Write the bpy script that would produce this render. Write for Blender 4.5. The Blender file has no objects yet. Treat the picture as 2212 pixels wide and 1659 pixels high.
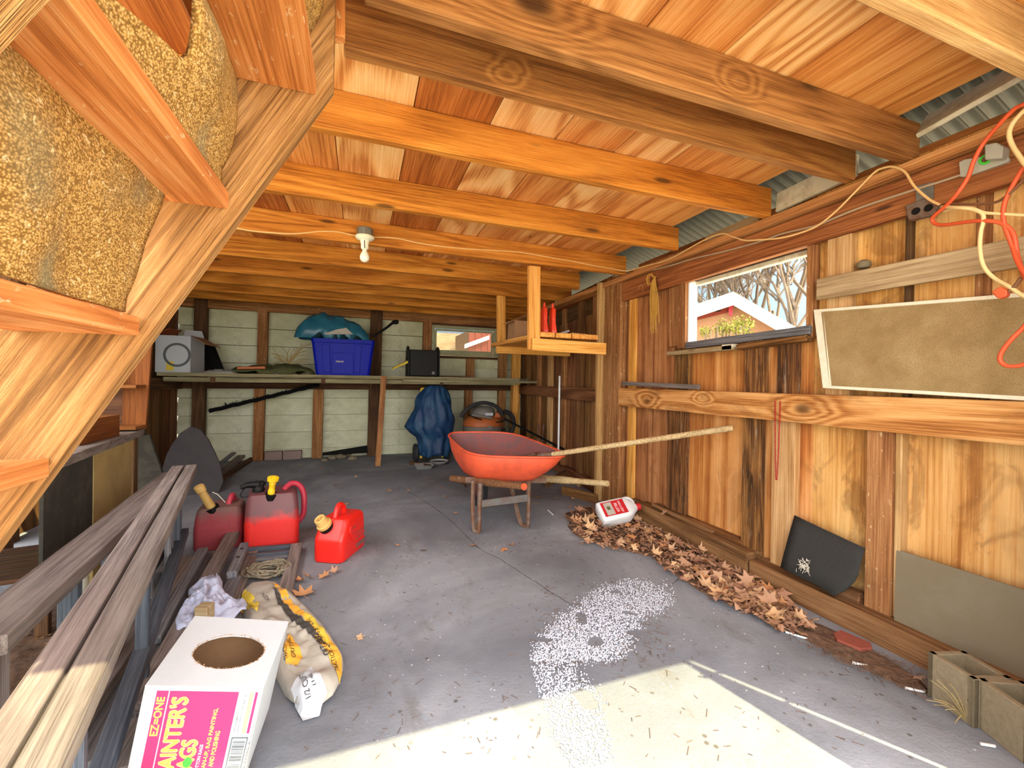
# A cluttered old wooden shed seen from its open front, looking to the back wall.
import bpy, bmesh, math, random
from mathutils import Vector, Matrix, noise

random.seed(7)
SC = bpy.context.scene
COL = SC.collection
PI = math.pi

# ------------------------------------------------------------------ camera
# X = to the right along the back wall, Y = into the shed, Z = up.  Metres.
IMG_W, IMG_H, FPX = 2212.0, 1659.0, 920.0
CX, CY = 1106.0, 829.5
RC = Matrix(((0.9411758, -0.0119299, -0.3377066),
             (-0.3376202, 0.0086963, -0.9412422),
             (0.0141657, 0.9998910, 0.0041570)))       # camera axes -> world
CAM = Vector((0.0, 0.0, 1.05))
cd = bpy.data.cameras.new('camera'); cam = bpy.data.objects.new('camera', cd); COL.objects.link(cam)
cd.sensor_fit = 'HORIZONTAL'; cd.sensor_width = 36.0; cd.lens = FPX / IMG_W * 36.0
cd.clip_start = 0.02; cd.clip_end = 200
CM = RC.to_4x4(); CM.translation = CAM
cam.matrix_world = CM
SC.camera = cam

def ray(px, py):
    return RC @ Vector((px - CX, -(py - CY), -FPX))
def pX(px, py, v):
    r = ray(px, py); return CAM + r * ((v - CAM.x) / r.x)
def pY(px, py, v):
    r = ray(px, py); return CAM + r * ((v - CAM.y) / r.y)
def pZ(px, py, v):
    r = ray(px, py); return CAM + r * ((v - CAM.z) / r.z)
FW = Vector((0.3377, 0.9412, 0.0)); RT = Vector((0.9412, -0.3377, 0.0))
def W(a, b, z):                     # a to the right, b straight ahead of the viewer, z height
    v = RT * a + FW * b; return Vector((v.x, v.y, z))

# ------------------------------------------------------------------ objects
WM = {}
def tag(o, label=None, cat=None, group=None, kind=None):
    if label: o['label'] = label
    if cat: o['category'] = cat
    if group: o['group'] = group
    if kind: o['kind'] = kind
    return o
def place(o, M, parent=None):
    M = M.copy()
    if parent is not None:
        o.parent = parent
        o.matrix_parent_inverse = Matrix.Identity(4)
        o.matrix_basis = WM[parent.name].inverted() @ M
    else:
        o.matrix_basis = M
    WM[o.name] = M
    return o
def root(name, loc, label=None, cat=None, group=None, kind=None):
    o = bpy.data.objects.new(name, None); COL.objects.link(o)
    o.empty_display_size = 0.05
    place(o, Matrix.Translation(Vector(loc)))
    return tag(o, label, cat, group, kind)
def mk(name, bm, mat, M=None, parent=None, smooth=False, angle=None):
    me = bpy.data.meshes.new(name)
    bmesh.ops.recalc_face_normals(bm, faces=bm.faces[:])
    bm.to_mesh(me); bm.free()
    if mat is not None: me.materials.append(mat)
    if smooth:
        for p in me.polygons: p.use_smooth = True
    o = bpy.data.objects.new(name, me); COL.objects.link(o)
    if smooth and angle:
        me.set_sharp_from_angle(angle=math.radians(angle))
    return place(o, M if M is not None else Matrix.Identity(4), parent)
def frame(x, y=None, o=(0, 0, 0)):
    x = Vector(x).normalized(); y = Vector(y)
    z = x.cross(y).normalized(); y = z.cross(x).normalized()
    M = Matrix((x, y, z)).transposed().to_4x4(); M.translation = Vector(o)
    return M
def copy_tree(o, parent=None):
    c = o.copy(); COL.objects.link(c)
    if parent is not None: c.parent = parent
    for ch in o.children: copy_tree(ch, c)
    return c

# ------------------------------------------------------------------ shapes
def bevel_all(bm, w, seg=1):
    if w > 0:
        bmesh.ops.bevel(bm, geom=bm.edges[:], offset=w, segments=seg, affect='EDGES', profile=0.5)
def box_bm(sx, sy, sz, bev=0.0, bm=None, M=None, seg=1):
    b = bmesh.new()
    bmesh.ops.create_cube(b, size=1.0)
    for v in b.verts: v.co = Vector((v.co.x * sx, v.co.y * sy, v.co.z * sz))
    bevel_all(b, bev, seg)
    if bm is None and M is None: return b
    if M is not None: bmesh.ops.transform(b, matrix=M, verts=b.verts[:])
    if bm is None: return b
    join(bm, b); return bm
def join(bm, b):
    me = bpy.data.meshes.new('tmp'); b.to_mesh(me); b.free(); bm.from_mesh(me); bpy.data.meshes.remove(me)
def beam(name, a, b, w, t, wdir, mat, parent=None, bev=0.003, rough=0.0, cut=None):
    """a plank from a to b; w is its width along wdir, t its thickness across"""
    a = Vector(a); b = Vector(b); L = (b - a).length
    M = frame(b - a, wdir, (a + b) / 2)
    bm = box_bm(L, w, t, 0)
    if rough > 0 or L > 0.5:
        n = max(2, min(40, int(L / 0.12)))
        long_e = [e for e in bm.edges if abs((e.verts[0].co - e.verts[1].co).x) > L * 0.5]
        bmesh.ops.subdivide_edges(bm, edges=long_e, cuts=n, use_grid_fill=True)
        if rough > 0:
            s = random.uniform(0, 50)
            for v in bm.verts:
                q = noise.noise_vector(Vector((v.co.x * 5 + s, v.co.y * 9, v.co.z * 9)))
                v.co += Vector((0, q.y * rough, q.z * rough))
    if bev > 0:
        es = [e for e in bm.edges if len(e.link_faces) == 2 and e.calc_face_angle(0) > 0.6]
        bmesh.ops.bevel(bm, geom=es, offset=bev, segments=1, affect='EDGES', profile=0.5)
    return mk(name, bm, mat, M, parent)
def prism(name, pts, thick, mat, parent=None, grain=(1, 0, 0), bev=0.0):
    """planar polygon (world points) pushed along the vector thick; local X runs along grain"""
    pts = [Vector(p) for p in pts]; thick = Vector(thick)
    c = sum(pts, Vector()) / len(pts)
    g = Vector(grain); n = thick.normalized(); gp = g - n * g.dot(n)
    M = frame(gp, n.cross(gp), c) if gp.length > 0.1 else frame(n, pts[1] - pts[0], c)
    Mi = M.inverted()
    bm = bmesh.new()
    lo = [bm.verts.new(Mi @ p) for p in pts]; hi = [bm.verts.new(Mi @ (p + thick)) for p in pts]
    bm.faces.new(lo[::-1]); bm.faces.new(hi)
    for i in range(len(pts)):
        j = (i + 1) % len(pts); bm.faces.new((lo[i], lo[j], hi[j], hi[i]))
    bevel_all(bm, bev)
    return mk(name, bm, mat, M, parent)
def spline(pts, n=8):
    P = [Vector(p) for p in pts]
    if len(P) < 3: return P
    out = []
    for i in range(len(P) - 1):
        p0 = P[max(i - 1, 0)]; p1 = P[i]; p2 = P[i + 1]; p3 = P[min(i + 2, len(P) - 1)]
        for k in range(n):
            t = k / n
            out.append(0.5 * ((2 * p1) + (p2 - p0) * t + (2 * p0 - 5 * p1 + 4 * p2 - p3) * t * t + (3 * p1 - p0 - 3 * p2 + p3) * t ** 3))
    out.append(P[-1]); return out
def tube_into(bm, pts, r, seg=8, caps=True):
    pts = [Vector(p) for p in pts]
    R = r if isinstance(r, (list, tuple)) else [r] * len(pts)
    if len(R) != len(pts):
        R = [R[0] + (R[-1] - R[0]) * i / (len(pts) - 1) for i in range(len(pts))]
    up = None; rings = []
    for i, p in enumerate(pts):
        d = (pts[min(i + 1, len(pts) - 1)] - pts[max(i - 1, 0)])
        if d.length < 1e-9: d = Vector((0, 0, 1))
        d.normalize()
        if up is None:
            up = Vector((0, 0, 1)) if abs(d.z) < 0.9 else Vector((1, 0, 0))
        s = d.cross(up)
        if s.length < 1e-6: s = d.cross(Vector((1, 0, 0.3)))
        s.normalize(); up = s.cross(d).normalized()
        rings.append([bm.verts.new(p + (s * math.cos(2 * PI * k / seg) + up * math.sin(2 * PI * k / seg)) * R[i]) for k in range(seg)])
    for i in range(len(rings) - 1):
        for k in range(seg):
            bm.faces.new((rings[i][k], rings[i][(k + 1) % seg], rings[i + 1][(k + 1) % seg], rings[i + 1][k]))
    if caps:
        bm.faces.new(rings[0][::-1]); bm.faces.new(rings[-1])
    return bm
def tube(name, pts, r, mat, parent=None, seg=8, smooth=True, n=0):
    if n: pts = spline(pts, n)
    bm = bmesh.new(); o = sum((Vector(p) for p in pts), Vector()) / len(pts)
    tube_into(bm, [Vector(p) - o for p in pts], r, seg)
    return mk(name, bm, mat, Matrix.Translation(o), parent, smooth, 50)
def lathe(name, prof, mat, M, parent=None, seg=28, smooth=True, angle=40):
    """prof: (radius, height) pairs turned about local Z"""
    bm = bmesh.new(); rings = []
    for r, z in prof:
        if r < 1e-5: rings.append([bm.verts.new((0, 0, z))])
        else: rings.append([bm.verts.new((r * math.cos(2 * PI * k / seg), r * math.sin(2 * PI * k / seg), z)) for k in range(seg)])
    for a, b in zip(rings, rings[1:]):
        for k in range(seg):
            k2 = (k + 1) % seg
            if len(a) == 1 and len(b) == 1: continue
            if len(a) == 1: bm.faces.new((a[0], b[k2], b[k]))
            elif len(b) == 1: bm.faces.new((a[k], a[k2], b[0]))
            else: bm.faces.new((a[k], a[k2], b[k2], b[k]))
    return mk(name, bm, mat, M, parent, smooth, angle)
def rrect(w, d, r, n=5, cx=0, cy=0, z=0):
    """rounded rectangle, centred; 4*(n+1) points"""
    r = min(r, w / 2 - 1e-4, d / 2 - 1e-4); out = []
    for (sx, sy, a0) in ((1, 1, 0), (-1, 1, 90), (-1, -1, 180), (1, -1, 270)):
        for k in range(n + 1):
            a = math.radians(a0 + 90 * k / n)
            out.append(Vector((cx + sx * (w / 2 - r) + r * math.cos(a), cy + sy * (d / 2 - r) + r * math.sin(a), z)))
    return out
def loft_bm(secs, cap0=True, cap1=True, bm=None):
    bm = bm or bmesh.new()
    rings = [[bm.verts.new(p) for p in s] for s in secs]; m = len(secs[0])
    for a, b in zip(rings, rings[1:]):
        for k in range(m):
            bm.faces.new((a[k], a[(k + 1) % m], b[(k + 1) % m], b[k]))
    if cap0: bm.faces.new(rings[0][::-1])
    if cap1: bm.faces.new(rings[-1])
    return bm
def heap_fn(outline, H, namp, nscale, seed, p=0.6, bias=(0, 0)):
    """height of a soft lump over a closed xy outline: returns f(x,y), centre and outline"""
    O = [Vector((q[0], q[1], 0)) for q in outline]
    c = sum(O, Vector()) / len(O)
    def radius(ang):
        d = Vector((math.cos(ang), math.sin(ang), 0)); best = 0.01
        for i in range(len(O)):
            a = O[i] - c; b = O[(i + 1) % len(O)] - c; e = b - a
            den = d.x * e.y - d.y * e.x
            if abs(den) < 1e-9: continue
            t = (a.x * e.y - a.y * e.x) / den; u = (a.x * d.y - a.y * d.x) / den
            if t > 0 and -1e-6 <= u <= 1 + 1e-6: best = max(best, t)
        return best
    def f(x, y):
        d = Vector((x, y, 0)) - c
        r = d.length / radius(math.atan2(d.y, d.x)) if d.length > 1e-6 else 0
        r = min(r, 1.0)
        n1 = noise.noise(Vector((x * nscale + seed, y * nscale, seed * 0.7)))
        n2 = noise.noise(Vector((x * nscale * 2.7 + seed, y * nscale * 2.7, seed)))
        h = H * (1 - r ** 2.4) ** p * (1 + bias[0] * d.x + bias[1] * d.y)
        k = min(1.0, (1 - r) * 4)
        return max(0.0, h + (namp * n1 + namp * 0.5 * n2) * k)
    return f, c, radius
def heap(name, outline, z0, H, mat, parent=None, namp=0.02, nscale=14, seed=1.0, p=0.6, nr=14, na=48, fold=0.0, bias=(0, 0), zf=None):
    f, c, radius = heap_fn(outline, H, namp, nscale, seed, p, bias)
    bm = bmesh.new(); rings = []
    zf = zf or (lambda x, y: z0)
    cen = bm.verts.new(Vector((0, 0, f(c.x, c.y) + zf(c.x, c.y) - z0)))
    for i in range(1, nr + 1):
        ring = []
        for k in range(na):
            a = 2 * PI * k / na - PI + 0.001; R = radius(a) * i / nr
            if fold: R *= 1 + fold * noise.noise(Vector((math.cos(a) * 3 + seed, math.sin(a) * 3, 0.3))) * (i / nr)
            x = c.x + R * math.cos(a); y = c.y + R * math.sin(a)
            ring.append(bm.verts.new(Vector((x - c.x, y - c.y, f(x, y) + zf(x, y) - z0 + (0.0 if i < nr else 0.001)))))
        rings.append(ring)
    base = [bm.verts.new(Vector((v.co.x * 0.97, v.co.y * 0.97, v.co.z - 0.004))) for v in rings[-1]]
    for k in range(na):
        k2 = (k + 1) % na
        bm.faces.new((cen, rings[0][k], rings[0][k2]))
        for i in range(nr - 1): bm.faces.new((rings[i][k], rings[i + 1][k], rings[i + 1][k2], rings[i][k2]))
        bm.faces.new((rings[-1][k], base[k], base[k2], rings[-1][k2]))
    o = mk(name, bm, mat, Matrix.Translation((c.x, c.y, z0)), parent, True)
    return o, (lambda x, y: f(x, y) + zf(x, y))
def sheet(name, fn, nu, nv, mat, parent=None, thick=0.004, smooth=True):
    """thin surface fn(u,v) -> world point, given a real thickness"""
    P = [[Vector(fn(i / nu, j / nv)) for j in range(nv + 1)] for i in range(nu + 1)]
    o = sum((q for r in P for q in r), Vector()) / ((nu + 1) * (nv + 1))
    bm = bmesh.new(); V = [[bm.verts.new(q - o) for q in r] for r in P]
    for i in range(nu):
        for j in range(nv): bm.faces.new((V[i][j], V[i + 1][j], V[i + 1][j + 1], V[i][j + 1]))
    ob = mk(name, bm, mat, Matrix.Translation(o), parent, smooth)
    m = ob.modifiers.new('thickness', 'SOLIDIFY'); m.thickness = thick; m.offset = 0
    return ob

# ------------------------------------------------------------------ lettering (meshes made once while the file is still empty)
TEXT = {}
def prep_text(strings):
    obs = []
    for s in strings:
        c = bpy.data.curves.new('lettering', 'FONT'); c.body = s; c.size = 1.0
        c.align_x = 'LEFT'; c.align_y = 'BOTTOM_BASELINE'; c.extrude = 0; c.offset = 0.0
        c.resolution_u = 3
        o = bpy.data.objects.new('lettering', c); COL.objects.link(o); obs.append((s, o))
    dg = bpy.context.evaluated_depsgraph_get()
    for s, o in obs:
        me = bpy.data.meshes.new_from_object(o.evaluated_get(dg))
        vs = [v.co.copy() for v in me.vertices]
        if vs:
            x0 = min(v.x for v in vs); x1 = max(v.x for v in vs); y0 = min(v.y for v in vs); y1 = max(v.y for v in vs)
        else: x0 = x1 = y0 = y1 = 0
        TEXT[s] = ([(v.x - x0, v.y - y0) for v in vs], [tuple(p.vertices) for p in me.polygons], x1 - x0, y1 - y0)
    for s, o in obs:
        c = o.data; bpy.data.objects.remove(o); bpy.data.curves.remove(c)
def text_into(bm, s, fn, length, height=None, bold=0.0):
    """map the lettering s, scaled to length (and height), through fn(x,y)->Vector"""
    vs, fs, w, h = TEXT[s]
    k = length / w; kh = (height / h) if height else k
    for rep in ((0, 0),) if not bold else ((0, 0), (bold, 0), (0, bold), (bold, bold), (-bold, 0), (0, -bold)):
        V = [bm.verts.new(fn(x * k + rep[0], y * kh + rep[1])) for x, y in vs]
        for f in fs:
            try: bm.faces.new([V[i] for i in f])
            except ValueError: pass
    return bm
prep_text(["EZ=ONE", "PAINTER'S", "RAGS", "FOR CLEAN-UP, RAG PAINTING,", "STAINING AND POLISHING", "NEW COTTON RAGS", "NATION RUBBER INC.",
           "MONTGOMERYVILLE, PA 18936 USA", "70826 10165 5", "TRACTION", "GRIT & FILL", "1/2 CU.FT.", "(14L)", "TRACTION GRIT & FILL", "NOTICE",
           "GAS", "CAUTION", "DANGER", "2 GAL", "WEED & GRASS", "KILLER", "STERILITE"])
# ------------------------------------------------------------------ materials
def lin(c):
    return tuple(((x / 255.0) / 12.92 if x / 255.0 <= 0.04045 else ((x / 255.0 + 0.055) / 1.055) ** 2.4) for x in c) + (1.0,)
class NT:
    def __init__(s, name):
        s.m = bpy.data.materials.new(name); s.m.use_nodes = True; s.t = s.m.node_tree; s.n = s.t.nodes
        s.b = s.n['Principled BSDF']
    def new(s, typ, **kw):
        n = s.n.new(typ)
        for k, v in kw.items(): setattr(n, k, v)
        return n
    def l(s, a, b): s.t.links.new(a, b)
    def math(s, op, a, b=None, c=None, clamp=False):
        n = s.new('ShaderNodeMath', operation=op); n.use_clamp = clamp
        for i, v in enumerate((a, b, c)):
            if v is None: continue
            if isinstance(v, (int, float)): n.inputs[i].default_value = v
            else: s.l(v, n.inputs[i])
        return n.outputs[0]
    def vmath(s, op, a, b=None):
        n = s.new('ShaderNodeVectorMath', operation=op)
        for i, v in enumerate((a, b)):
            if v is None: continue
            if isinstance(v, (tuple, list)): n.inputs[i].default_value = v
            else: s.l(v, n.inputs[i])
        return n.outputs[1] if op in ('LENGTH', 'DISTANCE', 'DOT_PRODUCT') else n.outputs[0]
    def noise(s, vec, scale, detail=3, rough=0.55, dist=0.0):
        n = s.new('ShaderNodeTexNoise'); n.inputs['Scale'].default_value = scale; n.inputs['Detail'].default_value = detail
        n.inputs['Roughness'].default_value = rough; n.inputs['Distortion'].default_value = dist
        s.l(vec, n.inputs['Vector']); return n.outputs[0]
    def ramp(s, fac, stops, interp='LINEAR'):
        n = s.new('ShaderNodeValToRGB'); n.color_ramp.interpolation = interp; e = n.color_ramp.elements
        while len(e) < len(stops): e.new(0.5)
        for i, (p, c) in enumerate(stops): e[i].position = p; e[i].color = c
        s.l(fac, n.inputs[0]); return n.outputs[0]
    def smooth(s, v, a, b):
        n = s.new('ShaderNodeMapRange'); n.interpolation_type = 'SMOOTHSTEP'
        s.l(v, n.inputs[0]); n.inputs[1].default_value = a; n.inputs[2].default_value = b; return n.outputs[0]
    def mix(s, fac, a, b, mode='MIX'):
        n = s.new('ShaderNodeMix', data_type='RGBA', blend_type=mode)
        if isinstance(fac, (int, float)): n.inputs[0].default_value = fac
        else: s.l(fac, n.inputs[0])
        for i, v in ((6, a), (7, b)):
            if isinstance(v, tuple): n.inputs[i].default_value = v
            else: s.l(v, n.inputs[i])
        return n.outputs[2]
    def coord(s, which='Object', rnd=True, scale=(1, 1, 1)):
        tc = s.new('ShaderNodeTexCoord').outputs[which]
        v = s.vmath('MULTIPLY', tc, scale)
        if rnd:
            r = s.new('ShaderNodeObjectInfo').outputs['Random']
            c = s.new('ShaderNodeCombineXYZ')
            s.l(s.math('MULTIPLY', r, 37.0), c.inputs[0]); s.l(s.math('MULTIPLY', r, 61.0), c.inputs[1]); s.l(s.math('MULTIPLY', r, 17.0), c.inputs[2])
            v = s.vmath('ADD', v, c.outputs[0])
        return v
    def bump(s, h, strength=0.3, dist=0.01):
        n = s.new('ShaderNodeBump'); n.inputs['Strength'].default_value = strength; n.inputs['Distance'].default_value = dist
        s.l(h, n.inputs['Height']); s.l(n.outputs[0], s.b.inputs['Normal'])
    def col(s, c):
        if isinstance(c, tuple): s.b.inputs['Base Color'].default_value = c
        else: s.l(c, s.b.inputs['Base Color'])
    def rough(s, r): s.b.inputs['Roughness'].default_value = r

def wood(name, dark, mid, light, ring=45.0, width=6.0, length=0.8, ringamt=0.5, knots=(), randknot=0.0, var=0.25, hue=0.03, dirt=0.25, dirtc=(70, 60, 50),
         rot=0.0, rough=0.75, bump=0.35, fine=160.0, sat=1.0, stain=0.0, fleck=0.0):
    m = NT(name)
    base = m.coord('Object', True, (1, 1, 1))
    ob = m.new('ShaderNodeTexCoord').outputs['Object']
    kn = None; push = None
    for (kx, ky, kz, kr) in knots:                      # knots stand where the real board has them
        d = m.vmath('LENGTH', m.vmath('MULTIPLY', m.vmath('SUBTRACT', ob, (kx, ky, kz)), (0.62, 1.0, 1.0)))
        d = m.math('DIVIDE', d, kr)
        k = m.math('SUBTRACT', 1.0, m.smooth(d, 0.55, 1.25)); p = m.math('SUBTRACT', 1.0, m.smooth(d, 0.3, 4.0))
        kn = k if kn is None else m.math('MAXIMUM', kn, k)
        push = p if push is None else m.math('MAXIMUM', push, p)
    v = m.vmath('MULTIPLY', base, (length, width, width))
    n1 = m.noise(v, 1.0, 2, 0.5, 0.4)
    n1p = n1 if push is None else m.math('ADD', n1, m.math('MULTIPLY', push, 0.28))
    rings = m.math('SINE', m.math('MULTIPLY', n1p, ring))
    rings = m.math('MULTIPLY_ADD', rings, 0.5, 0.5)
    fn = m.noise(m.vmath('MULTIPLY', base, (fine * 0.022, fine, fine)), 1.0, 4, 0.7)
    fn = m.smooth(fn, 0.3, 0.7)
    bl = m.noise(m.vmath('MULTIPLY', base, (1.6, 7.0, 7.0)), 1.0, 3, 0.6)
    f = m.math('ADD', m.math('MULTIPLY', rings, ringamt), m.math('ADD', m.math('MULTIPLY', fn, 0.55), m.math('MULTIPLY', bl, 0.6)))
    f = m.math('DIVIDE', f, ringamt + 1.15)
    c = m.ramp(f, [(0.22, lin(dark)), (0.5, lin(mid)), (0.78, lin(light))])
    if randknot > 0:
        vo = m.new('ShaderNodeTexVoronoi'); vo.inputs['Scale'].default_value = 1.0
        m.l(m.vmath('MULTIPLY', base, (1.5, 6.0, 6.0)), vo.inputs['Vector'])
        k = m.math('SUBTRACT', 1.0, m.smooth(vo.outputs['Distance'], 0.05 * randknot, 0.11 * randknot + 0.02))
        kn = k if kn is None else m.math('MAXIMUM', kn, k)
    if kn is not None: c = m.mix(m.math('MULTIPLY', kn, 0.8), c, lin(tuple(int(x * 0.45) for x in dark)))
    if rot > 0:                                         # rotted, blackened fibres
        rn = m.noise(m.vmath('MULTIPLY', base, (2.5, 16, 16)), 1.0, 5, 0.7)
        c = m.mix(m.math('MULTIPLY', m.smooth(rn, 0.5, 0.68), rot), c, lin((38, 28, 22)))
        c = m.mix(m.math('MULTIPLY', m.smooth(m.noise(m.vmath('MULTIPLY', base, (3, 40, 40)), 1.0, 4, 0.7), 0.58, 0.72), rot * 0.6), c, lin((205, 190, 165)))
    if stain > 0:                                       # dark water blotches
        sn = m.noise(m.vmath('MULTIPLY', base, (3.0, 5.0, 5.0)), 1.0, 4, 0.6, 1.2)
        c = m.mix(m.math('MULTIPLY', m.smooth(sn, 0.5, 0.64), stain), c, lin((112, 70, 34)))
        sn2 = m.noise(m.vmath('MULTIPLY', base, (6.0, 14.0, 14.0)), 1.0, 5, 0.7)
        c = m.mix(m.math('MULTIPLY', m.smooth(sn2, 0.58, 0.7), stain * 0.8), c, lin((96, 66, 38)))
    if fleck > 0:
        fk = m.noise(m.vmath('MULTIPLY', base, (26, 60, 60)), 1.0, 3, 0.7)
        c = m.mix(m.math('MULTIPLY', m.smooth(fk, 0.62, 0.7), fleck), c, lin((240, 214, 170)))
    if dirt > 0:
        dn = m.noise(m.vmath('MULTIPLY', base, (2.2, 3.5, 3.5)), 1.0, 4, 0.65)
        c = m.mix(m.math('MULTIPLY', m.smooth(dn, 0.48, 0.75), dirt), c, lin(dirtc))
    hs = m.new('ShaderNodeHueSaturation'); r = m.new('ShaderNodeObjectInfo').outputs['Random']
    m.l(m.math('MULTIPLY_ADD', r, var * 2, 1.0 - var), hs.inputs['Value'])
    r2 = m.math('FRACT', m.math('MULTIPLY', r, 7.31))
    m.l(m.math('MULTIPLY_ADD', r2, hue * 2, 0.5 - hue), hs.inputs['Hue'])
    hs.inputs['Saturation'].default_value = sat
    m.l(c, hs.inputs['Color']); m.col(hs.outputs[0])
    m.rough(rough); m.b.inputs['Specular IOR Level'].default_value = 0.25
    m.bump(m.math('ADD', m.math('MULTIPLY', rings, 0.3 * min(1, ringamt * 2)), fn), bump, 0.004)
    return m.m
def plain(name, c, rough=0.5, metal=0.0, nz=0.0, nscale=30, c2=None, bump=0.0, spec=0.5, trans=0.0, alpha=None, coat=0.0, sheen=0.0, streak=(1, 1, 1)):
    m = NT(name); col = lin(c)
    if nz > 0 or c2:
        v = m.coord('Object', True, streak)
        n = m.noise(v, nscale, 5, 0.65)
        if c2: m.col(m.mix(m.math('MULTIPLY', m.smooth(n, 0.42, 0.66), nz if nz else 1.0), col, lin(c2)))
        else:
            m.col(m.mix(n, tuple(x * (1 - nz) for x in col[:3]) + (1,), tuple(min(1, x * (1 + nz)) for x in col[:3]) + (1,)))
        if bump: m.bump(n, bump, 0.006)
    else: m.col(col)
    m.rough(rough); m.b.inputs['Metallic'].default_value = metal; m.b.inputs['Specular IOR Level'].default_value = spec
    if trans: m.b.inputs['Transmission Weight'].default_value = trans
    if coat: m.b.inputs['Coat Weight'].default_value = coat
    if alpha is not None: m.b.inputs['Alpha'].default_value = alpha
    return m.m

M = {}
# framing and boards
M['joist'] = wood('joist_wood', (138, 78, 22), (194, 122, 42), (218, 150, 66), ring=60, width=5, length=0.35, ringamt=0.35, randknot=0.8, var=0.06, hue=0.002, dirt=0.3, dirtc=(120, 80, 40), fine=190)
M['joist_grey'] = wood('joist_aged_wood', (112, 66, 32), (152, 98, 54), (178, 122, 74), ring=60, width=5, length=0.35, ringamt=0.35, randknot=0.8, var=0.05, hue=0.006, dirt=0.3, dirtc=(104, 76, 50), fine=190,
                       knots=((-0.62, 0.03, 0.0, 0.045), (0.1, 0.0, 0, 0.022)))
M['joist_old'] = wood('joist_brown_wood', (112, 66, 30), (158, 100, 50), (184, 128, 70), ring=60, width=5, length=0.35, ringamt=0.35, randknot=0.8, var=0.05, hue=0.006, dirt=0.3, dirtc=(104, 76, 50), fine=190,
                      knots=((-0.55, 0.0, 0.0, 0.014), (-0.57, -0.03, 0.0, 0.014)))
M['plank_light'] = wood('plank_light_wood', (188, 116, 58), (232, 172, 106), (244, 200, 142), ring=70, width=2.2, length=0.45, ringamt=0.8, randknot=0.45, var=0.06, hue=0.003, dirt=0.12, dirtc=(150, 80, 40), fine=120)
M['plank_dark'] = wood('plank_dark_wood', (134, 72, 26), (178, 104, 44), (204, 130, 68), ring=34, width=2.0, length=0.3, ringamt=0.25, randknot=0.4, var=0.07, hue=0.003, dirt=0.2, dirtc=(110, 50, 24), fine=120)
M['plank_mid'] = wood('plank_red_wood', (170, 100, 42), (216, 144, 74), (232, 174, 106), ring=36, width=2.6, length=0.25, ringamt=0.4, randknot=0.6, var=0.07, hue=0.003, dirt=0.25, dirtc=(132, 66, 34), fine=120)
M['plate'] = wood('wall_plate_wood', (102, 56, 28), (144, 86, 46), (174, 114, 66), ring=40, width=5, length=0.3, ringamt=0.3, randknot=0.5, var=0.08, hue=0.008, dirt=0.35, dirtc=(90, 52, 30))
M['plate_light'] = wood('wall_plate_pale_wood', (138, 82, 44), (182, 120, 72), (206, 150, 100), ring=50, width=8, length=0.3, ringamt=0.35, randknot=0.3, var=0.05, hue=0.006, dirt=0.25, dirtc=(120, 74, 44))
M['ply'] = wood('plywood', (168, 102, 44), (212, 150, 80), (230, 176, 112), ring=60, width=1.5, length=0.22, ringamt=0.6, var=0.06, hue=0.01, dirt=0.35, dirtc=(142, 88, 44), fine=70, bump=0.15, stain=0.25)
M['ply_stain'] = wood('stained_plywood', (172, 110, 52), (218, 160, 92), (236, 190, 126), ring=24, width=2.6, length=0.6, ringamt=0.4, var=0.03, hue=0.006, dirt=0.45, dirtc=(150, 104, 58), fine=90, bump=0.15, stain=0.5, fleck=0.15)
M['ply_brown'] = wood('brown_plywood', (118, 74, 38), (166, 114, 66), (192, 142, 90), ring=60, width=3.4, length=0.15, ringamt=0.45, var=0.06, hue=0.01, dirt=0.4, dirtc=(98, 62, 34), fine=90, bump=0.15, stain=0.35)
M['wallboard'] = wood('dark_wall_board', (84, 52, 28), (126, 84, 48), (152, 110, 70), ring=50, width=4, length=0.2, ringamt=0.4, var=0.12, hue=0.01, dirt=0.4, dirtc=(62, 46, 34))
M['stud'] = wood('stud_wood', (116, 72, 38), (158, 108, 64), (186, 138, 90), ring=60, width=7, length=0.25, ringamt=0.35, randknot=0.5, var=0.08, hue=0.003, dirt=0.35, dirtc=(112, 80, 52), stain=0.15, fleck=0.5)
M['stud_pale'] = wood('pale_stud_wood', (160, 116, 68), (198, 156, 102), (218, 182, 132), ring=60, width=7, length=0.25, ringamt=0.3, randknot=0.4, var=0.05, hue=0.004, dirt=0.4, dirtc=(130, 100, 64))
M['stud_rot'] = wood('rotten_stud_wood', (64, 42, 24), (128, 84, 42), (176, 126, 72), ring=60, width=9, length=0.4, ringamt=0.4, var=0.08, hue=0.006, dirt=0.4, dirtc=(50, 38, 26), rot=0.95, bump=0.8)
M['rail'] = wood('knotty_rail_wood', (146, 86, 36), (206, 144, 80), (228, 176, 114), ring=46, width=6, length=0.55, ringamt=0.55, var=0.0, hue=0.0, dirt=0.4, dirtc=(124, 66, 28), stain=0.3,
                 knots=((0.1, 0.0, 0.0, 0.034), (-0.55, 0.03, 0.0, 0.02), (-1.1, -0.02, 0.0, 0.03)))
M['sill'] = wood('old_sill_wood', (82, 52, 28), (126, 88, 54), (156, 116, 78), ring=46, width=6, length=0.3, ringamt=0.45, randknot=0.4, var=0.05, hue=0.005, dirt=0.45, dirtc=(74, 52, 36), rot=0.15)
M['grey'] = wood('weathered_grey_wood', (82, 82, 87), (116, 116, 121), (144, 143, 145), ring=60, width=9, length=0.3, ringamt=0.35, randknot=0.2, var=0.13, hue=0.01, dirt=0.35, dirtc=(84, 74, 66), fine=220)
M['brown_grey'] = wood('weathered_brown_wood', (90, 81, 78), (126, 116, 111), (150, 140, 134), ring=60, width=9, length=0.3, ringamt=0.35, randknot=0.2, var=0.12, hue=0.01, dirt=0.35, dirtc=(74, 62, 54), fine=220)
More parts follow.
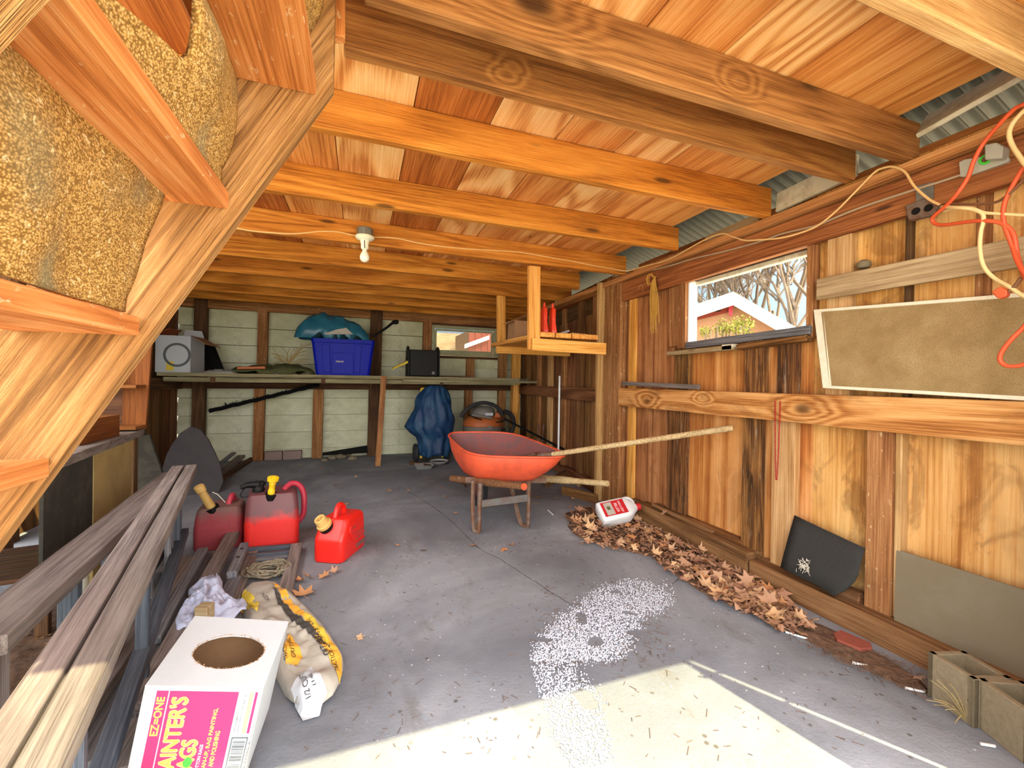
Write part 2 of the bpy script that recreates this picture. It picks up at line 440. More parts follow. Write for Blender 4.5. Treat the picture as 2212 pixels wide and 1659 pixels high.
M['tan_board'] = wood('weathered_tan_wood', (136, 112, 78), (172, 148, 112), (192, 170, 134), ring=50, width=8, length=0.4, ringamt=0.3, randknot=0.7, var=0.03, hue=0.004, dirt=0.45, dirtc=(112, 82, 58))
M['stair'] = wood('stair_wood', (112, 74, 34), (172, 122, 68), (194, 146, 92), ring=130, width=5.5, length=0.35, ringamt=0.4, randknot=0.2, var=0.0, hue=0.0, dirt=0.3, dirtc=(120, 84, 50), fine=120, bump=1.0)
M['tread'] = wood('tread_wood', (166, 94, 42), (210, 132, 70), (228, 164, 106), ring=70, width=5, length=0.5, ringamt=0.35, randknot=0.0, var=0.02, hue=0.002, dirt=0.15, dirtc=(150, 96, 60), fine=130, fleck=0.45)
M['bench'] = wood('shelf_wood', (92, 86, 62), (136, 128, 96), (162, 154, 120), ring=40, width=8, length=0.3, ringamt=0.3, randknot=0.3, var=0.05, hue=0.004, dirt=0.4, dirtc=(90, 82, 60))
M['darkwood'] = wood('dark_brown_wood', (58, 38, 24), (88, 60, 38), (112, 80, 52), ring=50, width=6, length=0.3, ringamt=0.35, randknot=0.3, var=0.12, hue=0.01, dirt=0.35, dirtc=(48, 36, 28))
M['cup'] = wood('dark_orange_plywood', (84, 44, 14), (116, 66, 24), (140, 86, 38), ring=40, width=2, length=0.3, ringamt=0.3, var=0.08, hue=0.003, dirt=0.25, dirtc=(80, 46, 22))
M['lightmetal'] = plain('pale_grey_painted_metal', (176, 176, 164), 0.5, 0.1, nz=0.15, nscale=20)
M['handle_brown'] = wood('rust_stained_handle_wood', (84, 54, 34), (128, 88, 58), (156, 114, 80), ring=60, width=20, length=0.4, ringamt=0.35, var=0.0, hue=0.0, dirt=0.4, dirtc=(90, 60, 44))
M['newpine'] = wood('yellow_pine_wood', (190, 122, 44), (226, 162, 78), (240, 186, 108), ring=60, width=8, length=0.35, ringamt=0.4, randknot=0.4, var=0.06, hue=0.004, dirt=0.15, dirtc=(170, 106, 46))
M['greyblue'] = wood('grey_painted_slat', (52, 58, 68), (76, 82, 92), (96, 102, 110), ring=30, width=9, length=0.3, ringamt=0.15, var=0.1, hue=0.01, dirt=0.4, dirtc=(60, 60, 62), bump=0.2)
M['handle'] = wood('tool_handle_wood', (150, 124, 84), (196, 170, 124), (216, 194, 150), ring=60, width=20, length=0.4, ringamt=0.35, var=0.03, hue=0.004, dirt=0.4, dirtc=(126, 104, 74))
# white painted clapboards with grime; green of the foliage light put into the tones
def siding_mat():
    m = NT('painted_clapboard'); v = m.coord('Object', False)
    n = m.noise(v, 2.2, 4, 0.6); s = m.noise(m.vmath('MULTIPLY', v, (5, 5, 26)), 1.0, 5, 0.7); sp = m.noise(v, 60, 3, 0.7)
    c = m.ramp(n, [(0.3, lin((176, 176, 138))), (0.55, lin((206, 208, 176))), (0.75, lin((216, 216, 190)))])
    c = m.mix(m.math('MULTIPLY', m.smooth(s, 0.52, 0.75), 0.5), c, lin((128, 124, 92)))
    c = m.mix(m.math('MULTIPLY', m.smooth(sp, 0.62, 0.74), 0.7), c, lin((70, 64, 46)))
    m.col(c); m.rough(0.55); m.bump(sp, 0.25, 0.004); return m.m
M['siding'] = siding_mat()
def concrete_mat():
    m = NT('concrete_floor'); v = m.coord('Object', False)
    big = m.noise(v, 1.1, 5, 0.6, 0.6); mid = m.noise(v, 6, 5, 0.65); fine = m.noise(v, 90, 3, 0.7); st = m.noise(m.vmath('MULTIPLY', v, (3, 1.2, 1)), 2.0, 5, 0.7)
    c = m.ramp(big, [(0.28, lin((100, 103, 110))), (0.5, lin((132, 136, 144))), (0.72, lin((164, 168, 176)))])
    c = m.mix(m.math('MULTIPLY', m.smooth(mid, 0.5, 0.75), 0.35), c, lin((118, 118, 118)))
    c = m.mix(m.math('MULTIPLY', m.smooth(st, 0.56, 0.74), 0.5), c, lin((104, 98, 88)))
    c = m.mix(m.math('MULTIPLY', m.smooth(fine, 0.6, 0.75), 0.35), c, lin((96, 94, 92)))
    vo = m.new('ShaderNodeTexVoronoi'); vo.inputs['Scale'].default_value = 26; m.l(v, vo.inputs['Vector'])
    spk = m.math('MULTIPLY', m.math('SUBTRACT', 1.0, m.smooth(vo.outputs['Distance'], 0.05, 0.1)), m.smooth(m.noise(v, 1.6, 3, 0.6), 0.42, 0.6))
    c = m.mix(spk, c, lin((232, 232, 236)))
    vo2 = m.new('ShaderNodeTexVoronoi'); vo2.inputs['Scale'].default_value = 17; m.l(m.vmath('ADD', v, (3.3, 1.7, 0)), vo2.inputs['Vector'])
    spk2 = m.math('MULTIPLY', m.math('SUBTRACT', 1.0, m.smooth(vo2.outputs['Distance'], 0.08, 0.16)), m.smooth(m.noise(v, 1.3, 3, 0.6), 0.45, 0.6))
    c = m.mix(m.math('MULTIPLY', spk2, 0.8), c, lin((86, 78, 68)))
    m.col(c); m.rough(0.85); m.b.inputs['Specular IOR Level'].default_value = 0.2
    m.bump(m.math('ADD', fine, m.math('MULTIPLY', mid, 0.7)), 0.35, 0.006); return m.m
M['concrete'] = concrete_mat()
def carpet_mat():
    m = NT('mustard_carpet'); v = m.coord('Object', False)
    vo = m.new('ShaderNodeTexVoronoi'); vo.inputs['Scale'].default_value = 210; m.l(m.vmath('MULTIPLY', v, (1, 1, 1.5)), vo.inputs['Vector'])
    b = m.noise(v, 7, 4, 0.6); rib = m.noise(m.vmath('MULTIPLY', v, (60, 60, 190)), 1.0, 3, 0.65)
    f = m.math('ADD', m.math('MULTIPLY', vo.outputs['Distance'], 0.55), m.math('MULTIPLY', rib, 0.6))
    c = m.ramp(f, [(0.3, lin((220, 184, 122))), (0.5, lin((190, 148, 84))), (0.68, lin((132, 96, 48)))])
    c = m.mix(m.math('MULTIPLY', m.smooth(b, 0.5, 0.7), 0.5), c, lin((132, 108, 74)))
    c = m.mix(m.math('MULTIPLY', m.smooth(m.noise(v, 4.3, 2, 0.5), 0.62, 0.75), 0.5), c, lin((112, 124, 104)))
    c = m.mix(m.math('MULTIPLY', m.smooth(m.noise(v, 90, 3, 0.6), 0.6, 0.7), 0.6), c, lin((240, 216, 166)))
    m.col(c); m.rough(0.95); m.b.inputs['Specular IOR Level'].default_value = 0.1
    m.bump(m.math('ADD', m.math('MULTIPLY', vo.outputs['Distance'], -0.6), rib), 0.35, 0.006); return m.m
M['carpet'] = carpet_mat()
def dusty_mat(name, c, dust, z0, z1, rough=0.5):
    """paint or plastic with settled dirt above a height"""
    m = NT(name); ob = m.new('ShaderNodeTexCoord').outputs['Object']; sx = m.new('ShaderNodeSeparateXYZ'); m.l(ob, sx.inputs[0])
    n = m.noise(ob, 18, 4, 0.6); h = m.math('ADD', sx.outputs[2], m.math('MULTIPLY_ADD', n, 0.12, -0.06))
    k = m.smooth(h, z0, z1); sp = m.noise(ob, 60, 4, 0.7)
    cc = m.mix(m.math('MULTIPLY', k, 0.88), m.mix(m.math('MULTIPLY', m.smooth(sp, 0.56, 0.7), 0.55), lin(c), tuple(x * 0.4 for x in lin(c)[:3]) + (1,)), lin(dust))
    m.col(cc); m.rough(rough); return m.m
M['red'] = plain('red_plastic', (226, 36, 26), 0.38, nz=0.06, nscale=40)
M['red_dusty'] = dusty_mat('dusty_red_plastic', (214, 36, 30), (72, 62, 66), 0.165, 0.235)
M['red_faded'] = dusty_mat('faded_red_plastic', (150, 52, 60), (112, 92, 84), 0.16, 0.26, 0.7)
M['pink_red'] = plain('faded_red_handle', (176, 46, 66), 0.5, nz=0.2, nscale=20)
M['tray'] = plain('red_enamel', (214, 86, 52), 0.5, nz=0.5, nscale=9, c2=(160, 60, 42))
M['tray_in'] = plain('dusty_red_enamel', (136, 78, 74), 0.7, nz=0.7, nscale=8, c2=(104, 84, 88))
M['spout'] = plain('yellowed_spout', (206, 168, 96), 0.6, nz=0.2, nscale=20)
M['yellow'] = plain('yellow_plastic', (228, 190, 30), 0.4, nz=0.25, nscale=30)
M['black'] = plain('black_plastic', (13, 13, 14), 0.55, nz=0.2, nscale=20, spec=0.25)
M['rubber'] = plain('dark_rubber', (40, 40, 42), 0.75, nz=0.3, nscale=20)
M['steel'] = plain('dull_steel', (108, 106, 104), 0.5, 0.6, nz=0.6, nscale=12, c2=(104, 72, 50))
M['galv'] = plain('galvanised_steel', (150, 156, 154), 0.45, 0.75, nz=0.5, nscale=10, c2=(104, 110, 106))
M['corr'] = plain('corrugated_galvanised_sheet', (58, 60, 57), 0.6, 0.1, nz=0.3, nscale=40, c2=(44, 44, 42))
M['rust'] = plain('rusty_iron', (112, 78, 56), 0.75, 0.3, nz=0.7, nscale=16, c2=(126, 118, 112))
M['ceramic'] = plain('white_porcelain', (236, 236, 214), 0.25, nz=0.04)
M['bulb'] = plain('frosted_bulb_glass', (240, 240, 226), 0.3, nz=0.02)
M['cable'] = plain('cream_cable_sheath', (226, 184, 124), 0.5, nz=0.12, nscale=30)
M['cable_grey'] = plain('grey_cable_sheath', (172, 150, 124), 0.6, nz=0.15, nscale=30)
M['orange_cord'] = plain('orange_rubber_cord', (222, 92, 52), 0.5, nz=0.15, nscale=30)
M['cream_cord'] = plain('cream_rubber_cord', (232, 204, 146), 0.55, nz=0.15, nscale=30)
M['brown_cord'] = plain('brown_rubber_cord', (126, 84, 56), 0.6, nz=0.15, nscale=30)
M['whitepaint'] = plain('old_white_paint', (220, 214, 192), 0.6, nz=0.6, nscale=16, c2=(168, 154, 128))
M['screen_frame'] = plain('white_aluminium', (226, 220, 198), 0.5, nz=0.25, nscale=30)
M['felt'] = plain('black_roofing_felt', (62, 62, 60), 0.95, nz=0.35, nscale=160, bump=0.5, spec=0.1)
M['hardboard'] = plain('grey_hardboard', (128, 116, 92), 0.7, nz=0.35, nscale=7, c2=(142, 134, 114))
M['blockm'] = plain('cinder_block_concrete', (150, 136, 110), 0.95, nz=0.3, nscale=60, bump=0.5, spec=0.1)
M['cardwhite'] = plain('white_cardboard', (190, 195, 200), 0.8, nz=0.05, nscale=50)
M['cardbrown'] = plain('brown_cardboard', (168, 128, 92), 0.85, nz=0.12, nscale=40)
M['pinklabel'] = plain('crimson_print', (226, 48, 104), 0.75)
M['yellowprint'] = plain('yellow_print', (246, 240, 132), 0.75)
M['greenprint'] = plain('green_print', (70, 206, 62), 0.75)
M['whiteprint'] = plain('white_print', (244, 244, 244), 0.75)
M['blackprint'] = plain('black_print', (30, 30, 30), 0.8)
M['greyprint'] = plain('grey_print', (92, 96, 100), 0.8)
M['redprint'] = plain('red_print', (196, 30, 36), 0.6)
M['bag'] = plain('paper_sack', (184, 178, 166), 0.85, nz=0.5, nscale=9, c2=(152, 146, 134), bump=0.6)
M['bagpatch'] = plain('white_plastic_patch', (196, 200, 206), 0.5, nz=0.25, nscale=20)
M['orangeprint'] = plain('orange_print', (240, 178, 62), 0.8, nz=0.15, nscale=20)
M['mustardprint'] = plain('mustard_print', (222, 196, 70), 0.8, nz=0.15, nscale=20)
M['darkprint'] = plain('charcoal_print', (70, 66, 62), 0.8, nz=0.3, nscale=20)
M['rag'] = plain('white_cotton_rag', (190, 196, 222), 0.95, nz=0.35, nscale=14, c2=(158, 154, 170), bump=0.4, spec=0.1)
M['burlap'] = plain('grey_rope_fibre', (146, 136, 116), 0.95, nz=0.5, nscale=60, c2=(98, 90, 76), bump=0.7, spec=0.1)
M['bluetarp'] = plain('blue_tarpaulin', (20, 52, 92), 0.5, nz=0.75, nscale=7, c2=(46, 84, 116), bump=0.5, spec=0.3)
M['tealtarp'] = plain('teal_tarpaulin', (34, 96, 122), 0.35, nz=0.6, nscale=9, c2=(54, 124, 146), bump=0.2)
M['bluebin'] = plain('blue_bin_plastic', (8, 26, 160), 0.45, nz=0.2, nscale=10, spec=0.15)
M['greencloth'] = plain('olive_canvas', (82, 84, 54), 0.95, nz=0.5, nscale=10, c2=(54, 56, 40), bump=0.4, spec=0.1)
M['twig'] = plain('dry_stem', (176, 154, 102), 0.9, nz=0.2)
M['straw'] = plain('straw_twine', (206, 160, 70), 0.9, nz=0.3, nscale=60)
M['bead'] = plain('red_bead', (168, 34, 30), 0.25, nz=0.05)
M['beadtan'] = plain('worn_bead', (190, 140, 96), 0.3, nz=0.2, nscale=80)
M['leaf'] = None
M['jug'] = plain('white_jug_plastic', (232, 234, 236), 0.4, nz=0.06, nscale=12)
M['bottle'] = plain('orange_red_bottle', (226, 66, 38), 0.3, nz=0.06, nscale=20)
M['vacgrey'] = plain('grey_vacuum_plastic', (112, 108, 100), 0.5, nz=0.25, nscale=12)
M['vacorange'] = plain('dull_orange_plastic', (176, 94, 46), 0.5, nz=0.2, nscale=12)
M['silver'] = plain('polished_tin', (224, 224, 220), 0.3, 0.35, nz=0.1)
M['clear'] = plain('clear_plastic', (190, 190, 184), 0.2, nz=0.1, trans=0.6)
M['brick'] = plain('pale_pink_brick', (150, 128, 122), 0.9, nz=0.25, nscale=30, bump=0.3)
M['brickred'] = plain('red_brick', (150, 78, 62), 0.9, nz=0.3, nscale=30, bump=0.4)
M['darkpanel'] = plain('dark_grey_board', (66, 64, 66), 0.8, nz=0.4, nscale=9, c2=(50, 48, 50))
M['blackpanel'] = plain('sooty_black_board', (44, 42, 36), 0.85, nz=0.6, nscale=12, c2=(72, 68, 58))
M['plypale'] = plain('pale_dusty_plywood', (168, 146, 92), 0.85, nz=0.6, nscale=6, c2=(142, 120, 76))
M['greenmetal'] = plain('dark_green_sheet', (46, 52, 42), 0.6, nz=0.3, nscale=6)
M['winframe'] = plain('sage_window_paint', (166, 170, 136), 0.6, nz=0.5, nscale=20, c2=(126, 124, 92))
M['fluff'] = plain('pale_fluff', (228, 222, 206), 1.0, nz=0.1)
M['moss'] = plain('dry_moss', (104, 96, 60), 1.0, nz=0.4, nscale=60)
M['debris'] = plain('dark_leaf_mould', (112, 84, 64), 1.0, nz=0.7, nscale=40, c2=(72, 54, 42), bump=0.6)
M['granule'] = plain('white_granules', (190, 192, 202), 0.8, nz=0.15, nscale=300)
M['crack'] = plain('crack_dirt', (66, 62, 60), 1.0)
M['gravel'] = plain('sunlit_gravel', (222, 212, 190), 0.95, nz=0.5, nscale=30, c2=(186, 174, 150), bump=0.5)
M['bark'] = plain('grey_bark', (104, 88, 72), 0.9, nz=0.4, nscale=8)
M['housewall'] = plain('tan_stucco', (150, 112, 84), 0.9, nz=0.15, nscale=12)
M['shingle'] = plain('pale_shingles', (140, 134, 128), 0.9, nz=0.3, nscale=20)
M['housered'] = plain('red_brown_board', (116, 40, 28), 0.8, nz=0.2, nscale=12)
M['whitetrim'] = plain('white_trim_paint', (236, 238, 240), 0.5, nz=0.03)
M['shrub'] = plain('yellow_green_leaf', (112, 112, 34), 0.8, nz=0.4, nscale=8)
def leaf_mat():
    m = NT('dry_maple_leaf'); r = m.new('ShaderNodeObjectInfo').outputs['Random']; ob = m.new('ShaderNodeTexCoord').outputs['Object']
    c = m.ramp(r, [(0.0, lin((156, 114, 90))), (0.25, lin((184, 142, 114))), (0.5, lin((200, 160, 126))), (0.75, lin((214, 178, 134))), (1.0, lin((192, 130, 82)))])
    n = m.noise(m.vmath('MULTIPLY', ob, (1, 1, 1)), 60, 3, 0.6)
    c = m.mix(m.math('MULTIPLY', m.smooth(n, 0.45, 0.7), 0.45), c, lin((128, 88, 66)))
    m.col(c); m.rough(0.8); m.b.inputs['Specular IOR Level'].default_value = 0.2; return m.m
M['leaf'] = leaf_mat()
M['leafshard'] = plain('broken_leaf', (176, 134, 106), 0.85, nz=0.9, nscale=26, c2=(132, 96, 76), spec=0.15)
def mesh_screen_mat():
    m = NT('window_screen_mesh'); v = m.coord('Object', False)
    n = m.noise(v, 7, 4, 0.6); f = m.noise(v, 260, 2, 0.5)
    c = m.ramp(n, [(0.3, lin((150, 124, 82))), (0.55, lin((172, 146, 102))), (0.75, lin((184, 160, 116)))])
    c = m.mix(m.math('MULTIPLY', m.smooth(f, 0.45, 0.65), 0.45), c, lin((126, 104, 72)))
    m.col(c); m.rough(0.8); m.b.inputs['Alpha'].default_value = 0.82; m.b.inputs['Specular IOR Level'].default_value = 0.1; return m.m
M['screen'] = mesh_screen_mat()
def pane_mat():
    m = NT('dusty_window_glass'); m.col(lin((206, 190, 156))); m.rough(0.15); m.b.inputs['Alpha'].default_value = 0.35; return m.m
M['pane'] = pane_mat()
# ------------------------------------------------------------------ the shed
ZB, ZT = 1.95, 2.10          # underside and top of the ceiling joists
def S(o, kind='structure', label=None, cat=None, group=None): return tag(o, label, cat, group, kind)
# floor slab, ground
fl = mk('floor', box_bm(4.6, 6.9, 0.12, 0), M['concrete'], Matrix.Translation((0.1, 2.95, -0.06))); S(fl, label='grey concrete floor with cracks and scattered dirt', cat='floor')
pts = [pZ(*p, 0.0005) for p in ((862, 1050), (905, 1075), (950, 1105), (985, 1135), (1010, 1160), (1040, 1188), (1075, 1205), (1130, 1240), (1165, 1262), (1235, 1308))]
def ribbon(pts, w, z=0.0006):
    bm = bmesh.new(); L = []; pts = spline(pts, 6)
    for i, p in enumerate(pts):
        d = pts[min(i + 1, len(pts) - 1)] - pts[max(i - 1, 0)]; s = Vector((-d.y, d.x, 0)).normalized()
        ww = w * (0.5 + abs(noise.noise(p * 23))) ; j = s * noise.noise(p * 31) * 0.006
        L.append((bm.verts.new(Vector((p.x, p.y, z)) + s * ww + j), bm.verts.new(Vector((p.x, p.y, z)) - s * ww + j)))
    for a, b in zip(L, L[1:]): bm.faces.new((a[0], a[1], b[1], b[0]))
    return bm
mk('crack', ribbon(pts, 0.0032), M['crack'], parent=fl)
mk('crack', ribbon([pZ(*p, 0) for p in ((1500, 1215), (1440, 1270), (1395, 1262), (1360, 1290))], 0.0025), M['crack'], parent=fl)
bm = bmesh.new(); bmesh.ops.create_grid(bm, x_segments=2, y_segments=2, size=30)
S(mk('ground', bm, M['gravel'], Matrix.Translation((0, 0, -0.03))))

# joists: Y of the near face, X of both ends
JO = [(0.63, 0.0, 2.06, 'stud_pale', 'pale front ceiling joist crossing the top right corner'),
      (1.05, 0.0, 2.08, 'joist_grey', 'aged brown ceiling joist with a large dark knot, second from the front'),
      (1.245, -0.05, 2.02, 'joist_old', 'brown ceiling joist butting the stair stringer, with a short post nailed on its left end'),
      (1.67, -1.25, 2.05, 'joist', 'amber ceiling joist with a chipped pale lower edge, just behind the stair top'),
      (2.31, -1.25, 2.0, 'joist', 'amber ceiling joist directly in front of the one carrying the bulb'),
      (2.99, -2.05, 2.06, 'joist', 'ceiling joist carrying the bare bulb and the cream cable'),
      (3.63, -2.05, 1.98, 'joist', 'ceiling joist directly behind the bulb'),
      (4.22, -2.05, 2.2, 'joist', 'ceiling joist above the rear post of the hanging shelf'),
      (4.72, -2.05, 2.24, 'joist', 'third ceiling joist from the back wall'),
      (5.22, -2.05, 2.28, 'joist', 'second ceiling joist from the back wall'),
      (5.72, -2.05, 2.32, 'joist', 'ceiling joist nearest the back wall')]
for (y, x0, x1, mt, lab) in JO:
    o = beam('ceiling_joist', (x0, y + 0.022, (ZB + ZT) / 2), (x1, y + 0.022, (ZB + ZT) / 2), ZT - ZB, 0.044, (0, 0, 1), M[mt], rough=0.0015, bev=0.004)
    S(o, label=lab, cat='joist', group='ceiling joists')
# torn pale edge and broken chips under the fourth joist
# ceiling boards
ce = root('ceiling', (0, 3, ZT), 'wooden ceiling of wide orange-brown boards', 'ceiling', kind='structure')
seam = [-2.1, -1.62, -1.32, -1.04, -0.74, -0.42, -0.11, 0.185, 0.49, 0.785, 1.075, 1.365, 1.66, 1.955]
tone = ['mid', 'dark', 'mid', 'mid', 'dark', 'mid', 'light', 'dark', 'light', 'mid', 'light', 'mid', 'mid']
split = {6: 'light', 7: 'dark'}
for i in range(len(seam) - 1):
    x0, x1 = seam[i] + 0.002, seam[i + 1] - 0.002
    y0 = 3.3 if x1 < -1.1 else (1.2 if x1 < 0.2 else 0.1)
    cuts = [y0, 6.35]
    if i in (7, 9): cuts = [y0, 3.02, 6.35]
    if i == 8: cuts = [y0, 2.33, 6.35]
    if i == 6:
        beam('plank', ((-0.03 + x1) / 2, .1, ZT + 0.011), ((-0.03 + x1) / 2, 1.2, ZT + 0.011), x1 + 0.03, 0.02, (1, 0, 0), M['plank_mid'], ce, bev=0.0015)
    for j in range(len(cuts) - 1):
        t = tone[i]
        if i == 8 and j == 1: t = 'light'
        beam('plank', ((x0 + x1) / 2, cuts[j] + 0.001, ZT + 0.011), ((x0 + x1) / 2, cuts[j + 1] - 0.001, ZT + 0.011), x1 - x0, 0.02, (1, 0, 0), M['plank_' + t], ce, bev=0.0015)
# roof over it, set low and cut back at left to let sun in
ro = root('roof', (0.6, 3, 2.5), kind='structure')
prism('roof_deck', [(-1.12, 0.05, 2.55), (2.1, 0.05, 2.55), (2.1, 6.5, 2.55), (-1.12, 6.5, 2.55)], (0, 0, 0.04), M['plank_dark'], ro, (0, 1, 0))
prism('roof_deck', [(-2.1, 3.3, 2.55), (-1.12, 3.3, 2.55), (-1.12, 6.5, 2.55), (-2.1, 6.5, 2.55)], (0, 0, 0.04), M['plank_dark'], ro, (0, 1, 0))
# corrugated eave sheet, seen through the gap over the right wall
def corr_bm(y0, y1, p0, p1, pitch=0.06, amp=0.017):
    bm = bmesh.new(); n = int((y1 - y0) / pitch * 8); a = []
    d = (p1 - p0); nn = Vector((-d.z, 0, d.x)).normalized()
    for i in range(n + 1):
        y = y0 + (y1 - y0) * i / n; k = nn * amp * math.sin(2 * PI * (y - y0) / pitch)
        a.append((bm.verts.new(Vector((p0.x, y, p0.z)) + k), bm.verts.new(Vector((p1.x, y, p1.z)) + k)))
    for q, r in zip(a, a[1:]): bm.faces.new((q[0], q[1], r[1], r[0]))
    return bm
ea = mk('roof_eave', corr_bm(0.2, 6.3, Vector((1.9, 0, 2.32)), Vector((2.75, 0, 2.02))), M['corr'], smooth=True); S(ea, label='corrugated metal eave sheet above the right wall plate', cat='roof')
md = ea.modifiers.new('thickness', 'SOLIDIFY'); md.thickness = 0.002
# whitish slanted eave board behind the joist ends
wb = root('trim_1', (2.1, 1.6, 2.08), 'peeling white board along the eave above the right wall', 'board', kind='structure')
beam('eave_board', (1.99, 0.35, 2.135), (2.1, 1.06, 2.09), 0.13, 0.02, (0.5, 0, 0.6), M['whitepaint'], wb)
beam('eave_board', (2.12, 1.3, 2.06), (2.10, 1.68, 2.03), 0.11, 0.02, (0.2, 0, 1), M['whitepaint'], wb)
beam('eave_board', (2.12, 1.8, 2.0), (2.12, 2.2, 1.99), 0.06, 0.02, (0.2, 0, 1), M['tan_board'], wb)

# ---- right wall
wr = root('wall_right', (2.1, 2, 0), 'right shed wall of stained plywood on rough studs', 'wall', kind='structure')
XP = 2.135
def panel(y0, y1, z0, z1, mat, x=XP, t=0.012):
    return prism('plywood_panel', [(x, y0, z0), (x, y1, z0), (x, y1, z1), (x, y0, z1)], (t, 0, 0), M[mat], wr, (0, 0, 1), 0.001)
WY0, WY1, WZ0, WZ1 = 1.49, 2.335, 1.31, 1.80
panel(0.1, 1.11, -0.05, 2.0, 'ply_stain')
panel(1.112, WY0, -0.05, 2.0, 'ply_stain')
panel(WY0, 1.86, -0.05, WZ0, 'ply')
panel(1.862, WY1, -0.05, WZ0, 'ply')
panel(WY0, WY1, WZ1, 2.0, 'ply_brown')
panel(WY1 + 0.002, 3.4, -0.05, 2.0, 'ply_brown')
def farx(y): return 2.19 + (y - 3.35) * 0.075
ys = [3.36, 3.72, 4.1, 4.55, 4.95, 5.4, 5.85, 6.32]
for a, b in zip(ys, ys[1:]):
    prism('wall_board', [(farx(a), a, -0.05), (farx(b) , b, -0.05), (farx(b), b, 2.05), (farx(a), a, 2.05)], (0.015, 0, 0), M['wallboard'], wr, (0, 0, 1))
def stud(y0, y1, z0, z1, x, mat, t=0.04, rough=0.001, lean=0.0):
    ym = (y0 + y1) / 2
    return beam('stud', (x + t / 2, ym, z0), (x + t / 2, ym - lean, z1), abs(y1 - y0), t, (0, 1, 0), M[mat], wr, rough=rough)
# pillar of two boards and a pale strip
stud(3.07, 3.18, 0.0, 1.92, 2.06, 'stud', 0.07); stud(3.185, 3.30, 0.0, 1.92, 2.05, 'stud', 0.08)
stud(3.31, 3.35, -0.02, 1.95, 2.0, 'stud_pale', 0.12)
stud(2.92, 3.0, 0.1, 1.8, 2.10, 'newpine', 0.03)
# studs below the rail
stud(2.33, 2.52, 0.1, 0.9, 2.10, 'stud_rot', 0.03, 0.006)
stud(1.745, 1.865, 0.1, 0.9, 2.085, 'stud_rot', 0.04, 0.004)
stud(1.55, 1.68, 0.08, 0.9, 2.09, 'stud_pale', 0.04)
stud(1.12, 1.215, 0.09, 0.9, 2.07, 'stud', 0.06)
stud(1.095, 1.118, 0.09, 0.9, 2.085, 'stud_pale', 0.045)
# studs above the rail
stud(2.31, 2.45, 1.0, 1.32, 2.10, 'stud_rot', 0.03, 0.004)
stud(1.73, 1.86, 0.99, 1.31, 2.085, 'stud_rot', 0.04, 0.006)
stud(1.55, 1.655, 0.99, 1.3, 2.085, 'stud_rot', 0.04, 0.006)
stud(2.43, 2.52, 1.32, 1.8, 2.10, 'stud', 0.03); stud(2.345, 2.42, 1.30, 1.8, 2.09, 'stud', 0.04)
stud(1.30, 1.405, 1.0, 1.8, 2.085, 'stud_pale', 0.04)
stud(1.085, 1.105, 1.0, 1.8, 2.10, 'darkwood', 0.03)
stud(0.86, 0.9, 1.0, 1.8, 2.12, 'stud', 0.02)
# far studs
for (y0, y1, mt) in ((3.62, 3.70, 'stud'), (3.95, 4.05, 'wallboard'), (4.42, 4.5, 'stud'), (4.85, 4.95, 'stud_pale'), (5.3, 5.38, 'stud'), (5.75, 5.83, 'wallboard')):
    stud(y0, y1, 0.0, 1.95, farx(y0) - 0.045, mt, 0.04)
beam('rail', (farx(3.36) - 0.07, 3.36, 0.94), (farx(6.3) - 0.07, 6.3, 0.94), 0.13, 0.04, (0, 0, 1), M['wallboard'], wr)
# long knotty rail
beam('rail', (2.065, 3.06, 0.942), (2.065, 0.1, 0.938), 0.145, 0.04, (0, 0, 1), M['rail'], wr, rough=0.003)
# plates
beam('top_plate', (2.085, 0.1, 1.825), (2.085, 3.06, 1.82), 0.155, 0.04, (0, 0, 1), M['plate'], wr)
beam('top_plate', (2.09, 0.1, 1.927), (2.09, 6.3, 1.92), 0.042, 0.12, (0, 0, 1), M['plate_light'], wr)
beam('top_plate', (2.22, 3.36, 1.83), (2.36, 6.3, 1.83), 0.15, 0.04, (0, 0, 1), M['darkwood'], wr)
beam('top_plate', (2.16, 3.06, 1.94), (2.33, 6.3, 1.93), 0.06, 0.14, (0, 0, 1), M['plate'], wr)
beam('blocking', (2.2, 0.1, 1.99), (2.2, 3.0, 1.99), 0.12, 0.03, (0, 0, 1), M['plate'], wr)
# base sill, in lengths
beam('sill_beam', (2.065, 0.1, 0.035), (2.065, 1.735, 0.035), 0.14, 0.13, (0, 0, 1), M['sill'], wr, rough=0.004, bev=0.008)
beam('sill_beam', (2.055, 1.742, 0.055), (2.085, 2.78, 0.055), 0.16, 0.11, (0, 0, 1), M['sill'], wr, rough=0.004, bev=0.008)
beam('sill_beam', (2.14, 2.8, 0.05), (2.16, 3.3, 0.05), 0.14, 0.1, (0, 0, 1), M['sill'], wr, rough=0.004, bev=0.008)
beam('rotten_strip', (2.105, 1.85, 0.145), (2.10, 2.62, 0.15), 0.05, 0.025, (1, 0, 0), M['stud_rot'], wr, rough=0.005)
beam('rotten_strip', (2.075, 2.05, 0.14), (2.07, 2.62, 0.155), 0.035, 0.025, (1, 0, 0), M['sill'], wr, rough=0.004)
beam('sill_block', (2.08, 1.225, 0.115), (2.08, 1.33, 0.115), 0.07, 0.05, (0, 0, 1), M['sill'], wr)
for a, b in zip(ys, ys[1:]): pass
beam('sill_beam', (farx(3.36) - 0.03, 3.36, 0.04), (farx(6.3) - 0.03, 6.3, 0.04), 0.12, 0.09, (0, 0, 1), M['wallboard'], wr)
# weathered board nailed across the studs
gb = beam('nailed_board', pX(1766, 626, 2.06), pX(2270, 533, 2.06), 0.1, 0.022, (0, 0, 1), M['tan_board'], wr, rough=0.001)

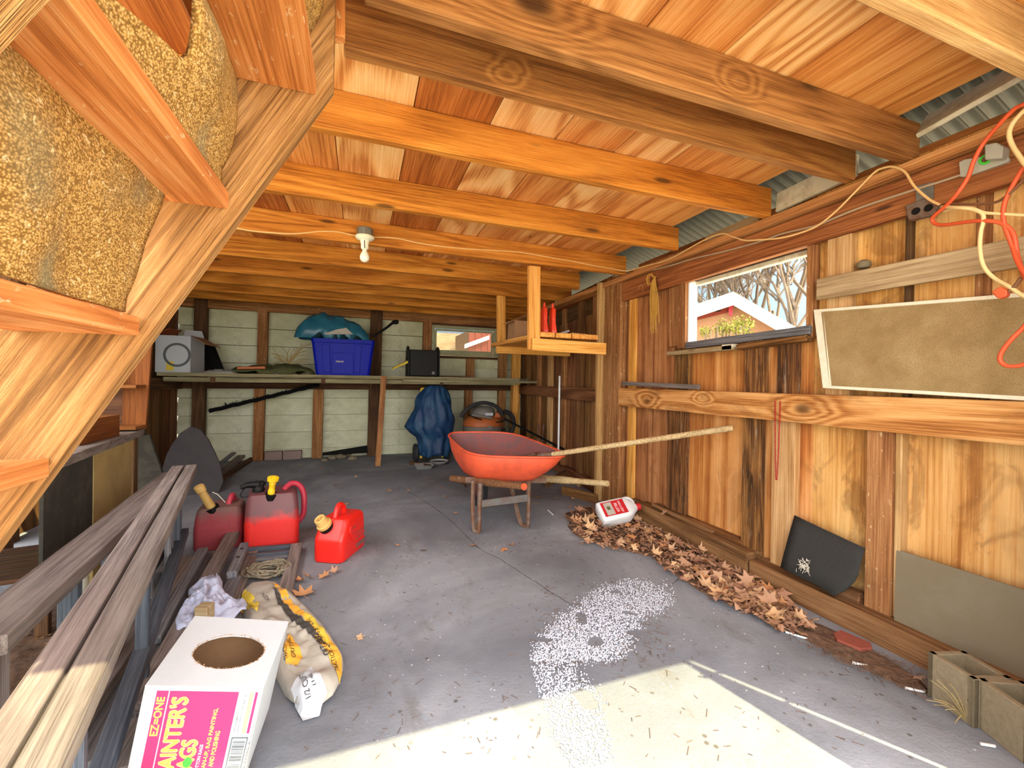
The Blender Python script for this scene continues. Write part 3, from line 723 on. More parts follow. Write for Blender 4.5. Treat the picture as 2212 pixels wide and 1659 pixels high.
# ---- window in the right wall
w1 = root('window_1', (2.12, 1.91, 1.55), 'unglazed wooden window opening in the right wall, looking out to a gable', 'window', kind='structure')
beam('window_frame', (2.15, WY1 + 0.006, WZ0), (2.15, WY1 + 0.006, WZ1), 0.018, 0.07, (0, 1, 0), M['whitetrim'], w1)
beam('window_frame', (2.11, WY0 - 0.004, WZ0 - 0.02), (2.11, WY0 - 0.004, WZ1 + 0.01), 0.035, 0.05, (0, 1, 0), M['stud'], w1)
beam('window_frame', (2.16, WY0, WZ1 - 0.015), (2.16, WY1, WZ1 - 0.015), 0.05, 0.05, (0, 0, 1), M['darkwood'], w1, rough=0.003)
beam('window_frame', (2.19, WY0, WZ1 - 0.055), (2.19, WY1, WZ1 - 0.055), 0.028, 0.04, (0, 0, 1), M['whitepaint'], w1, rough=0.002)
beam('window_sill', (2.10, 1.47, 1.328), (2.12, 2.34, 1.318), 0.045, 0.06, (0, 0, 1), M['grey'], w1, rough=0.004)
beam('window_ledge', (2.07, 1.90, 1.272), (2.07, 2.46, 1.268), 0.028, 0.07, (0, 0, 1), M['tan_board'], w1)
beam('window_ledge', (2.075, 1.47, 1.288), (2.075, 1.88, 1.27), 0.03, 0.06, (0, 0, 1), M['stud_rot'], w1, rough=0.006)
beam('ledge_block', (2.06, 1.90, 1.275), (2.06, 1.975, 1.275), 0.034, 0.05, (0, 0, 1), M['whitepaint'], w1)

# ---- back wall
wk = root('wall_back', (0.2, 6.3, 0), 'white painted clapboard back wall behind brown studs', 'wall', kind='structure')
W2 = (0.985, 1.965, 1.435, 1.865)
zs = [-0.03, 0.12, 0.345, 0.57, 0.795, 1.02, 1.245, 1.47, 1.695, 1.92, 2.15]
for z0, z1 in zip(zs, zs[1:]):
    runs = [(-2.1, 2.45)]
    if z0 < W2[3] and z1 > W2[2]: runs = [(-2.1, W2[0]), (W2[1], 2.45)]
    for (a, b) in runs:
        prism('clapboard', [(a, 6.30, z0 + 0.006), (a, 6.325, z1), (a, 6.34, z1), (a, 6.34, z0 + 0.006)], (b - a, 0, 0), M['siding'], wk, (1, 0, 0))
prism('clapboard', [(W2[0], 6.31, 1.245), (W2[1], 6.31, 1.245), (W2[1], 6.31, W2[2]), (W2[0], 6.31, W2[2])], (0, 0.02, 0), M['siding'], wk)
prism('sheathing', [(-2.1, 6.345, -0.05), (W2[0], 6.345, -0.05), (W2[0], 6.345, 2.2), (-2.1, 6.345, 2.2)], (0, 0.01, 0), M['darkwood'], wk)
prism('sheathing', [(W2[1], 6.345, -0.05), (2.5, 6.345, -0.05), (2.5, 6.345, 2.2), (W2[1], 6.345, 2.2)], (0, 0.01, 0), M['darkwood'], wk)
prism('sheathing', [(W2[0], 6.345, -0.05), (W2[1], 6.345, -0.05), (W2[1], 6.345, W2[2]), (W2[0], 6.345, W2[2])], (0, 0.01, 0), M['darkwood'], wk)
prism('sheathing', [(W2[0], 6.345, W2[3]), (W2[1], 6.345, W2[3]), (W2[1], 6.345, 2.2), (W2[0], 6.345, 2.2)], (0, 0.01, 0), M['darkwood'], wk)
def bstud(p0, p1, z0, z1, mat='darkwood', y=6.2, t=0.09):
    x0 = pY(p0, 0, y); a = pY(p0, 830, y).x; b = pY(p1, 830, y).x; lean = 0.012
    beam('stud', ((a + b) / 2 + lean * (z0 - 1.05), y + t / 2, z0), ((a + b) / 2 + lean * (z1 - 1.05), y + t / 2, z1), b - a, t, (1, 0, 0), M[mat], wk, rough=0.001)
bstud(553, 575, 1.05, 1.95, 'stud'); bstud(549, 572, 0.0, 0.95, 'stud'); bstud(677, 699, 0.0, 0.95, 'stud')
bstud(797, 823, 0.0, 2.12, 'darkwood', 6.18, 0.1); bstud(912, 930, 1.05, 1.95, 'stud'); bstud(1006, 1022, 0.0, 0.95, 'stud'); bstud(1008, 1024, 1.05, 1.4, 'stud')
bstud(415, 442, 0.0, 2.1, 'darkwood', 6.16, 0.1); bstud(1078, 1094, 0.0, 1.95, 'stud'); bstud(1106, 1124, 0.0, 1.95, 'newpine', 6.1, 0.06)
beam('rail', (-2.08, 6.22, 1.975), (2.42, 6.22, 1.955), 0.125, 0.04, (0, 0, 1), M['stud'], wk)
beam('rail', (-2.08, 6.22, 0.985), (2.42, 6.22, 0.985), 0.13, 0.05, (0, 0, 1), M['darkwood'], wk)
beam('top_plate', (-2.08, 6.24, 2.12), (2.42, 6.24, 2.10), 0.05, 0.09, (0, 0, 1), M['stud'], wk)
w2 = root('window_2', (1.475, 6.28, 1.65), 'small sage framed window low in the back wall above the shelf', 'window', kind='structure')
x0, x1, z0, z1 = W2
fy = 6.24
for (a, b, wd) in (((x0, fy, z0 + .02), (x1, fy, z0 + .02), .045), ((x0, fy, z1 - .02), (x1, fy, z1 - .02), .045)):
    beam('window_frame', a, b, wd, .03, (0, 0, 1), M['winframe'], w2)
for xx in (x0 + .02, x1 - .02): beam('window_frame', (xx, fy, z0 + .04), (xx, fy, z1 - .04), .045, .03, (1, 0, 0), M['winframe'], w2)
for zz in (z0 + .06, z1 - .06): beam('sash', (x0 + .05, fy + .012, zz), (x1 - .05, fy + .012, zz), .03, .02, (0, 0, 1), M['winframe'], w2)
for xx in (x0 + .06, x1 - .06): beam('sash', (xx, fy + .012, z0 + .07), (xx, fy + .012, z1 - .07), .03, .02, (1, 0, 0), M['winframe'], w2)
mk('pane', box_bm(x1 - x0 - .12, .003, z1 - z0 - .12), M['pane'], Matrix.Translation(((x0 + x1) / 2, fy + .02, (z0 + z1) / 2)), w2)
beam('header', (x0 - .08, 6.23, z1 + .035), (x1 + .02, 6.23, z1 + .03), .05, .05, (0, 0, 1), M['darkwood'], w2)
beam('window_sill', (x0 - .08, 6.22, z0 - .03), (x1 + .02, 6.22, z0 - .03), .03, .06, (0, 0, 1), M['darkwood'], w2)
# ---- left wall, behind the bench
wl = root('wall_left', (-1.95, 4.8, 0), 'dark left wall of boards and metal sheet', 'wall', kind='structure')
yl = [3.5, 3.9, 4.25, 4.7, 5.1, 5.5, 5.9, 6.32]
for i, (a, b) in enumerate(zip(yl, yl[1:])):
    prism('wall_board', [(-2.1, a + .002, -0.05), (-2.1, b - .002, -0.05), (-2.1, b - .002, 2.1), (-2.1, a + .002, 2.1)], (-.015, 0, 0), M['greenmetal' if i in (3, 4) else 'wallboard'], wl, (0, 0, 1))
for y in (3.55, 4.3, 5.05): beam('stud', (-2.05, y, 0), (-2.05, y, 2.05), .1, .06, (0, 1, 0), M['darkwood'], wl)
beam('rail', (-2.03, 3.5, .98), (-2.03, 6.2, .98), .13, .04, (0, 0, 1), M['darkwood'], wl)
prism('wall_board', [(-2.1, 2.5, .78), (-2.1, 3.5, .78), (-2.1, 3.5, 2.1), (-2.1, 2.5, 2.1)], (-.015, 0, 0), M['wallboard'], wl, (0, 0, 1))  # unseen panel added to shade the bench, open below for the sun
beam('top_plate', (-2.05, 2.5, 2.05), (-2.05, 6.3, 2.05), .09, .09, (0, 0, 1), M['darkwood'], wl)
# ---- front: header and the leaning door leaf behind the viewer (they shape the sunlight)
wf = root('wall_front', (1.7, .4, 1), kind='structure')
YF = .36
prism('header', [(-1.12, YF, 1.95), (2.15, YF, 1.95), (2.15, YF, 2.56), (-1.12, YF, 2.56)], (0, -.03, 0), M['stud'], wf)
prism('door_leaf', [(1.40, YF, 0.0), (1.722, YF, 0.0), (1.722, YF, 1.72)], (0, -.025, 0), M['ply_brown'], wf, (0, 0, 1))
prism('front_board', [(1.752, YF, 0.0), (2.15, YF, 0.0), (2.15, YF, 1.96), (1.752, YF, 1.96)], (0, -.025, 0), M['ply_brown'], wf, (0, 0, 1))
for z in (1.17, 1.50): beam('hinge_strap', (1.66, YF - .005, z), (1.8, YF - .005, z), .02, .01, (0, 0, 1), M['rust'], wf)
# ------------------------------------------------------------------ staircase, seen from underneath
st = root('staircase', (-0.9, 0.8, 0), 'steep wooden open staircase with mustard carpet hanging between its treads', 'staircase')
A = Vector((-0.08, 0, 1.76)); Bq = Vector((-1.085, 0, 0.0)); sdv = (A - Bq).normalized(); spn = Vector((-sdv.z, 0, sdv.x))
SW = 0.225
def stringer(y, t):
    a = A + sdv * 0.02; b = Bq
    pts = [a, b, Vector((b.x - 0.26, 0, 0)), b + spn * SW + sdv * 0.05, a + spn * SW + sdv * 0.42, Vector((a.x + 0.005, 0, a.z + 0.42 * sdv.z + 0.03))]
    pts = [Vector((p.x, y, p.z)) for p in pts]
    return prism('stringer', pts, (0, t, 0), M['stair'], st, sdv, 0.002)
stringer(1.15, 0.038); stringer(0.49, 0.045)
TR = [(1.745, -0.108), (1.44, -0.288), (1.14, -0.452), (0.84, -0.60), (0.54, -0.775), (0.24, -0.95)]
for z, x in TR:
    beam('tread', (x - 0.105, 0.536, z + 0.02), (x - 0.105, 1.15, z + 0.02), 0.21, 0.04, (1, 0, 0), M['tread'], st, bev=0.003)
prism('gap_board', [(-0.43, .54, 1.482), (-0.43, 1.148, 1.482), (-0.43, 1.148, 1.742), (-0.43, .54, 1.742)], (-.02, 0, 0), M['plank_dark'], st, (0, 1, 0))  # added board filling the carpet gap, as the roof above stays unlit
def carpet(z0, z1, x0, x1, y0, y1, seed, bulge=0.03, cut=None):
    def fn(u, v):
        ya = y0 + (cut * min(1.0, v / 0.28) ** 2 * (1 + .12 * math.sin(v * 9)) if cut else 0); y = ya + (y1 - ya) * u; z = z0 + (z1 - z0) * v
        x = x0 + (x1 - x0) * v + bulge * math.sin(PI * v) * (0.6 + 0.4 * math.sin(u * 3 + seed)) + 0.012 * noise.noise(Vector((y * 7, z * 9, seed)))
        # lower hem rolls under
        if v < 0.12: x += 0.012 * (0.12 - v) / 0.12
        return Vector((x, y + 0.02 * noise.noise(Vector((z * 8, seed, y))), z))
    return sheet('carpet', fn, 34, 22, M['carpet'], st, 0.012)
carpet(1.485, 1.74, -0.315, -0.275, 0.62, 1.125, 1.0, 0.05, 0.19)
carpet(1.185, 1.45, -0.475, -0.40, 0.55, 1.105, 2.0, 0.04)
carpet(1.085, 1.14, -0.63, -0.60, 0.55, 0.98, 3.0, 0.01)
carpet(1.79, 2.05, -0.15, -0.10, 0.55, 1.12, 4.0, 0.02)
bm = bmesh.new()
for i in range(26):
    p = Vector((-0.295 + random.uniform(-.012, .012), random.uniform(.47, .62), 1.5 + random.uniform(0, .02)))
    tube_into(bm, spline([p, p + Vector((random.uniform(-.02, .02), random.uniform(-.03, .03), random.uniform(.02, .06))), p + Vector((random.uniform(-.05, .05), random.uniform(-.05, .05), random.uniform(.0, .07)))], 3), 0.0005, 4)
mk('loose_thread', bm, M['fluff'], parent=st)
# post block nailed on the joist beside the stair
hb = prism('hanger_block', [pY(706, -60, 1.235), pY(746, -60, 1.235), pY(746, 96, 1.235), pY(711, 94, 1.235)], (0, -0.03, 0), M['tread'], None, (0, 0, 1), .002)
tag(hb, 'short orange wood block nailed upright on the joist beside the stair top', 'block')
# clear plastic bag lying on the low tread
pb, _ = heap('plastic_bag', [(-0.80, 0.42), (-0.62, 0.42), (-0.60, 0.85), (-0.615, 1.05), (-0.70, 1.1), (-0.8, 0.95)], 0.886, 0.03, M['clear'], None, 0.012, 18, 3.0)
tag(pb, 'crumpled clear plastic bag lying on a low stair tread', 'bag')

# ------------------------------------------------------------------ bulb, cables, boxes
lp = root('light_fixture', (0.03, 2.95, 1.93), 'bare white bulb in a porcelain lampholder under the ceiling joist', 'lamp')
lx, ly = pY(788, 520, 2.95).x, 2.95
lathe('junction_box', [(0, 2.035), (.05, 2.035), (.052, 2.03), (.052, 1.985), (0, 1.985)], M['galv'], Matrix.Translation((lx, ly - .012, 0)), lp, 8, False)
lathe('lampholder', [(0, 1.984), (.058, 1.984), (.06, 1.976), (.052, 1.965), (.03, 1.955), (.024, 1.93), (.024, 1.905), (.02, 1.90), (0, 1.90)], M['ceramic'], Matrix.Translation((lx, ly - .012, 0)), lp)
lathe('bulb', [(0, 1.9), (.014, 1.9), (.015, 1.885), (.022, 1.875), (.029, 1.858), (.03, 1.845), (.026, 1.83), (.015, 1.819), (0, 1.816)], M['bulb'], Matrix.Translation((lx, ly - .012, 0)), lp)
tube('pull_chain', [(lx - .002, ly - .045, 1.95), (lx - .002, ly - .042, 1.925), (lx, ly - .04, 1.90)], 0.0025, M['black'], lp, 5)

def cable(name, pts, r, mat, label, cat, group=None, n=5, staples=()):
    o = tube(name, pts, r, M[mat], None, 7, True, n)
    return tag(o, label, cat, group)
yJ = 2.985
cable('electric_cable', [pY(*p, yJ) for p in ((497, 489), (533, 497), (578, 502), (635, 505), (691, 500), (730, 501), (757, 507), (775, 509))], .0045, 'cable',
      'cream cable stapled along the ceiling joist to the left of the bulb', 'cable')
c2 = [pY(*p, yJ) for p in ((802, 512), (838, 513), (865, 516), (900, 524), (945, 531), (1013, 538), (1103, 543), (1149, 549), (1239, 565), (1284, 574), (1318, 580))]
xr = 2.022
c2 += [pX(*p, xr) for p in ((1355, 585), (1396, 574), (1445, 560), (1517, 521), (1558, 505), (1582, 511), (1608, 519), (1640, 518), (1685, 514), (1725, 504), (1765, 488), (1804, 458), (1846, 416), (1887, 374), (1907, 363), (1926, 360), (1942, 364), (1957, 374), (1975, 402), (2006, 430), (2030, 442))]
cable('electric_cable', c2, .0045, 'cable', 'cream cable running from the bulb to the right wall and looping up to the sockets', 'cable')
cable('electric_cable', [pX(*p, 2.055) for p in ((1324, 598), (1370, 588), (1421, 581), (1493, 560), (1565, 543), (1637, 523), (1686, 506), (1740, 493), (1770, 485), (1824, 462), (1880, 441), (1978, 409), (2030, 393), (2078, 377))], .005, 'cable_grey',
      'grey cable following the lower plate of the right wall to the metal box', 'cable')
# metal strip with a grey box
mb = root('switch_box', pX(2130, 350, 2.05), 'small metal mounting strip with a grey cover box at the top of the right wall', 'switch box')
q = lambda px, py, x=2.062: pX(px, py, x)
prism('mounting_strip', [q(2079, 383), q(2076, 352), q(2088, 346), q(2176, 332), q(2184, 345), q(2180, 352), q(2090, 383)], (-.012, 0, 0), M['lightmetal'], mb, (0, 1, 0))
prism('cover_box', [q(2142, 318), q(2167, 313), q(2182, 322), q(2180, 347), q(2142, 350)], (-.045, 0, 0), M['lightmetal'], mb, (0, 1, 0), .003)
Mx = frame((0, 1, 0), (0, 0, 1), pX(2128, 344, 2.045))
lathe('ring', [(.010, 0), (.017, 0), (.017, .006), (.010, .006), (.010, 0)], M['greenprint'], Mx, mb, 16)
lathe('screw', [(0, 0), (.009, 0), (.009, .005), (0, .005)], M['rust'], Mx, mb, 12)
ou = root('socket_plate', pX(2000, 455, 2.05), 'brown twin socket plate screwed under the wall plate', 'socket')
prism('plate', [q(1964, 447, 2.08), q(2008, 430, 2.08), q(2036, 446, 2.08), q(2026, 466, 2.08), q(1972, 479, 2.08)], (-.03, 0, 0), M['rust'], ou, (0, 1, 0), .003)
for px, py in ((1978, 456), (2005, 449)):
    lathe('receptacle', [(0, 0), (.014, 0), (.014, .005), (0, .006)], M['black'], frame((0, 1, 0), (0, 0, 1), pX(px, py, 2.048)), ou, 16)
gp = prism('cover_plate', [q(1980, 402, 2.064), q(2018, 393, 2.064), q(2018, 428, 2.064), q(1980, 436, 2.064)], (-.004, 0, 0), M['galv'], None, (0, 1, 0)); tag(gp, 'blank grey metal cover plate above the brown twin socket', 'cover plate')
# cords hanging at the top right
def cord(pts, r, mat, label, n=6, x0=1.98):
    P = []
    for i, p in enumerate(pts): P.append(pX(p[0], p[1], p[2] if len(p) > 2 else x0))
    o = tube('extension_cord', P, r, M[mat], None, 8, True, n)
    return tag(o, label, 'cord')
cord([(2240, 205, 1.9), (2212, 225, 1.92), (2192, 235, 1.93), (2161, 266, 1.95), (2124, 310), (2103, 349), (2091, 383), (2068, 418), (2043, 445, 2.0), (2018, 466, 2.02), (2014, 476, 2.03), (2022, 484, 2.03), (2041, 486, 2.02), (2084, 480, 2.0), (2124, 477), (2159, 481), (2182, 495), (2192, 515), (2198, 552), (2209, 587, 1.95), (2240, 640, 1.94)], .0065, 'orange_cord',
     'long orange extension cord passing over the grey cover box and socket plate')
cord([(2245, 310, 1.95), (2212, 360, 1.96), (2192, 393, 1.97), (2174, 428), (2167, 457), (2170, 486), (2178, 509), (2188, 535), (2196, 560, 1.96), (2214, 590, 1.93), (2250, 610, 1.92)], .0065, 'orange_cord', 'second orange cord twisted around the first one at the right edge')
cord([(2250, 660, 1.93), (2212, 706, 1.95), (2190, 728, 1.95), (2174, 746, 1.95), (2162, 765, 1.95), (2161, 780, 1.95), (2174, 790, 1.95), (2195, 791, 1.95), (2212, 787, 1.95), (2250, 770, 1.94)], .0065, 'orange_cord', 'loop of orange cord hanging over the window screen')
cord([(2240, 215, 1.94), (2212, 239, 1.95), (2188, 266, 1.96), (2180, 291, 1.96), (2188, 316, 1.96), (2203, 339, 1.95), (2214, 354, 1.94), (2240, 380, 1.93)], .0068, 'cream_cord', 'cream cord curving in at the top right beside the grey cover box')
cord([(2035, 447, 2.02), (2070, 449), (2100, 452), (2122, 462), (2124, 480), (2119, 500), (2117, 538), (2125, 575), (2148, 601), (2180, 619, 1.96), (2212, 640, 1.95), (2245, 650, 1.94)], .0062, 'cream_cord', 'cream cord hanging in a curve from the socket across the weathered board')
cord([(2040, 456, 2.03), (2070, 448, 2.01), (2100, 450), (2125, 459), (2160, 462), (2212, 465), (2250, 466)], .005, 'cream_cord', 'cream cord running level from the socket to the right edge')
cord([(2050, 440, 2.03), (2075, 441, 2.02), (2110, 441, 2.01), (2150, 437, 2.0), (2172, 425), (2200, 400, 1.97), (2245, 350, 1.95)], .0045, 'brown_cord', 'thin brown cord between the socket and the orange cords')
pg = root('cord_plug', pX(2166, 633, 1.96), 'red cord plug lying on the top edge of the window screen', 'plug')
prism('plug_body', [pX(a, b, 1.975) for a, b in ((2150, 632), (2168, 620), (2184, 628), (2182, 642), (2164, 647))], (-.025, 0, 0), M['orange_cord'], pg, (0, 1, 0), .003)
tube('plug_tail', [pX(2180, 630, 1.96), pX(2196, 615, 1.955), pX(2206, 600, 1.95)], .006, M['brown_cord'], pg, 7)
# ------------------------------------------------------------------ things on and along the right wall
# leaning window screen
sc = root('window_screen', (2.03, 1.0, 1.02), 'tan window screen in a white frame leaning above the knotty rail', 'screen')
TL, BL = pX(1757, 669, 2.075), pX(1777, 838, 2.035)
dT = pX(2212, 632, 2.075) - TL; dB = pX(2212, 865, 2.035) - BL
TRc, BRc = TL + dT * 1.7, BL + dB * 1.7
nrm = dT.cross(BL - TL).normalized()
def sq(u, v): return (TL * (1 - u) + TRc * u) * (1 - v) + (BL * (1 - u) + BRc * u) * v
ins = 0.035; iu = 0.03
prism('frame_side', [sq(0, 0), sq(iu * 1.3, .04), sq(iu * 1.3, .965), sq(0, 1)], nrm * .02, M['screen_frame'], sc, (0, 0, 1), .001)
prism('frame_top', [sq(0, 0), sq(1, 0), sq(1, .045), sq(iu * 1.3, .04)], nrm * .02, M['screen_frame'], sc, (0, 1, 0), .001)
prism('frame_bottom', [sq(0, 1), sq(iu * 1.3, .965), sq(1, .955), sq(1, 1)], nrm * .02, M['screen_frame'], sc, (0, 1, 0), .001)
prism('frame_side', [sq(1 - iu, .04), sq(1, 0), sq(1, 1), sq(1 - iu, .965)], nrm * .02, M['screen_frame'], sc, (0, 0, 1), .001)
prism('mesh', [sq(.03, .035), sq(.98, .035), sq(.98, .97), sq(.03, .97)], nrm * .002, M['screen'], sc, (0, 1, 0))
# pale round nest behind the weathered board
o = lathe('wasp_nest', [(0, -.02), (.022, -.012), (.028, 0), (.024, .014), (.012, .022), (0, .025)], M['hardboard'], Matrix.Translation(pX(1866, 573, 2.11)), None, 18)
tag(o, 'pale rounded paper nest stuck on the wall above the weathered board', 'nest')
# bunch of straw twine on a nail
tw = bmesh.new()
top = pX(1415, 598, 2.045); o0 = top
tube_into(tw, [Vector((.03, 0, .004)), Vector((-.02, 0, 0))], .003, 6)
for i in range(46):
    a = random.uniform(-.035, .03); b = random.uniform(-.02, .02); L = random.uniform(.24, .42) if i > 8 else random.uniform(.1, .2)
    tube_into(tw, spline([Vector((0, a * .2, 0)), Vector((-.012 + b * .4, a * .6, -.05)), Vector((-.006 + b, a, -.16)), Vector((b, a + random.uniform(-.018, .018), -L))], 4), .0016, 4)
for i in range(9):
    a = random.uniform(0, .04); tube_into(tw, spline([Vector((-.01, .0, -.01)), Vector((-.014, .02 + a, .03)), Vector((-.014, .05 + a, .0)), Vector((-.01, .045 + a * .6, -.05)), Vector((-.008, .02, -.03))], 4), .0018, 4)
for i in range(6):
    tube_into(tw, spline([Vector((-.016, .02, -.045 - i * .003)), Vector((-.022, 0, -.05 - i * .003)), Vector((-.016, -.022, -.045 - i * .003))], 4), .002, 4)
tw = mk('twine_bunch', tw, M['straw'], Matrix.Translation(o0), None, True); tag(tw, 'hank of straw coloured twine hanging from the top plate left of the window', 'twine')
# red bead necklace hanging over the rail, small beads near the pillar
bm = bmesh.new(); L = []
for s in (-1, 1):
    for i in range(44):
        t = i / 43; L.append((Vector((0, s * (.012 * (1 - t) ** .6 + .002) , -t * .40)), t))
for p, t in L:
    b = bmesh.new(); bmesh.ops.create_icosphere(b, subdivisions=1, radius=.0048); bmesh.ops.translate(b, vec=p, verts=b.verts[:]); join(bm, b)
nk = mk('bead_necklace', bm, M['bead'], Matrix.Translation(pX(1680, 868, 2.035)), None, True); tag(nk, 'string of small red beads hanging over the knotty rail', 'necklace')
bm = bmesh.new()
for i in range(9):
    a = i / 8 * PI; p = Vector((0, .03 * math.cos(a), .022 * math.sin(a) - (.03 if i > 6 else 0)))
    b = bmesh.new(); bmesh.ops.create_icosphere(b, subdivisions=1, radius=.0045); bmesh.ops.translate(b, vec=p, verts=b.verts[:]); join(bm, b)
tube_into(bm, [Vector((0, .03 * math.cos(i / 8 * PI), .022 * math.sin(i / 8 * PI) - (.03 if i > 6 else 0))) for i in range(9)], .0015, 5)
o = mk('bead_string', bm, M['beadtan'], Matrix.Translation(pX(1384, 622, 2.055)), None, True); tag(o, 'tiny loop of pinkish beads pinned beside the pillar top', 'beads')
# loose grey stick lying on the rail
o = beam('grey_stick', pX(1346, 828, 2.06), pX(1510, 836, 2.03), .03, .025, (0, 0, 1), M['brown_grey'], None); tag(o, 'short grey wooden stick lying on the knotty rail beside the pillar', 'stick')
# roofing felt square leaning on the sill
fe = [pX(1716, 1113, 2.085), pX(1868, 1184, 2.06), pX(1856, 1240, 2.035), pX(1846, 1258, 2.02), pX(1826, 1275, 2.0), pX(1800, 1287, 1.985), pX(1760, 1262, 1.99), pX(1684, 1226, 2.0)]
def felt():
    c = sum(fe, Vector()) / len(fe); bm = bmesh.new()
    lo = [bm.verts.new(p - c) for p in fe]; f = bm.faces.new(lo)
    bmesh.ops.triangulate(bm, faces=[f]); bmesh.ops.subdivide_edges(bm, edges=bm.edges[:], cuts=3, use_grid_fill=True)
    for v in bm.verts: v.co.x += .006 * noise.noise(v.co * 9)
    o = mk('roofing_felt', bm, M['felt'], Matrix.Translation(c), None, True)
    m = o.modifiers.new('thickness', 'SOLIDIFY'); m.thickness = .006; return o
tag(felt(), 'black roofing felt square leaning between the wall and the sill', 'felt sheet')
bm = bmesh.new()
for i in range(60):
    p = Vector((0, random.gauss(0, .014), random.gauss(0, .016)))
    tube_into(bm, [p, p + Vector((-.004, random.uniform(-.02, .02), random.uniform(-.02, .02)))], .0009, 4)
cw = mk('cobweb_tuft', bm, M['fluff'], Matrix.Translation(pX(1738, 1222, 1.99)), None); tag(cw, 'small white cobweb tuft stuck on the black felt square', 'cobweb')
# grey hardboard leaning at the lower right
hb2 = prism('hardboard_sheet', [pX(1936, 1187, 2.085), pX(1931, 1340, 2.055), Vector((2.05, .3, .10)), Vector((2.085, .3, .385))], (.006, 0, 0), M['hardboard'], None, (0, 1, 0)); tag(hb2, 'grey brown hardboard sheet standing on the sill at the lower right', 'board')
# cinder blocks
def cinder(a, b, inner, label):
    r = root('cinder_block', (a + b) / 2, label, 'cinder block', 'cinder blocks by the right sill')
    d = (b - a); d.z = 0; L = d.length; d.normalize(); n = Vector((d.y, -d.x, 0))
    if n.x < 0: n = -n
    Hh, Wd, t = .152, .13, .02
    Mx = frame(d, n, Vector((a.x, a.y, 0)) + d * (L / 2) + n * (Wd / 2) + Vector((0, 0, Hh / 2)))
    b1 = bmesh.new()
    for (cx_, cy_, sx_, sy_) in ((0, -Wd / 2 + t / 2, L, t), (0, Wd / 2 - t / 2, L, t), (-L / 2 + t / 2, 0, t, Wd), (L / 2 - t / 2, 0, t, Wd)):
        box_bm(sx_, sy_, Hh, .0025, b1, Matrix.Translation((cx_, cy_, 0)))
    mk('shell', b1, M['blockm'], Mx, r)
    mk('core_floor', box_bm(L - t, Wd - t, .006), M['debris'], Mx @ Matrix.Translation((0, 0, -Hh / 2 + .02)), r)
    return r
f1, f2 = pZ(2002, 1502, 0), pZ(2102, 1574, 0); f3, f4 = pZ(2108, 1568, 0), pZ(2225, 1662, 0)
cinder(f1, f2, 1, 'cinder block with dried weed in front, farther of two by the sill')
cinder(f3, f4, 1, 'cinder block at the lower right corner of the photo, nearer of two')
# dried weed and curled leaf at the block
bm = bmesh.new(); wbp = pZ(2098, 1558, 0) + Vector((-.02, 0, 0))
for i in range(22):
    e = Vector((random.uniform(-.09, .03), random.uniform(-.01, .07), random.uniform(.02, .13)))
    tube_into(bm, spline([Vector((0, 0, .002)), e * .5 + Vector((0, 0, .02)), e], 4), .0011, 4)
o = mk('dried_weed', bm, M['twig'], Matrix.Translation(wbp), None); tag(o, 'tuft of dried straw coloured weed in front of the cinder blocks', 'weed')
# broken brick in the leaf mould
o = prism('brick_fragment', [pZ(*p, .006) for p in ((1800, 1378), (1815, 1370), (1880, 1398), (1885, 1410), (1858, 1412), (1808, 1392))], (0, 0, .02), M['brickred'], None, (0, 1, 0), .002); tag(o, 'flat red brick fragment in the leaf mould below the hardboard', 'brick')
# white jug lying on its side
a0, a1 = Vector((1.67, 2.72, .08)), Vector((1.955, 2.66, .135))
ju = root('plastic_jug', a0, 'white plastic jug with a red label lying on the leaves by the right sill', 'jug')
ax = (a1 - a0).normalized(); up = Vector((-.35, -.5, .80)); JM = frame(ax, up, a0)
JM = frame(ax, (up - ax * up.dot(ax)).normalized(), a0)
def jsec(x, w, h, r, cy=0): return [Vector((x, q.y + cy, q.x)) for q in rrect(w, h, r, 5)]
# local x = along jug, y = label normal (thickness), z = width
secs = [jsec(0, .15, .085, .02), jsec(.006, .17, .10, .025), jsec(.03, .175, .105, .025), jsec(.19, .175, .105, .025), jsec(.215, .165, .10, .025), jsec(.25, .12, .085, .03), jsec(.275, .07, .065, .03), jsec(.29, .05, .05, .024)]
mk('jug_body', loft_bm(secs), M['jug'], JM, ju, True, 50)
lathe('cap', [(0, .0), (.026, 0), (.026, .03), (.022, .034), (0, .034)], M['redprint'], JM @ Matrix.Translation((.288, 0, 0)) @ Matrix.Rotation(PI / 2, 4, 'Y'), ju, 18)
tube('handle', [JM @ Vector(p) for p in ((.20, .0, -.085), (.235, .0, -.098), (.27, .0, -.088), (.285, 0, -.055), (.283, 0, -.03))], .013, M['jug'], ju, 8, True, 4)
yl_ = .0535
lab = bmesh.new()
def lq(x, z, dy=0): return Vector((x, yl_ + dy, z))
def rect_into(bm, x0_, x1_, z0_, z1_, fn):
    v = [bm.verts.new(fn(x0_, z0_)), bm.verts.new(fn(x1_, z0_)), bm.verts.new(fn(x1_, z1_)), bm.verts.new(fn(x0_, z1_))]; bm.faces.new(v)
rect_into(lab, .025, .20, -.062, .062, lambda x, z: lq(x, z)); lb = mk('label', lab, M['redprint'], JM, ju)
pm = bmesh.new(); rect_into(pm, .045, .105, -.054, .054, lambda x, z: lq(x, z, .0006)); mk('label_picture', pm, M['bag'], JM, ju)
pm = bmesh.new(); rect_into(pm, .06, .085, -.02, .01, lambda x, z: lq(x, z, .001)); mk('label_picture', pm, M['moss'], JM, ju)
pm = bmesh.new(); text_into(pm, "WEED & GRASS", lambda x, y: lq(.155 + y, .05 - x, .0008), .1, .016); text_into(pm, "KILLER", lambda x, y: lq(.122 + y, .04 - x, .0008), .08, .02); mk('lettering', pm, M['whiteprint'], JM, ju)

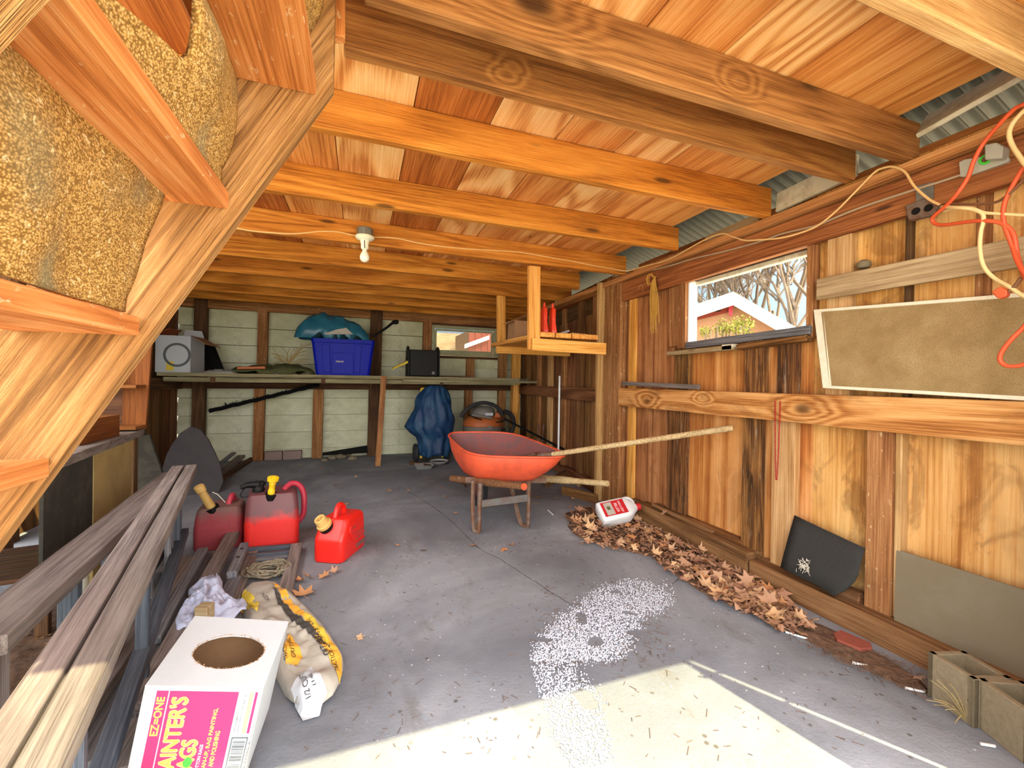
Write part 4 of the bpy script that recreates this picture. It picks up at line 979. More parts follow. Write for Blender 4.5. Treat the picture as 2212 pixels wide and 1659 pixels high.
# ---- leaves
def leaf_mesh(seed, curl):
    rnd = random.Random(seed)
    R = [1.0, .42, .86, .5, .62, .30, .2, .30, .62, .5, .86, .42]; A_ = [90, 64, 40, 12, -22, -50, -90, -130, -158, 168, 140, 116]
    bm = bmesh.new(); c = bm.verts.new((0, 0, 0)); ring = []; mid = []
    for r, a in zip(R, A_):
        rr = r * rnd.uniform(.88, 1.1); t = math.radians(a)
        ring.append(Vector((rr * math.cos(t), rr * math.sin(t), 0)))
    def bend(p):
        return Vector((p.x, p.y, curl * (p.x ** 2 * rnd.uniform(.5, .9) + p.y ** 2 * .5) + .12 * noise.noise(Vector((p.x * 2, p.y * 2, seed)))))
    vo = [bm.verts.new(bend(p)) for p in ring]; vm = [bm.verts.new(bend(p * .5)) for p in ring]
    n = len(ring)
    for i in range(n):
        j = (i + 1) % n
        bm.faces.new((c, vm[i], vm[j])); bm.faces.new((vm[i], vo[i], vo[j], vm[j]))
    s = bend(Vector((0, -.2, 0))); 
    tube_into(bm, [Vector((0, -.1, .0)), Vector((0, -.5, .02)), Vector((.05, -.9, .1))], .02, 4)
    me = bpy.data.meshes.new('leaf'); bm.to_mesh(me); bm.free(); me.materials.append(M['leaf'])
    for p in me.polygons: p.use_smooth = True
    return me
LM = [leaf_mesh(i, c) for i, c in enumerate((.25, .6, -.35, .9, -.15, .5))]
def in_poly(x, y, P):
    k = False; n = len(P)
    for i in range(n):
        a, b = P[i], P[(i + 1) % n]
        if (a[1] > y) != (b[1] > y) and x < (b[0] - a[0]) * (y - a[1]) / (b[1] - a[1]) + a[0]: k = not k
    return k
def leaf(x, y, z, s, tilt, label, group):
    o = bpy.data.objects.new('dry_leaf', random.choice(LM)); COL.objects.link(o)
    Mx = Matrix.Translation((x, y, z)) @ Matrix.Rotation(random.uniform(0, 2 * PI), 4, 'Z') @ Matrix.Rotation(random.uniform(-tilt, tilt), 4, 'X') @ Matrix.Rotation(random.uniform(-tilt, tilt), 4, 'Y') @ Matrix.Scale(s, 4)
    place(o, Mx); tag(o, label, 'leaf', group)
piles = [([(1225, 1112), (1262, 1096), (1300, 1100), (1330, 1128), (1380, 1105), (1432, 1150), (1420, 1205), (1340, 1188), (1270, 1172), (1236, 1150)], 78, .058),
         ([(1385, 1165), (1440, 1140), (1520, 1190), (1600, 1240), (1560, 1300), (1500, 1272), (1420, 1215)], 80, .058),
         ([(1540, 1240), (1625, 1245), (1700, 1300), (1752, 1345), (1735, 1372), (1690, 1362), (1620, 1322), (1550, 1295)], 76, .062)]
from mathutils import Vector as _V
for P, n, sz in piles:
    k = 0
    while k < n:
        px = random.uniform(min(p[0] for p in P), max(p[0] for p in P)); py = random.uniform(min(p[1] for p in P), max(p[1] for p in P))
        if not in_poly(px, py, P): continue
        w = pZ(px, py, .02)
        if w.x > 1.985: w.x = 1.985
        leaf(w.x, w.y, random.uniform(.012, .05), sz * random.uniform(.6, 1.1), .65, 'curled brown maple leaf in the drift along the right sill', 'dry leaves along the right sill'); k += 1
    base = [(pZ(a, b, .0).x if pZ(a, b, 0).x < 2.0 else 2.0, pZ(a, b, 0).y) for a, b in P]
    o, _ = heap('leaf_litter', base, 0.0, .014, M['debris'], None, .012, 30, n * .3, .5, 10, 48, .12); tag(o, kind='stuff', label='dark crumbled leaf litter under the dry leaves by the sill', cat='leaf litter', group='leaf litter along the right sill')
bm = bmesh.new(); rl = random.Random(12)
for P, n, sz in piles:
    k = 0
    while k < 520:
        px = rl.uniform(min(p[0] for p in P) - 8, max(p[0] for p in P) + 8); py = rl.uniform(min(p[1] for p in P) - 6, max(p[1] for p in P) + 8)
        if not in_poly(px + rl.gauss(0, 8), py + rl.gauss(0, 6), P): continue
        w = pZ(px, py, .01); w.x = min(w.x, 1.985); s_ = rl.uniform(.010, .024); a_ = rl.uniform(0, 6.28); t_ = rl.uniform(-.7, .7)
        d1 = Vector((math.cos(a_), math.sin(a_), t_ * .6)) * s_; d2 = Vector((-math.sin(a_), math.cos(a_), -t_ * .4)) * s_ * .7; c_ = Vector((w.x, w.y, rl.uniform(.016, .034)))
        V_ = [bm.verts.new(c_ + q_) for q_ in (-d1, -d2 * .9 + Vector((0, 0, s_ * .3)), d1, d2 + Vector((0, 0, s_ * .35)))]; cen_ = bm.verts.new(c_)
        for i in range(4): bm.faces.new((cen_, V_[i], V_[(i + 1) % 4]))
        k += 1
o = mk('leaf_shards', bm, M['leafshard']); tag(o, kind='stuff', label='broken brown leaf shards filling the drift along the right sill', cat='leaf litter', group='leaf litter along the right sill')
# leaf mould strip up to the blocks
mp = [(1640, 1330), (1760, 1345), (1830, 1375), (1990, 1470), (2010, 1500), (1960, 1490), (1880, 1452), (1780, 1405)]
o, _ = heap('leaf_litter', [(min(pZ(a, b, 0).x, 1.99), pZ(a, b, 0).y) for a, b in mp], 0, .016, M['debris'], None, .014, 34, 5.5, .5, 10, 60, .1); tag(o, kind='stuff', label='strip of dark leaf mould between the sill and the cinder blocks', cat='leaf litter', group='leaf litter along the right sill')
bm = bmesh.new()
for i in range(260):
    px = random.uniform(1660, 2000); py = 1335 + (px - 1660) * .46 + random.uniform(-28, 30); w = pZ(px, py, .0); w.x = min(w.x, 1.98)
    d = Vector((random.uniform(-1, 1), random.uniform(-1, 1), random.uniform(-.1, .25))) * random.uniform(.012, .04)
    tube_into(bm, [Vector((w.x, w.y, .012)) - d, Vector((w.x, w.y, .016)) + d], .0011, 3)
o = mk('twig_litter', bm, M['debris']); tag(o, kind='stuff', label='dark broken twigs scattered over the leaf mould', cat='twigs')
# separate leaves out on the concrete
FL = 'small dead leaf fragment lying loose on the open concrete'
for (a, b) in ((880, 1062), (905, 1080), (860, 1085), (838, 1060), (800, 1040), (770, 1030), (720, 1050), (758, 1075), (700, 1085), (745, 1090), (690, 1012), (730, 1016), (650, 1005), (860, 1180), (914, 1190), (985, 1110), (930, 1032), (1000, 1060), (1110, 1180), (1160, 1090), (1205, 1078), (1190, 1052), (1215, 1065), (1240, 1080), (1270, 1075),
               (1090, 1190), (1020, 1180), (880, 1010), (845, 1025), (960, 1075), (950, 1055), (1250, 1052), (1225, 1045), (1165, 1075)):
    w = pZ(a + random.uniform(-4, 4), b, 0); leaf(w.x, w.y, .008, random.uniform(.022, .045), .35, FL, 'leaf scraps on the open concrete')
for (a, b, s) in ((668, 1252, .05), (650, 1258, .045), (700, 1250, .045), (720, 1240, .04)):
    w = pZ(a, b, 0); leaf(w.x, w.y, .016, s, .5, 'pinkish dead leaf beside the front red fuel can', 'dead leaves by the front fuel can')
w = pZ(655, 1290, 0); leaf(w.x, w.y, .015, .075, .3, 'large rust brown leaf at the corner of the wooden frame', None)
w = pZ(775, 1382, 0); leaf(w.x, w.y, .008, .028, .2, 'single small orange leaf right of the paper sack', None)
w = pZ(2070, 1530, 0); leaf(w.x, w.y, .04, .05, .9, 'orange leaf caught in the dried weed at the cinder blocks', None)
w = pZ(1990, 1470, .03); leaf(w.x - .02, w.y, .05, .035, 1.2, 'yellow orange leaf wedged against the cinder block end', None)
w = pX(1432, 1120, 1.99); leaf(2.0, w.y, .16, .04, .9, 'curled tan leaf resting on the rotten sill strips', None)
# spilled white granules
gp_ = [(1150, 1425), (1165, 1385), (1200, 1345), (1250, 1312), (1290, 1272), (1370, 1252), (1430, 1262), (1452, 1290), (1440, 1315), (1390, 1330), (1365, 1385), (1340, 1420), (1230, 1435), (1290, 1500), (1320, 1640), (1230, 1655), (1190, 1560), (1160, 1470)]
bm = bmesh.new(); k = 0
rnd = random.Random(4)
while k < 9000:
    px = rnd.uniform(1145, 1460); py = rnd.uniform(1250, 1658)
    if not in_poly(px + rnd.gauss(0, 9), py + rnd.gauss(0, 7), gp_): continue
    w = pZ(px, py, 0); d = noise.noise(Vector((w.x * 9, w.y * 9, 2)))
    if d < -.42 or (py > 1430 and rnd.random() > .5): continue
    s = rnd.uniform(.0018, .0042); z = s * .7
    v = [bm.verts.new(Vector((w.x, w.y, z)) + Vector(q) * s) for q in ((1, 0, 0), (-1, 0, 0), (0, 1, 0), (0, -1, 0), (0, 0, 1), (0, 0, -1))]
    for f in ((0, 2, 4), (2, 1, 4), (1, 3, 4), (3, 0, 4), (2, 0, 5), (1, 2, 5), (3, 1, 5), (0, 3, 5)): bm.faces.new([v[i] for i in f])
    k += 1
o = mk('spilled_granules', bm, M['granule']); tag(o, kind='stuff', label='spill of tiny white granules across the concrete floor', cat='granules')
bm = bmesh.new()
for i in range(360):
    px = rnd.uniform(1150, 1460); py = rnd.uniform(1250, 1440); w = pZ(px, py, 0)
    d = Vector((rnd.uniform(-1, 1), rnd.uniform(-1, 1), 0)) * rnd.uniform(.004, .016)
    tube_into(bm, [Vector((w.x, w.y, .003)) - d, Vector((w.x, w.y, .004)) + d], .001, 3)
for i in range(420):
    px = rnd.uniform(640, 1900); py = rnd.uniform(1060, 1640); w = pZ(px, py, 0)
    if w.x > 1.9: continue
    d = Vector((rnd.uniform(-1, 1), rnd.uniform(-1, 1), 0)) * rnd.uniform(.003, .018)
    tube_into(bm, [Vector((w.x, w.y, .002)) - d, Vector((w.x, w.y, .002)) + d], .0009, 3)
o = mk('straw_litter', bm, M['debris']); tag(o, kind='stuff', label='thin dark straw bits scattered on the floor', cat='straw')
for i, (a, b, L) in enumerate((((1840, 1432), (1905, 1445), 'white splinter in the leaf mould below the hardboard'), ((1955, 1487), (1998, 1494), 'white splinter at the foot of the cinder block'), ((2118, 1608), (2150, 1612), 'white splinter on the concrete in front of the nearer cinder block'),
                                ((1697, 1366), (1755, 1383), 'thin white splinter right at the end of the leaf drift'), ((1183, 1102), (1195, 1112), 'pale chip on the concrete between the wheelbarrow and the leaves'))):
    p0, p1 = pZ(*a, .006), pZ(*b, .006)
    o = beam('wood_splinter', (min(p0.x, 1.97), p0.y, .008), (min(p1.x, 1.97), p1.y, .006), .007, .004, (0, 0, 1), M['whiteprint'], None, bev=0); tag(o, L, 'splinter')
# ------------------------------------------------------------------ back shelf and what stands on it
ZS = 1.105
sh = root('wall_shelf', (0, 5.8, 1.08), 'long plank shelf across the back wall on a wooden post', 'shelf')
xs0, xs1 = pY(338, 805, 5.45).x, pY(1120, 815, 5.45).x
beam('shelf_board', (xs0, 5.6, ZS - .02), (xs1 + .02, 5.6, ZS - .02), .30, .04, (0, 1, 0), M['bench'], sh, rough=.002)
beam('shelf_board', (xs0, 5.915, ZS - .02), (xs1 + .28, 5.915, ZS - .02), .30, .04, (0, 1, 0), M['bench'], sh, rough=.002)
beam('shelf_support', (xs0 + .05, 5.50, ZS - .075), (xs1 + .0, 5.50, ZS - .07), .05, .06, (0, 0, 1), M['bench'], sh, rough=.003)
beam('shelf_board', (.5, 5.46, ZS - .055), (pY(1170, 815, 5.44).x, 5.44, ZS - .05), .03, .10, (0, 0, 1), M['bench'], sh, rough=.002)
beam('post', pZ(816, 1006, 0) , pY(829, 812, 5.45), .065, .06, (1, 0, 0), M['stud'], sh)
beam('post', (pY(1113, 830, 5.72).x, 5.8, 0), (pY(1117, 830, 5.75).x, 5.8, ZS - .06), .08, .05, (1, 0, 0), M['newpine'], sh)
for xx in (-1.5, -.4, 1.0): beam('cleat', (xx, 5.45, ZS - .075), (xx, 6.2, ZS - .075), .06, .04, (0, 0, 1), M['darkwood'], sh)
# white cardboard box, open flaps
xa, xm, xb = pY(341, 800, 5.62).x, pY(414, 800, 5.56).x, pY(440, 800, 5.75).x
bxr = root('cardboard_box', ((xa + xm) / 2, 5.7, ZS), 'white open cardboard box with a grey circle at the left end of the back shelf', 'box')
BM_ = frame((xm - xa, -.03, 0), (.03, 1, 0), ((xa + xm) / 2, 5.75, ZS))
wB, hB, dB_ = (xm - xa), .40, .34
def wall_into(bm, cx_, cy_, sx_, sy_, h): box_bm(sx_, sy_, h, .001, bm, Matrix.Translation((cx_, cy_, h / 2)))
bm = bmesh.new()
for (c_, d_, s_, t_) in ((0, -dB_ / 2, wB, .006), (0, dB_ / 2, wB, .006), (-wB / 2, 0, .006, dB_), (wB / 2, 0, .006, dB_)): wall_into(bm, c_, d_, s_, t_, hB)
box_bm(wB, dB_, .006, 0, bm, Matrix.Translation((0, 0, .004)))
mk('carton', bm, M['cardwhite'], BM_, bxr)
prism('flap', [BM_ @ Vector(p) for p in ((wB / 2, -dB_ / 2, hB), (wB / 2, dB_ / 2, hB), (wB / 2 + .17, dB_ / 2, hB - .10), (wB / 2 + .15, -dB_ / 2, hB - .09))], (0, 0, .005), M['cardbrown'], bxr)
prism('flap', [BM_ @ Vector(p) for p in ((-wB / 2, -dB_ / 2, hB), (-wB / 2, dB_ / 2, hB), (-wB / 2 + .10, dB_ / 2, hB + .09), (-wB / 2 + .12, -dB_ / 2, hB + .07))], (0, 0, .005), M['vacorange'], bxr)
prism('flap', [BM_ @ Vector(p) for p in ((-wB / 2 + .1, dB_ / 2, hB), (wB / 2, dB_ / 2, hB), (wB / 2 - .04, dB_ / 2 + .03, hB + .09), (-wB / 2 + .12, dB_ / 2 + .03, hB + .1))], (0, .005, 0), M['cardwhite'], bxr)
lathe('printed_circle', [(.105, 0), (.13, 0), (.13, .001), (.105, .001), (.105, 0)], M['greyprint'], BM_ @ Matrix.Translation((.04, -dB_ / 2 - .004, .19)) @ Matrix.Rotation(PI / 2, 4, 'X'), bxr, 32)
pm = bmesh.new(); rect_into(pm, -.06, .01, .02, .12, lambda x, z: Vector((x, -dB_ / 2 - .0042, z))); mk('tape_patch', pm, M['mustardprint'], BM_, bxr)
# black triangular panel leaning behind it
o = prism('black_sheet', [pY(446, 800, 5.95), pY(484, 798, 5.85), pY(462, 742, 6.1), pY(440, 735, 6.1)], (0, .01, 0), M['black'], None); tag(o, 'black slanted panel leaning right behind the white box on the shelf', 'panel')
# blue storage bin
bin_ = root('storage_bin', (pY(740, 797, 5.6).x, 5.65, ZS), 'blue plastic storage bin on the back shelf, under the teal tarp', 'bin')
bx0, bx1 = pY(682, 798, 5.55).x, pY(799, 798, 5.55).x; tx0, tx1 = pY(670, 726, 5.5).x, pY(809, 726, 5.5).x
bc = (bx0 + bx1) / 2; wb0, wb1 = bx1 - bx0, tx1 - tx0; hb0 = .435
def bs(w, d, z, r=.04): return [Vector((q.x, q.y, z)) for q in rrect(w, d, r, 5)]
BMx = Matrix.Translation((bc, 5.73, ZS))
secs = [bs(wb0, .34, 0), bs(wb0 + (wb1 - wb0) * .9, .39, hb0 - .05), bs(wb1 - .02, .395, hb0 - .05), bs(wb1, .41, hb0 - .045), bs(wb1, .41, hb0), bs(wb1 - .02, .39, hb0), bs(wb1 - .04, .37, hb0 - .02), bs(wb0 - .03, .31, .02)]
mk('tub', loft_bm(secs), M['bluebin'], BMx, bin_, True, 30)
for px0, px1 in ((-.235, -.15), (.13, .2)):
    prism('rib', [BMx @ Vector(p) for p in ((px0 * .93, -.176, .03), (px1 * .93, -.176, .03), (px1 * 1.03, -.193, hb0 - .07), (px0 * 1.03, -.193, hb0 - .07))], (0, -.01, .001), M['bluebin'], bin_, (0, 0, 1), .003)
prism('front_panel', [BMx @ Vector(p) for p in ((-.135, -.177, .015), (.115, -.177, .015), (.11, -.189, .27), (-.12, -.189, .27))], (0, -.006, 0), M['bluebin'], bin_, (0, 0, 1), .003)
pm = bmesh.new(); text_into(pm, "STERILITE", lambda x, y: BMx @ Vector((-.085 + x, -.191 - y * .04, .155 + y)), .085, .018); mk('lettering', pm, M['yellowprint'], parent=bin_)
# teal tarp bundle and paper over the bin
tx = [(pY(a, 700, 5.7).x, b) for a, b in ((638, 5.55), (700, 5.5), (760, 5.52), (798, 5.6), (800, 5.85), (720, 5.95), (650, 5.85))]
o, _ = heap('tarp_bundle', tx, ZS + hb0 + .004, .27, M['tealtarp'], None, .05, 9, 2.2, .5, 14, 56, .1, bias=(-.5, 0)); tag(o, 'crumpled teal tarpaulin bundled on top of the blue bin', 'tarpaulin')
o = prism('paper_sheet', [pY(697, 722, 5.5), pY(726, 712, 5.52), pY(748, 708, 5.52), pY(763, 722, 5.5)], (0, .003, 0), M['bag'], None, (1, 0, 0)); tag(o, 'cream paper poking out between the teal tarp and the blue bin', 'paper')
o = tube('black_pole', [pY(806, 727, 5.62), pY(835, 708, 5.52), pY(850, 696, 5.45)], .016, M['black'], None, 10); tag(o, 'black pole sticking out of the blue bin to the right', 'pole')
lathe('grip', [(0, 0), (.022, 0), (.03, .05), (.026, .07), (0, .07)], M['black'], frame(*( (1, 0, 0), (0, .3, 1) ), pY(848, 697, 5.455)) @ Matrix.Rotation(1.0, 4, 'Y'), o, 12)
# black case
k0, k1 = pY(880, 800, 5.6).x, pY(948, 800, 5.6).x
bk = root('black_case', ((k0 + k1) / 2, 5.65, ZS), 'black boxy case with upright end plates on the back shelf left of the small window', 'case')
mk('case_body', box_bm(k1 - k0 - .04, .26, .34, .01), M['black'], Matrix.Translation(((k0 + k1) / 2, 5.68, ZS + .175)), bk)
for xx, s in ((k0, -1), (k1, 1)):
    prism('end_plate', [(xx, 5.52, ZS), (xx, 5.86, ZS), (xx, 5.84, ZS + .34), (xx, 5.76, ZS + .385), (xx, 5.68, ZS + .40), (xx, 5.60, ZS + .385), (xx, 5.54, ZS + .34)], (.02 * -s, 0, 0), M['black'], bk, (0, 0, 1), .003)
lathe('knob', [(0, 0), (.02, 0), (.02, .02), (0, .02)], M['vacgrey'], Matrix.Translation(((k0 + k1) / 2 + .12, 5.555, ZS + .05)) @ Matrix.Rotation(PI / 2, 4, 'X'), bk, 12)
# folded yellow paper, dark bar, tools, canvas, twigs
o = prism('folded_paper', [pY(846, 799, 5.5), pY(852, 793, 5.5), pY(884, 778, 5.55), pY(882, 784, 5.55)], (0, .1, .01), M['mustardprint'], None, (1, 0, 0)); tag(o, 'folded yellowish paper leaning against the black case', 'paper')
o = beam('dark_bar', (pY(952, 790, 5.75).x, 5.75, ZS + .011), (pY(1016, 800, 5.6).x, 5.6, ZS + .011), .02, .05, (0, 0, 1), M['darkwood'], None, bev=.002); tag(o, 'dark flat bar lying on the shelf under the small window', 'bar')
cl = [(pY(a, 790, 5.7).x, b) for a, b in ((498, 5.5), (580, 5.48), (660, 5.5), (682, 5.6), (670, 5.85), (560, 5.95), (480, 5.85))]
o, _ = heap('canvas_heap', cl, ZS, .11, M['greencloth'], None, .03, 8, 7.2, .45, 14, 56, .08, bias=(.6, 0)); tag(o, 'olive green canvas heaped on the shelf left of the blue bin', 'canvas')
bm = bmesh.new()
for i in range(30):
    e = Vector((random.uniform(-.22, .28), random.uniform(-.1, .1), random.uniform(.0, .3)))
    tube_into(bm, spline([Vector((0, 0, 0)), e * .5 + Vector((random.uniform(-.05, .05), 0, .04)), e], 4), .0035, 4)
o = mk('twig_bundle', bm, M['twig'], Matrix.Translation((pY(622, 764, 5.68).x, 5.68, ZS + .09)), None); tag(o, 'bundle of dry pale plant stems lying on the olive canvas', 'stems')
o = beam('tool_handle', pY(512, 795, 5.48), pY(574, 794, 5.48), .03, .03, (0, 0, 1), M['vacorange'], None, .008); tag(o, 'orange brown tool handle lying along the shelf front edge', 'tool')
o, _ = heap('plastic_wrap', [(pY(a, 795, 5.5).x, b) for a, b in ((438, 5.46), (470, 5.45), (510, 5.46), (515, 5.6), (450, 5.62))], ZS, .04, M['clear'], None, .02, 20, 4.4); tag(o, 'crumpled clear plastic wrap right of the white box on the shelf', 'plastic wrap')
# black toothed strip hanging aslant below the shelf
bm = bmesh.new(); a, b = pY(452, 888, 6.13), pY(690, 831, 6.13); d = b - a
pts = [a + d * (i / 20) + Vector((0, 0, .004 * math.sin(i * 2.1))) for i in range(21)]
tube_into(bm, pts, .028, 6)
for i in range(70):
    p = a + d * random.random(); tube_into(bm, [p, p + Vector((random.uniform(-.04, .04), random.uniform(-.03, .03), random.uniform(.01, .05)))], .004, 4)
prism_o = mk('toothed_strip', bm, M['black'], None, None); tag(prism_o, 'black spiky strip hanging aslant under the back shelf', 'strip')
# things on the floor by the back wall
for (p0, p1, L) in ((571, 609, 'pale pink brick at the foot of the back wall, left one of a pair'), (611, 651, 'pale pink brick at the foot of the back wall, right one of a pair')):
    x0_, x1_ = pY(p0, 985, 6.2).x, pY(p1, 985, 6.2).x
    o = mk('wall_brick', box_bm(x1_ - x0_, .09, .11, .004), M['brick'], Matrix.Translation(((x0_ + x1_) / 2, 6.24, .056)), None); tag(o, L, 'brick', 'bricks at the foot of the back wall')
o = prism('dark_plank', [pY(697, 984, 6.16), pY(795, 978, 6.16), pY(795, 962, 6.22), pY(697, 978, 6.22)], (0, .015, 0), M['black'], None); tag(o, 'black plank lying against the foot of the back wall left of the post', 'plank')
for i, (px, py, s) in enumerate(((718, 992, .05), (735, 990, .06), (750, 984, .05), (700, 996, .04), (762, 993, .05))):
    w = pZ(px, py, 0); bm = bmesh.new(); bmesh.ops.create_icosphere(bm, subdivisions=2, radius=s)
    for v in bm.verts: v.co = Vector((v.co.x * 1.2, v.co.y, max(-.4 * s, v.co.z * .6))) * (1 + .3 * noise.noise(v.co * 30 + Vector((i, 0, 0))))
    o = mk('stone_rubble', bm, M['hardboard'], Matrix.Translation((w.x, w.y, s * .38)), None); tag(o, 'small pale rubble lump on the floor by the black plank', 'rubble', 'rubble by the black plank')
# shop vacuum
vx, vy = 1.60, 5.62
va = root('shop_vacuum', (vx, vy, 0), 'grey and orange shop vacuum with black hose behind the wheelbarrow', 'vacuum')
V = Matrix.Translation((vx, vy, 0))
lathe('tank', [(0, .05), (.22, .05), (.235, .07), (.255, .40), (.265, .43), (.265, .45), (0, .45)], M['vacgrey'], V, va, 36)
lathe('lid', [(0, .451), (.262, .451), (.27, .46), (.268, .49), (.24, .55), (.20, .585), (0, .60)], M['vacorange'], V, va, 36)
lathe('motor_head', [(0, .585), (.17, .585), (.175, .62), (.155, .68), (.11, .715), (0, .725)], M['vacgrey'], V, va, 32)
for k in range(4):
    a_ = PI / 4 + k * PI / 2
    lathe('caster', [(0, -.02), (.03, -.02), (.03, .02), (0, .02)], M['black'], Matrix.Translation((vx + .2 * math.cos(a_), vy + .2 * math.sin(a_), .031)) @ Matrix.Rotation(PI / 2, 4, 'X'), va, 14)
hs = [Vector((vx + r * math.cos(t), vy - .14, z)) for r, t, z in ((.27, PI, .60), (.25, PI * .9, .68), (.2, PI * .75, .75), (.12, PI * .6, .79), (.0, PI * .5, .80), (.12, PI * .35, .78), (.2, PI * .2, .72), (.235, .1, .66))]
hs = [Vector((vx + dx, vy - .16, z)) for dx, z in ((-.34, .58), (-.30, .65), (-.2, .73), (-.05, .77), (.1, .74), (.2, .66), (.23, .60))]
tube('hose', hs, .026, M['rubber'], va, 12, True, 6)
tube('power_cord', [Vector((vx + dx, vy - .22, z)) for dx, z in ((-.26, .62), (-.15, .57), (0, .53), (.12, .515), (.22, .53), (.25, .58))], .008, M['black'], va, 6, True, 5)
tube('wand', [Vector((vx - .22, vy - .235, .62)), Vector((vx + .05, vy - .25, .575))], .02, M['vacgrey'], va, 10)
pm = bmesh.new(); rect_into(pm, -.02, .09, .6, .635, lambda x, z: Vector((vx + x, vy - .176, z))); mk('sticker', pm, M['bagpatch'], parent=va)
prism('latch', [Vector((vx + dx, vy - .268, z)) for dx, z in ((-.02, .43), (.05, .43), (.05, .47), (-.02, .47))], (0, -.012, 0), M['vacgrey'], va)
prism('vent_cover', [Vector((vx + dx, vy - .16, z)) for dx, z in ((.11, .58), (.2, .57), (.17, .63), (.13, .64))], (0, -.02, 0), M['vacorange'], va)
o = tube('vacuum_hose', [Vector((vx + dx, vy + .02, z)) for dx, z in ((.27, .62), (.36, .63), (.44, .56), (.46, .45), (.42, .35), (.34, .33), (.3, .4))], .03, M['rubber'], va, 12, True, 6)
# blue tarp over a hand truck
hx, hy = pY(935, 990, 5.45).x, 5.5
def cyl(a0, a1, r, mat, par, name): return tube(name, [a0, a1], r, M[mat], par, 10)
ht = root('hand_truck', (hx, hy, 0), 'yellow hand truck hidden under the blue tarp by the shelf post', 'hand truck')
for dx in (-.14, .14): cyl(Vector((hx + dx, hy + .02, .06)), Vector((hx + dx * .9, hy + .16, .95)), .016, 'yellow', ht, 'upright')
cyl(Vector((hx - .126, hy + .16, .95)), Vector((hx + .126, hy + .16, .95)), .016, 'yellow', ht, 'handle')
for z in (.3, .6): cyl(Vector((hx - .14, hy + .02 + z * .15, z)), Vector((hx + .14, hy + .02 + z * .15, z)), .012, 'yellow', ht, 'cross_bar')
mk('toe_plate', box_bm(.36, .16, .008, .001), M['steel'], Matrix.Translation((hx, hy - .08, .03)), ht)
for dx in (-.2, .2): lathe('wheel', [(0, -.025), (.05, -.025), (.10, -.03), (.12, -.015), (.12, .015), (.10, .03), (.05, .025), (0, .025)], M['rubber'], Matrix.Translation((hx + dx, hy + .08, .121)) @ Matrix.Rotation(PI / 2, 4, 'Y'), ht, 24)
yt = 5.38
prof = [(.995, 930, 958, .0), (.96, 921, 968, .03), (.86, 908, 976, .06), (.72, 900, 984, .09), (.60, 891, 986, .11), (.47, 880, 985, .12), (.40, 889, 984, .12), (.33, 903, 983, .11), (.22, 908, 981, .11), (.10, 906, 980, .11)]
prof = [tuple(a + (b - a) * t for a, b in zip(p, q)) for p, q in zip(prof, prof[1:]) for t in (0, .25, .5, .75)] + [prof[-1]]
bm = bmesh.new(); secs = []
for (z, pl, pr, dp) in prof:
    xl, xr_ = pY(pl, 900, yt).x, pY(pr, 900, yt).x; ring = []
    for k in range(96):
        a_ = 2 * PI * k / 96; c_, s_ = math.cos(a_), math.sin(a_)
        fold = 1 + .055 * (1.1 - z) * math.sin(a_ * 7 + 2.4 * math.sin(a_ * 3 + z) + z * 3) + .03 * math.sin(a_ * 13 + 4 * math.sin(z * 5)) + .16 * noise.noise(Vector((c_ * 3, s_ * 3, z * 5)))
        ring.append(Vector(((xl + xr_) / 2 + (xr_ - xl) / 2 * c_ * fold, hy + .08 - (.10 + dp) * s_ * fold, z + .02 * math.sin(a_ * 5 + z * 4) * (1.0 - z))))
    secs.append(ring)
o = mk('blue_tarp', loft_bm(secs, False, True), M['bluetarp'], None, None, True); md = o.modifiers.new('thickness', 'SOLIDIFY'); md.thickness = .003
tag(o, 'dusty blue tarp draped over a hand truck under the back shelf', 'tarp')
w = pZ(948, 1003, 0); o = lathe('tin_bowl', [(0, .012), (.06, .012), (.10, .03), (.11, .045), (.12, .047), (.115, .04), (.07, .004), (0, .0)], M['silver'], Matrix.Translation((w.x, w.y, .002)), None, 28); tag(o, 'shallow shiny tin bowl on the floor in front of the blue tarp', 'bowl')
w = pZ(915, 1012, 0); o = mk('plastic_tray', loft_bm([bs(.18, .12, .002, .02), bs(.24, .17, .05, .03), bs(.23, .16, .05, .03), bs(.17, .11, .006, .02)]), M['clear'], Matrix.Translation((w.x, w.y, 0)), None, True, 30); tag(o, 'empty clear plastic tray on the floor left of the tin bowl', 'tray')
o = beam('scrap_board', pZ(885, 1000, .02), pZ(930, 1008, .02), .05, .02, (0, 0, 1), M['darkwood'], None); tag(o, 'dark scrap board on the floor left of the plastic tray', 'board')
# sticks leaning in the right back corner
def stick(p0, p1, r, mat, lab, name): o = tube(name, [p0, p1], r, M[mat], None, 8); tag(o, lab, 'stick')
stick(pX(1206, 985, 2.12), pX(1209, 812, 2.155), .012, 'whitetrim', 'white stick leaning on the wall behind the wheelbarrow', 'white_stick')
stick(pY(1090, 905, 5.3), pX(1218, 971, 2.19), .014, 'black', 'black rod lying on top of clutter right behind the wheelbarrow', 'black_rod')
stick(pX(1158, 975, 2.12), pX(1164, 915, 2.2), .01, 'rust', 'rusty thin bar leaning left in the right back corner', 'rusty_bar'); stick(pX(1168, 978, 2.1), pX(1175, 918, 2.2), .01, 'rust', 'rusty thin bar leaning right beside its twin in the right back corner', 'rusty_bar')
for j, (p0, p1) in enumerate((((1180, 1046), (1222, 1024)), ((1108, 985), (1150, 1003)), ((1215, 1060), (1290, 1080)))):
    o = beam('scrap_board', pZ(*p0, .03), pZ(*p1, .03), .09, .03, (0, 0, 1), M['wallboard'], None, rough=.003); tag(o, ('dark scrap board lying behind the right wheelbarrow grip', 'dark scrap board lying behind the wheelbarrow tray', 'dark scrap board lying at the foot of the pillar')[j], 'board')

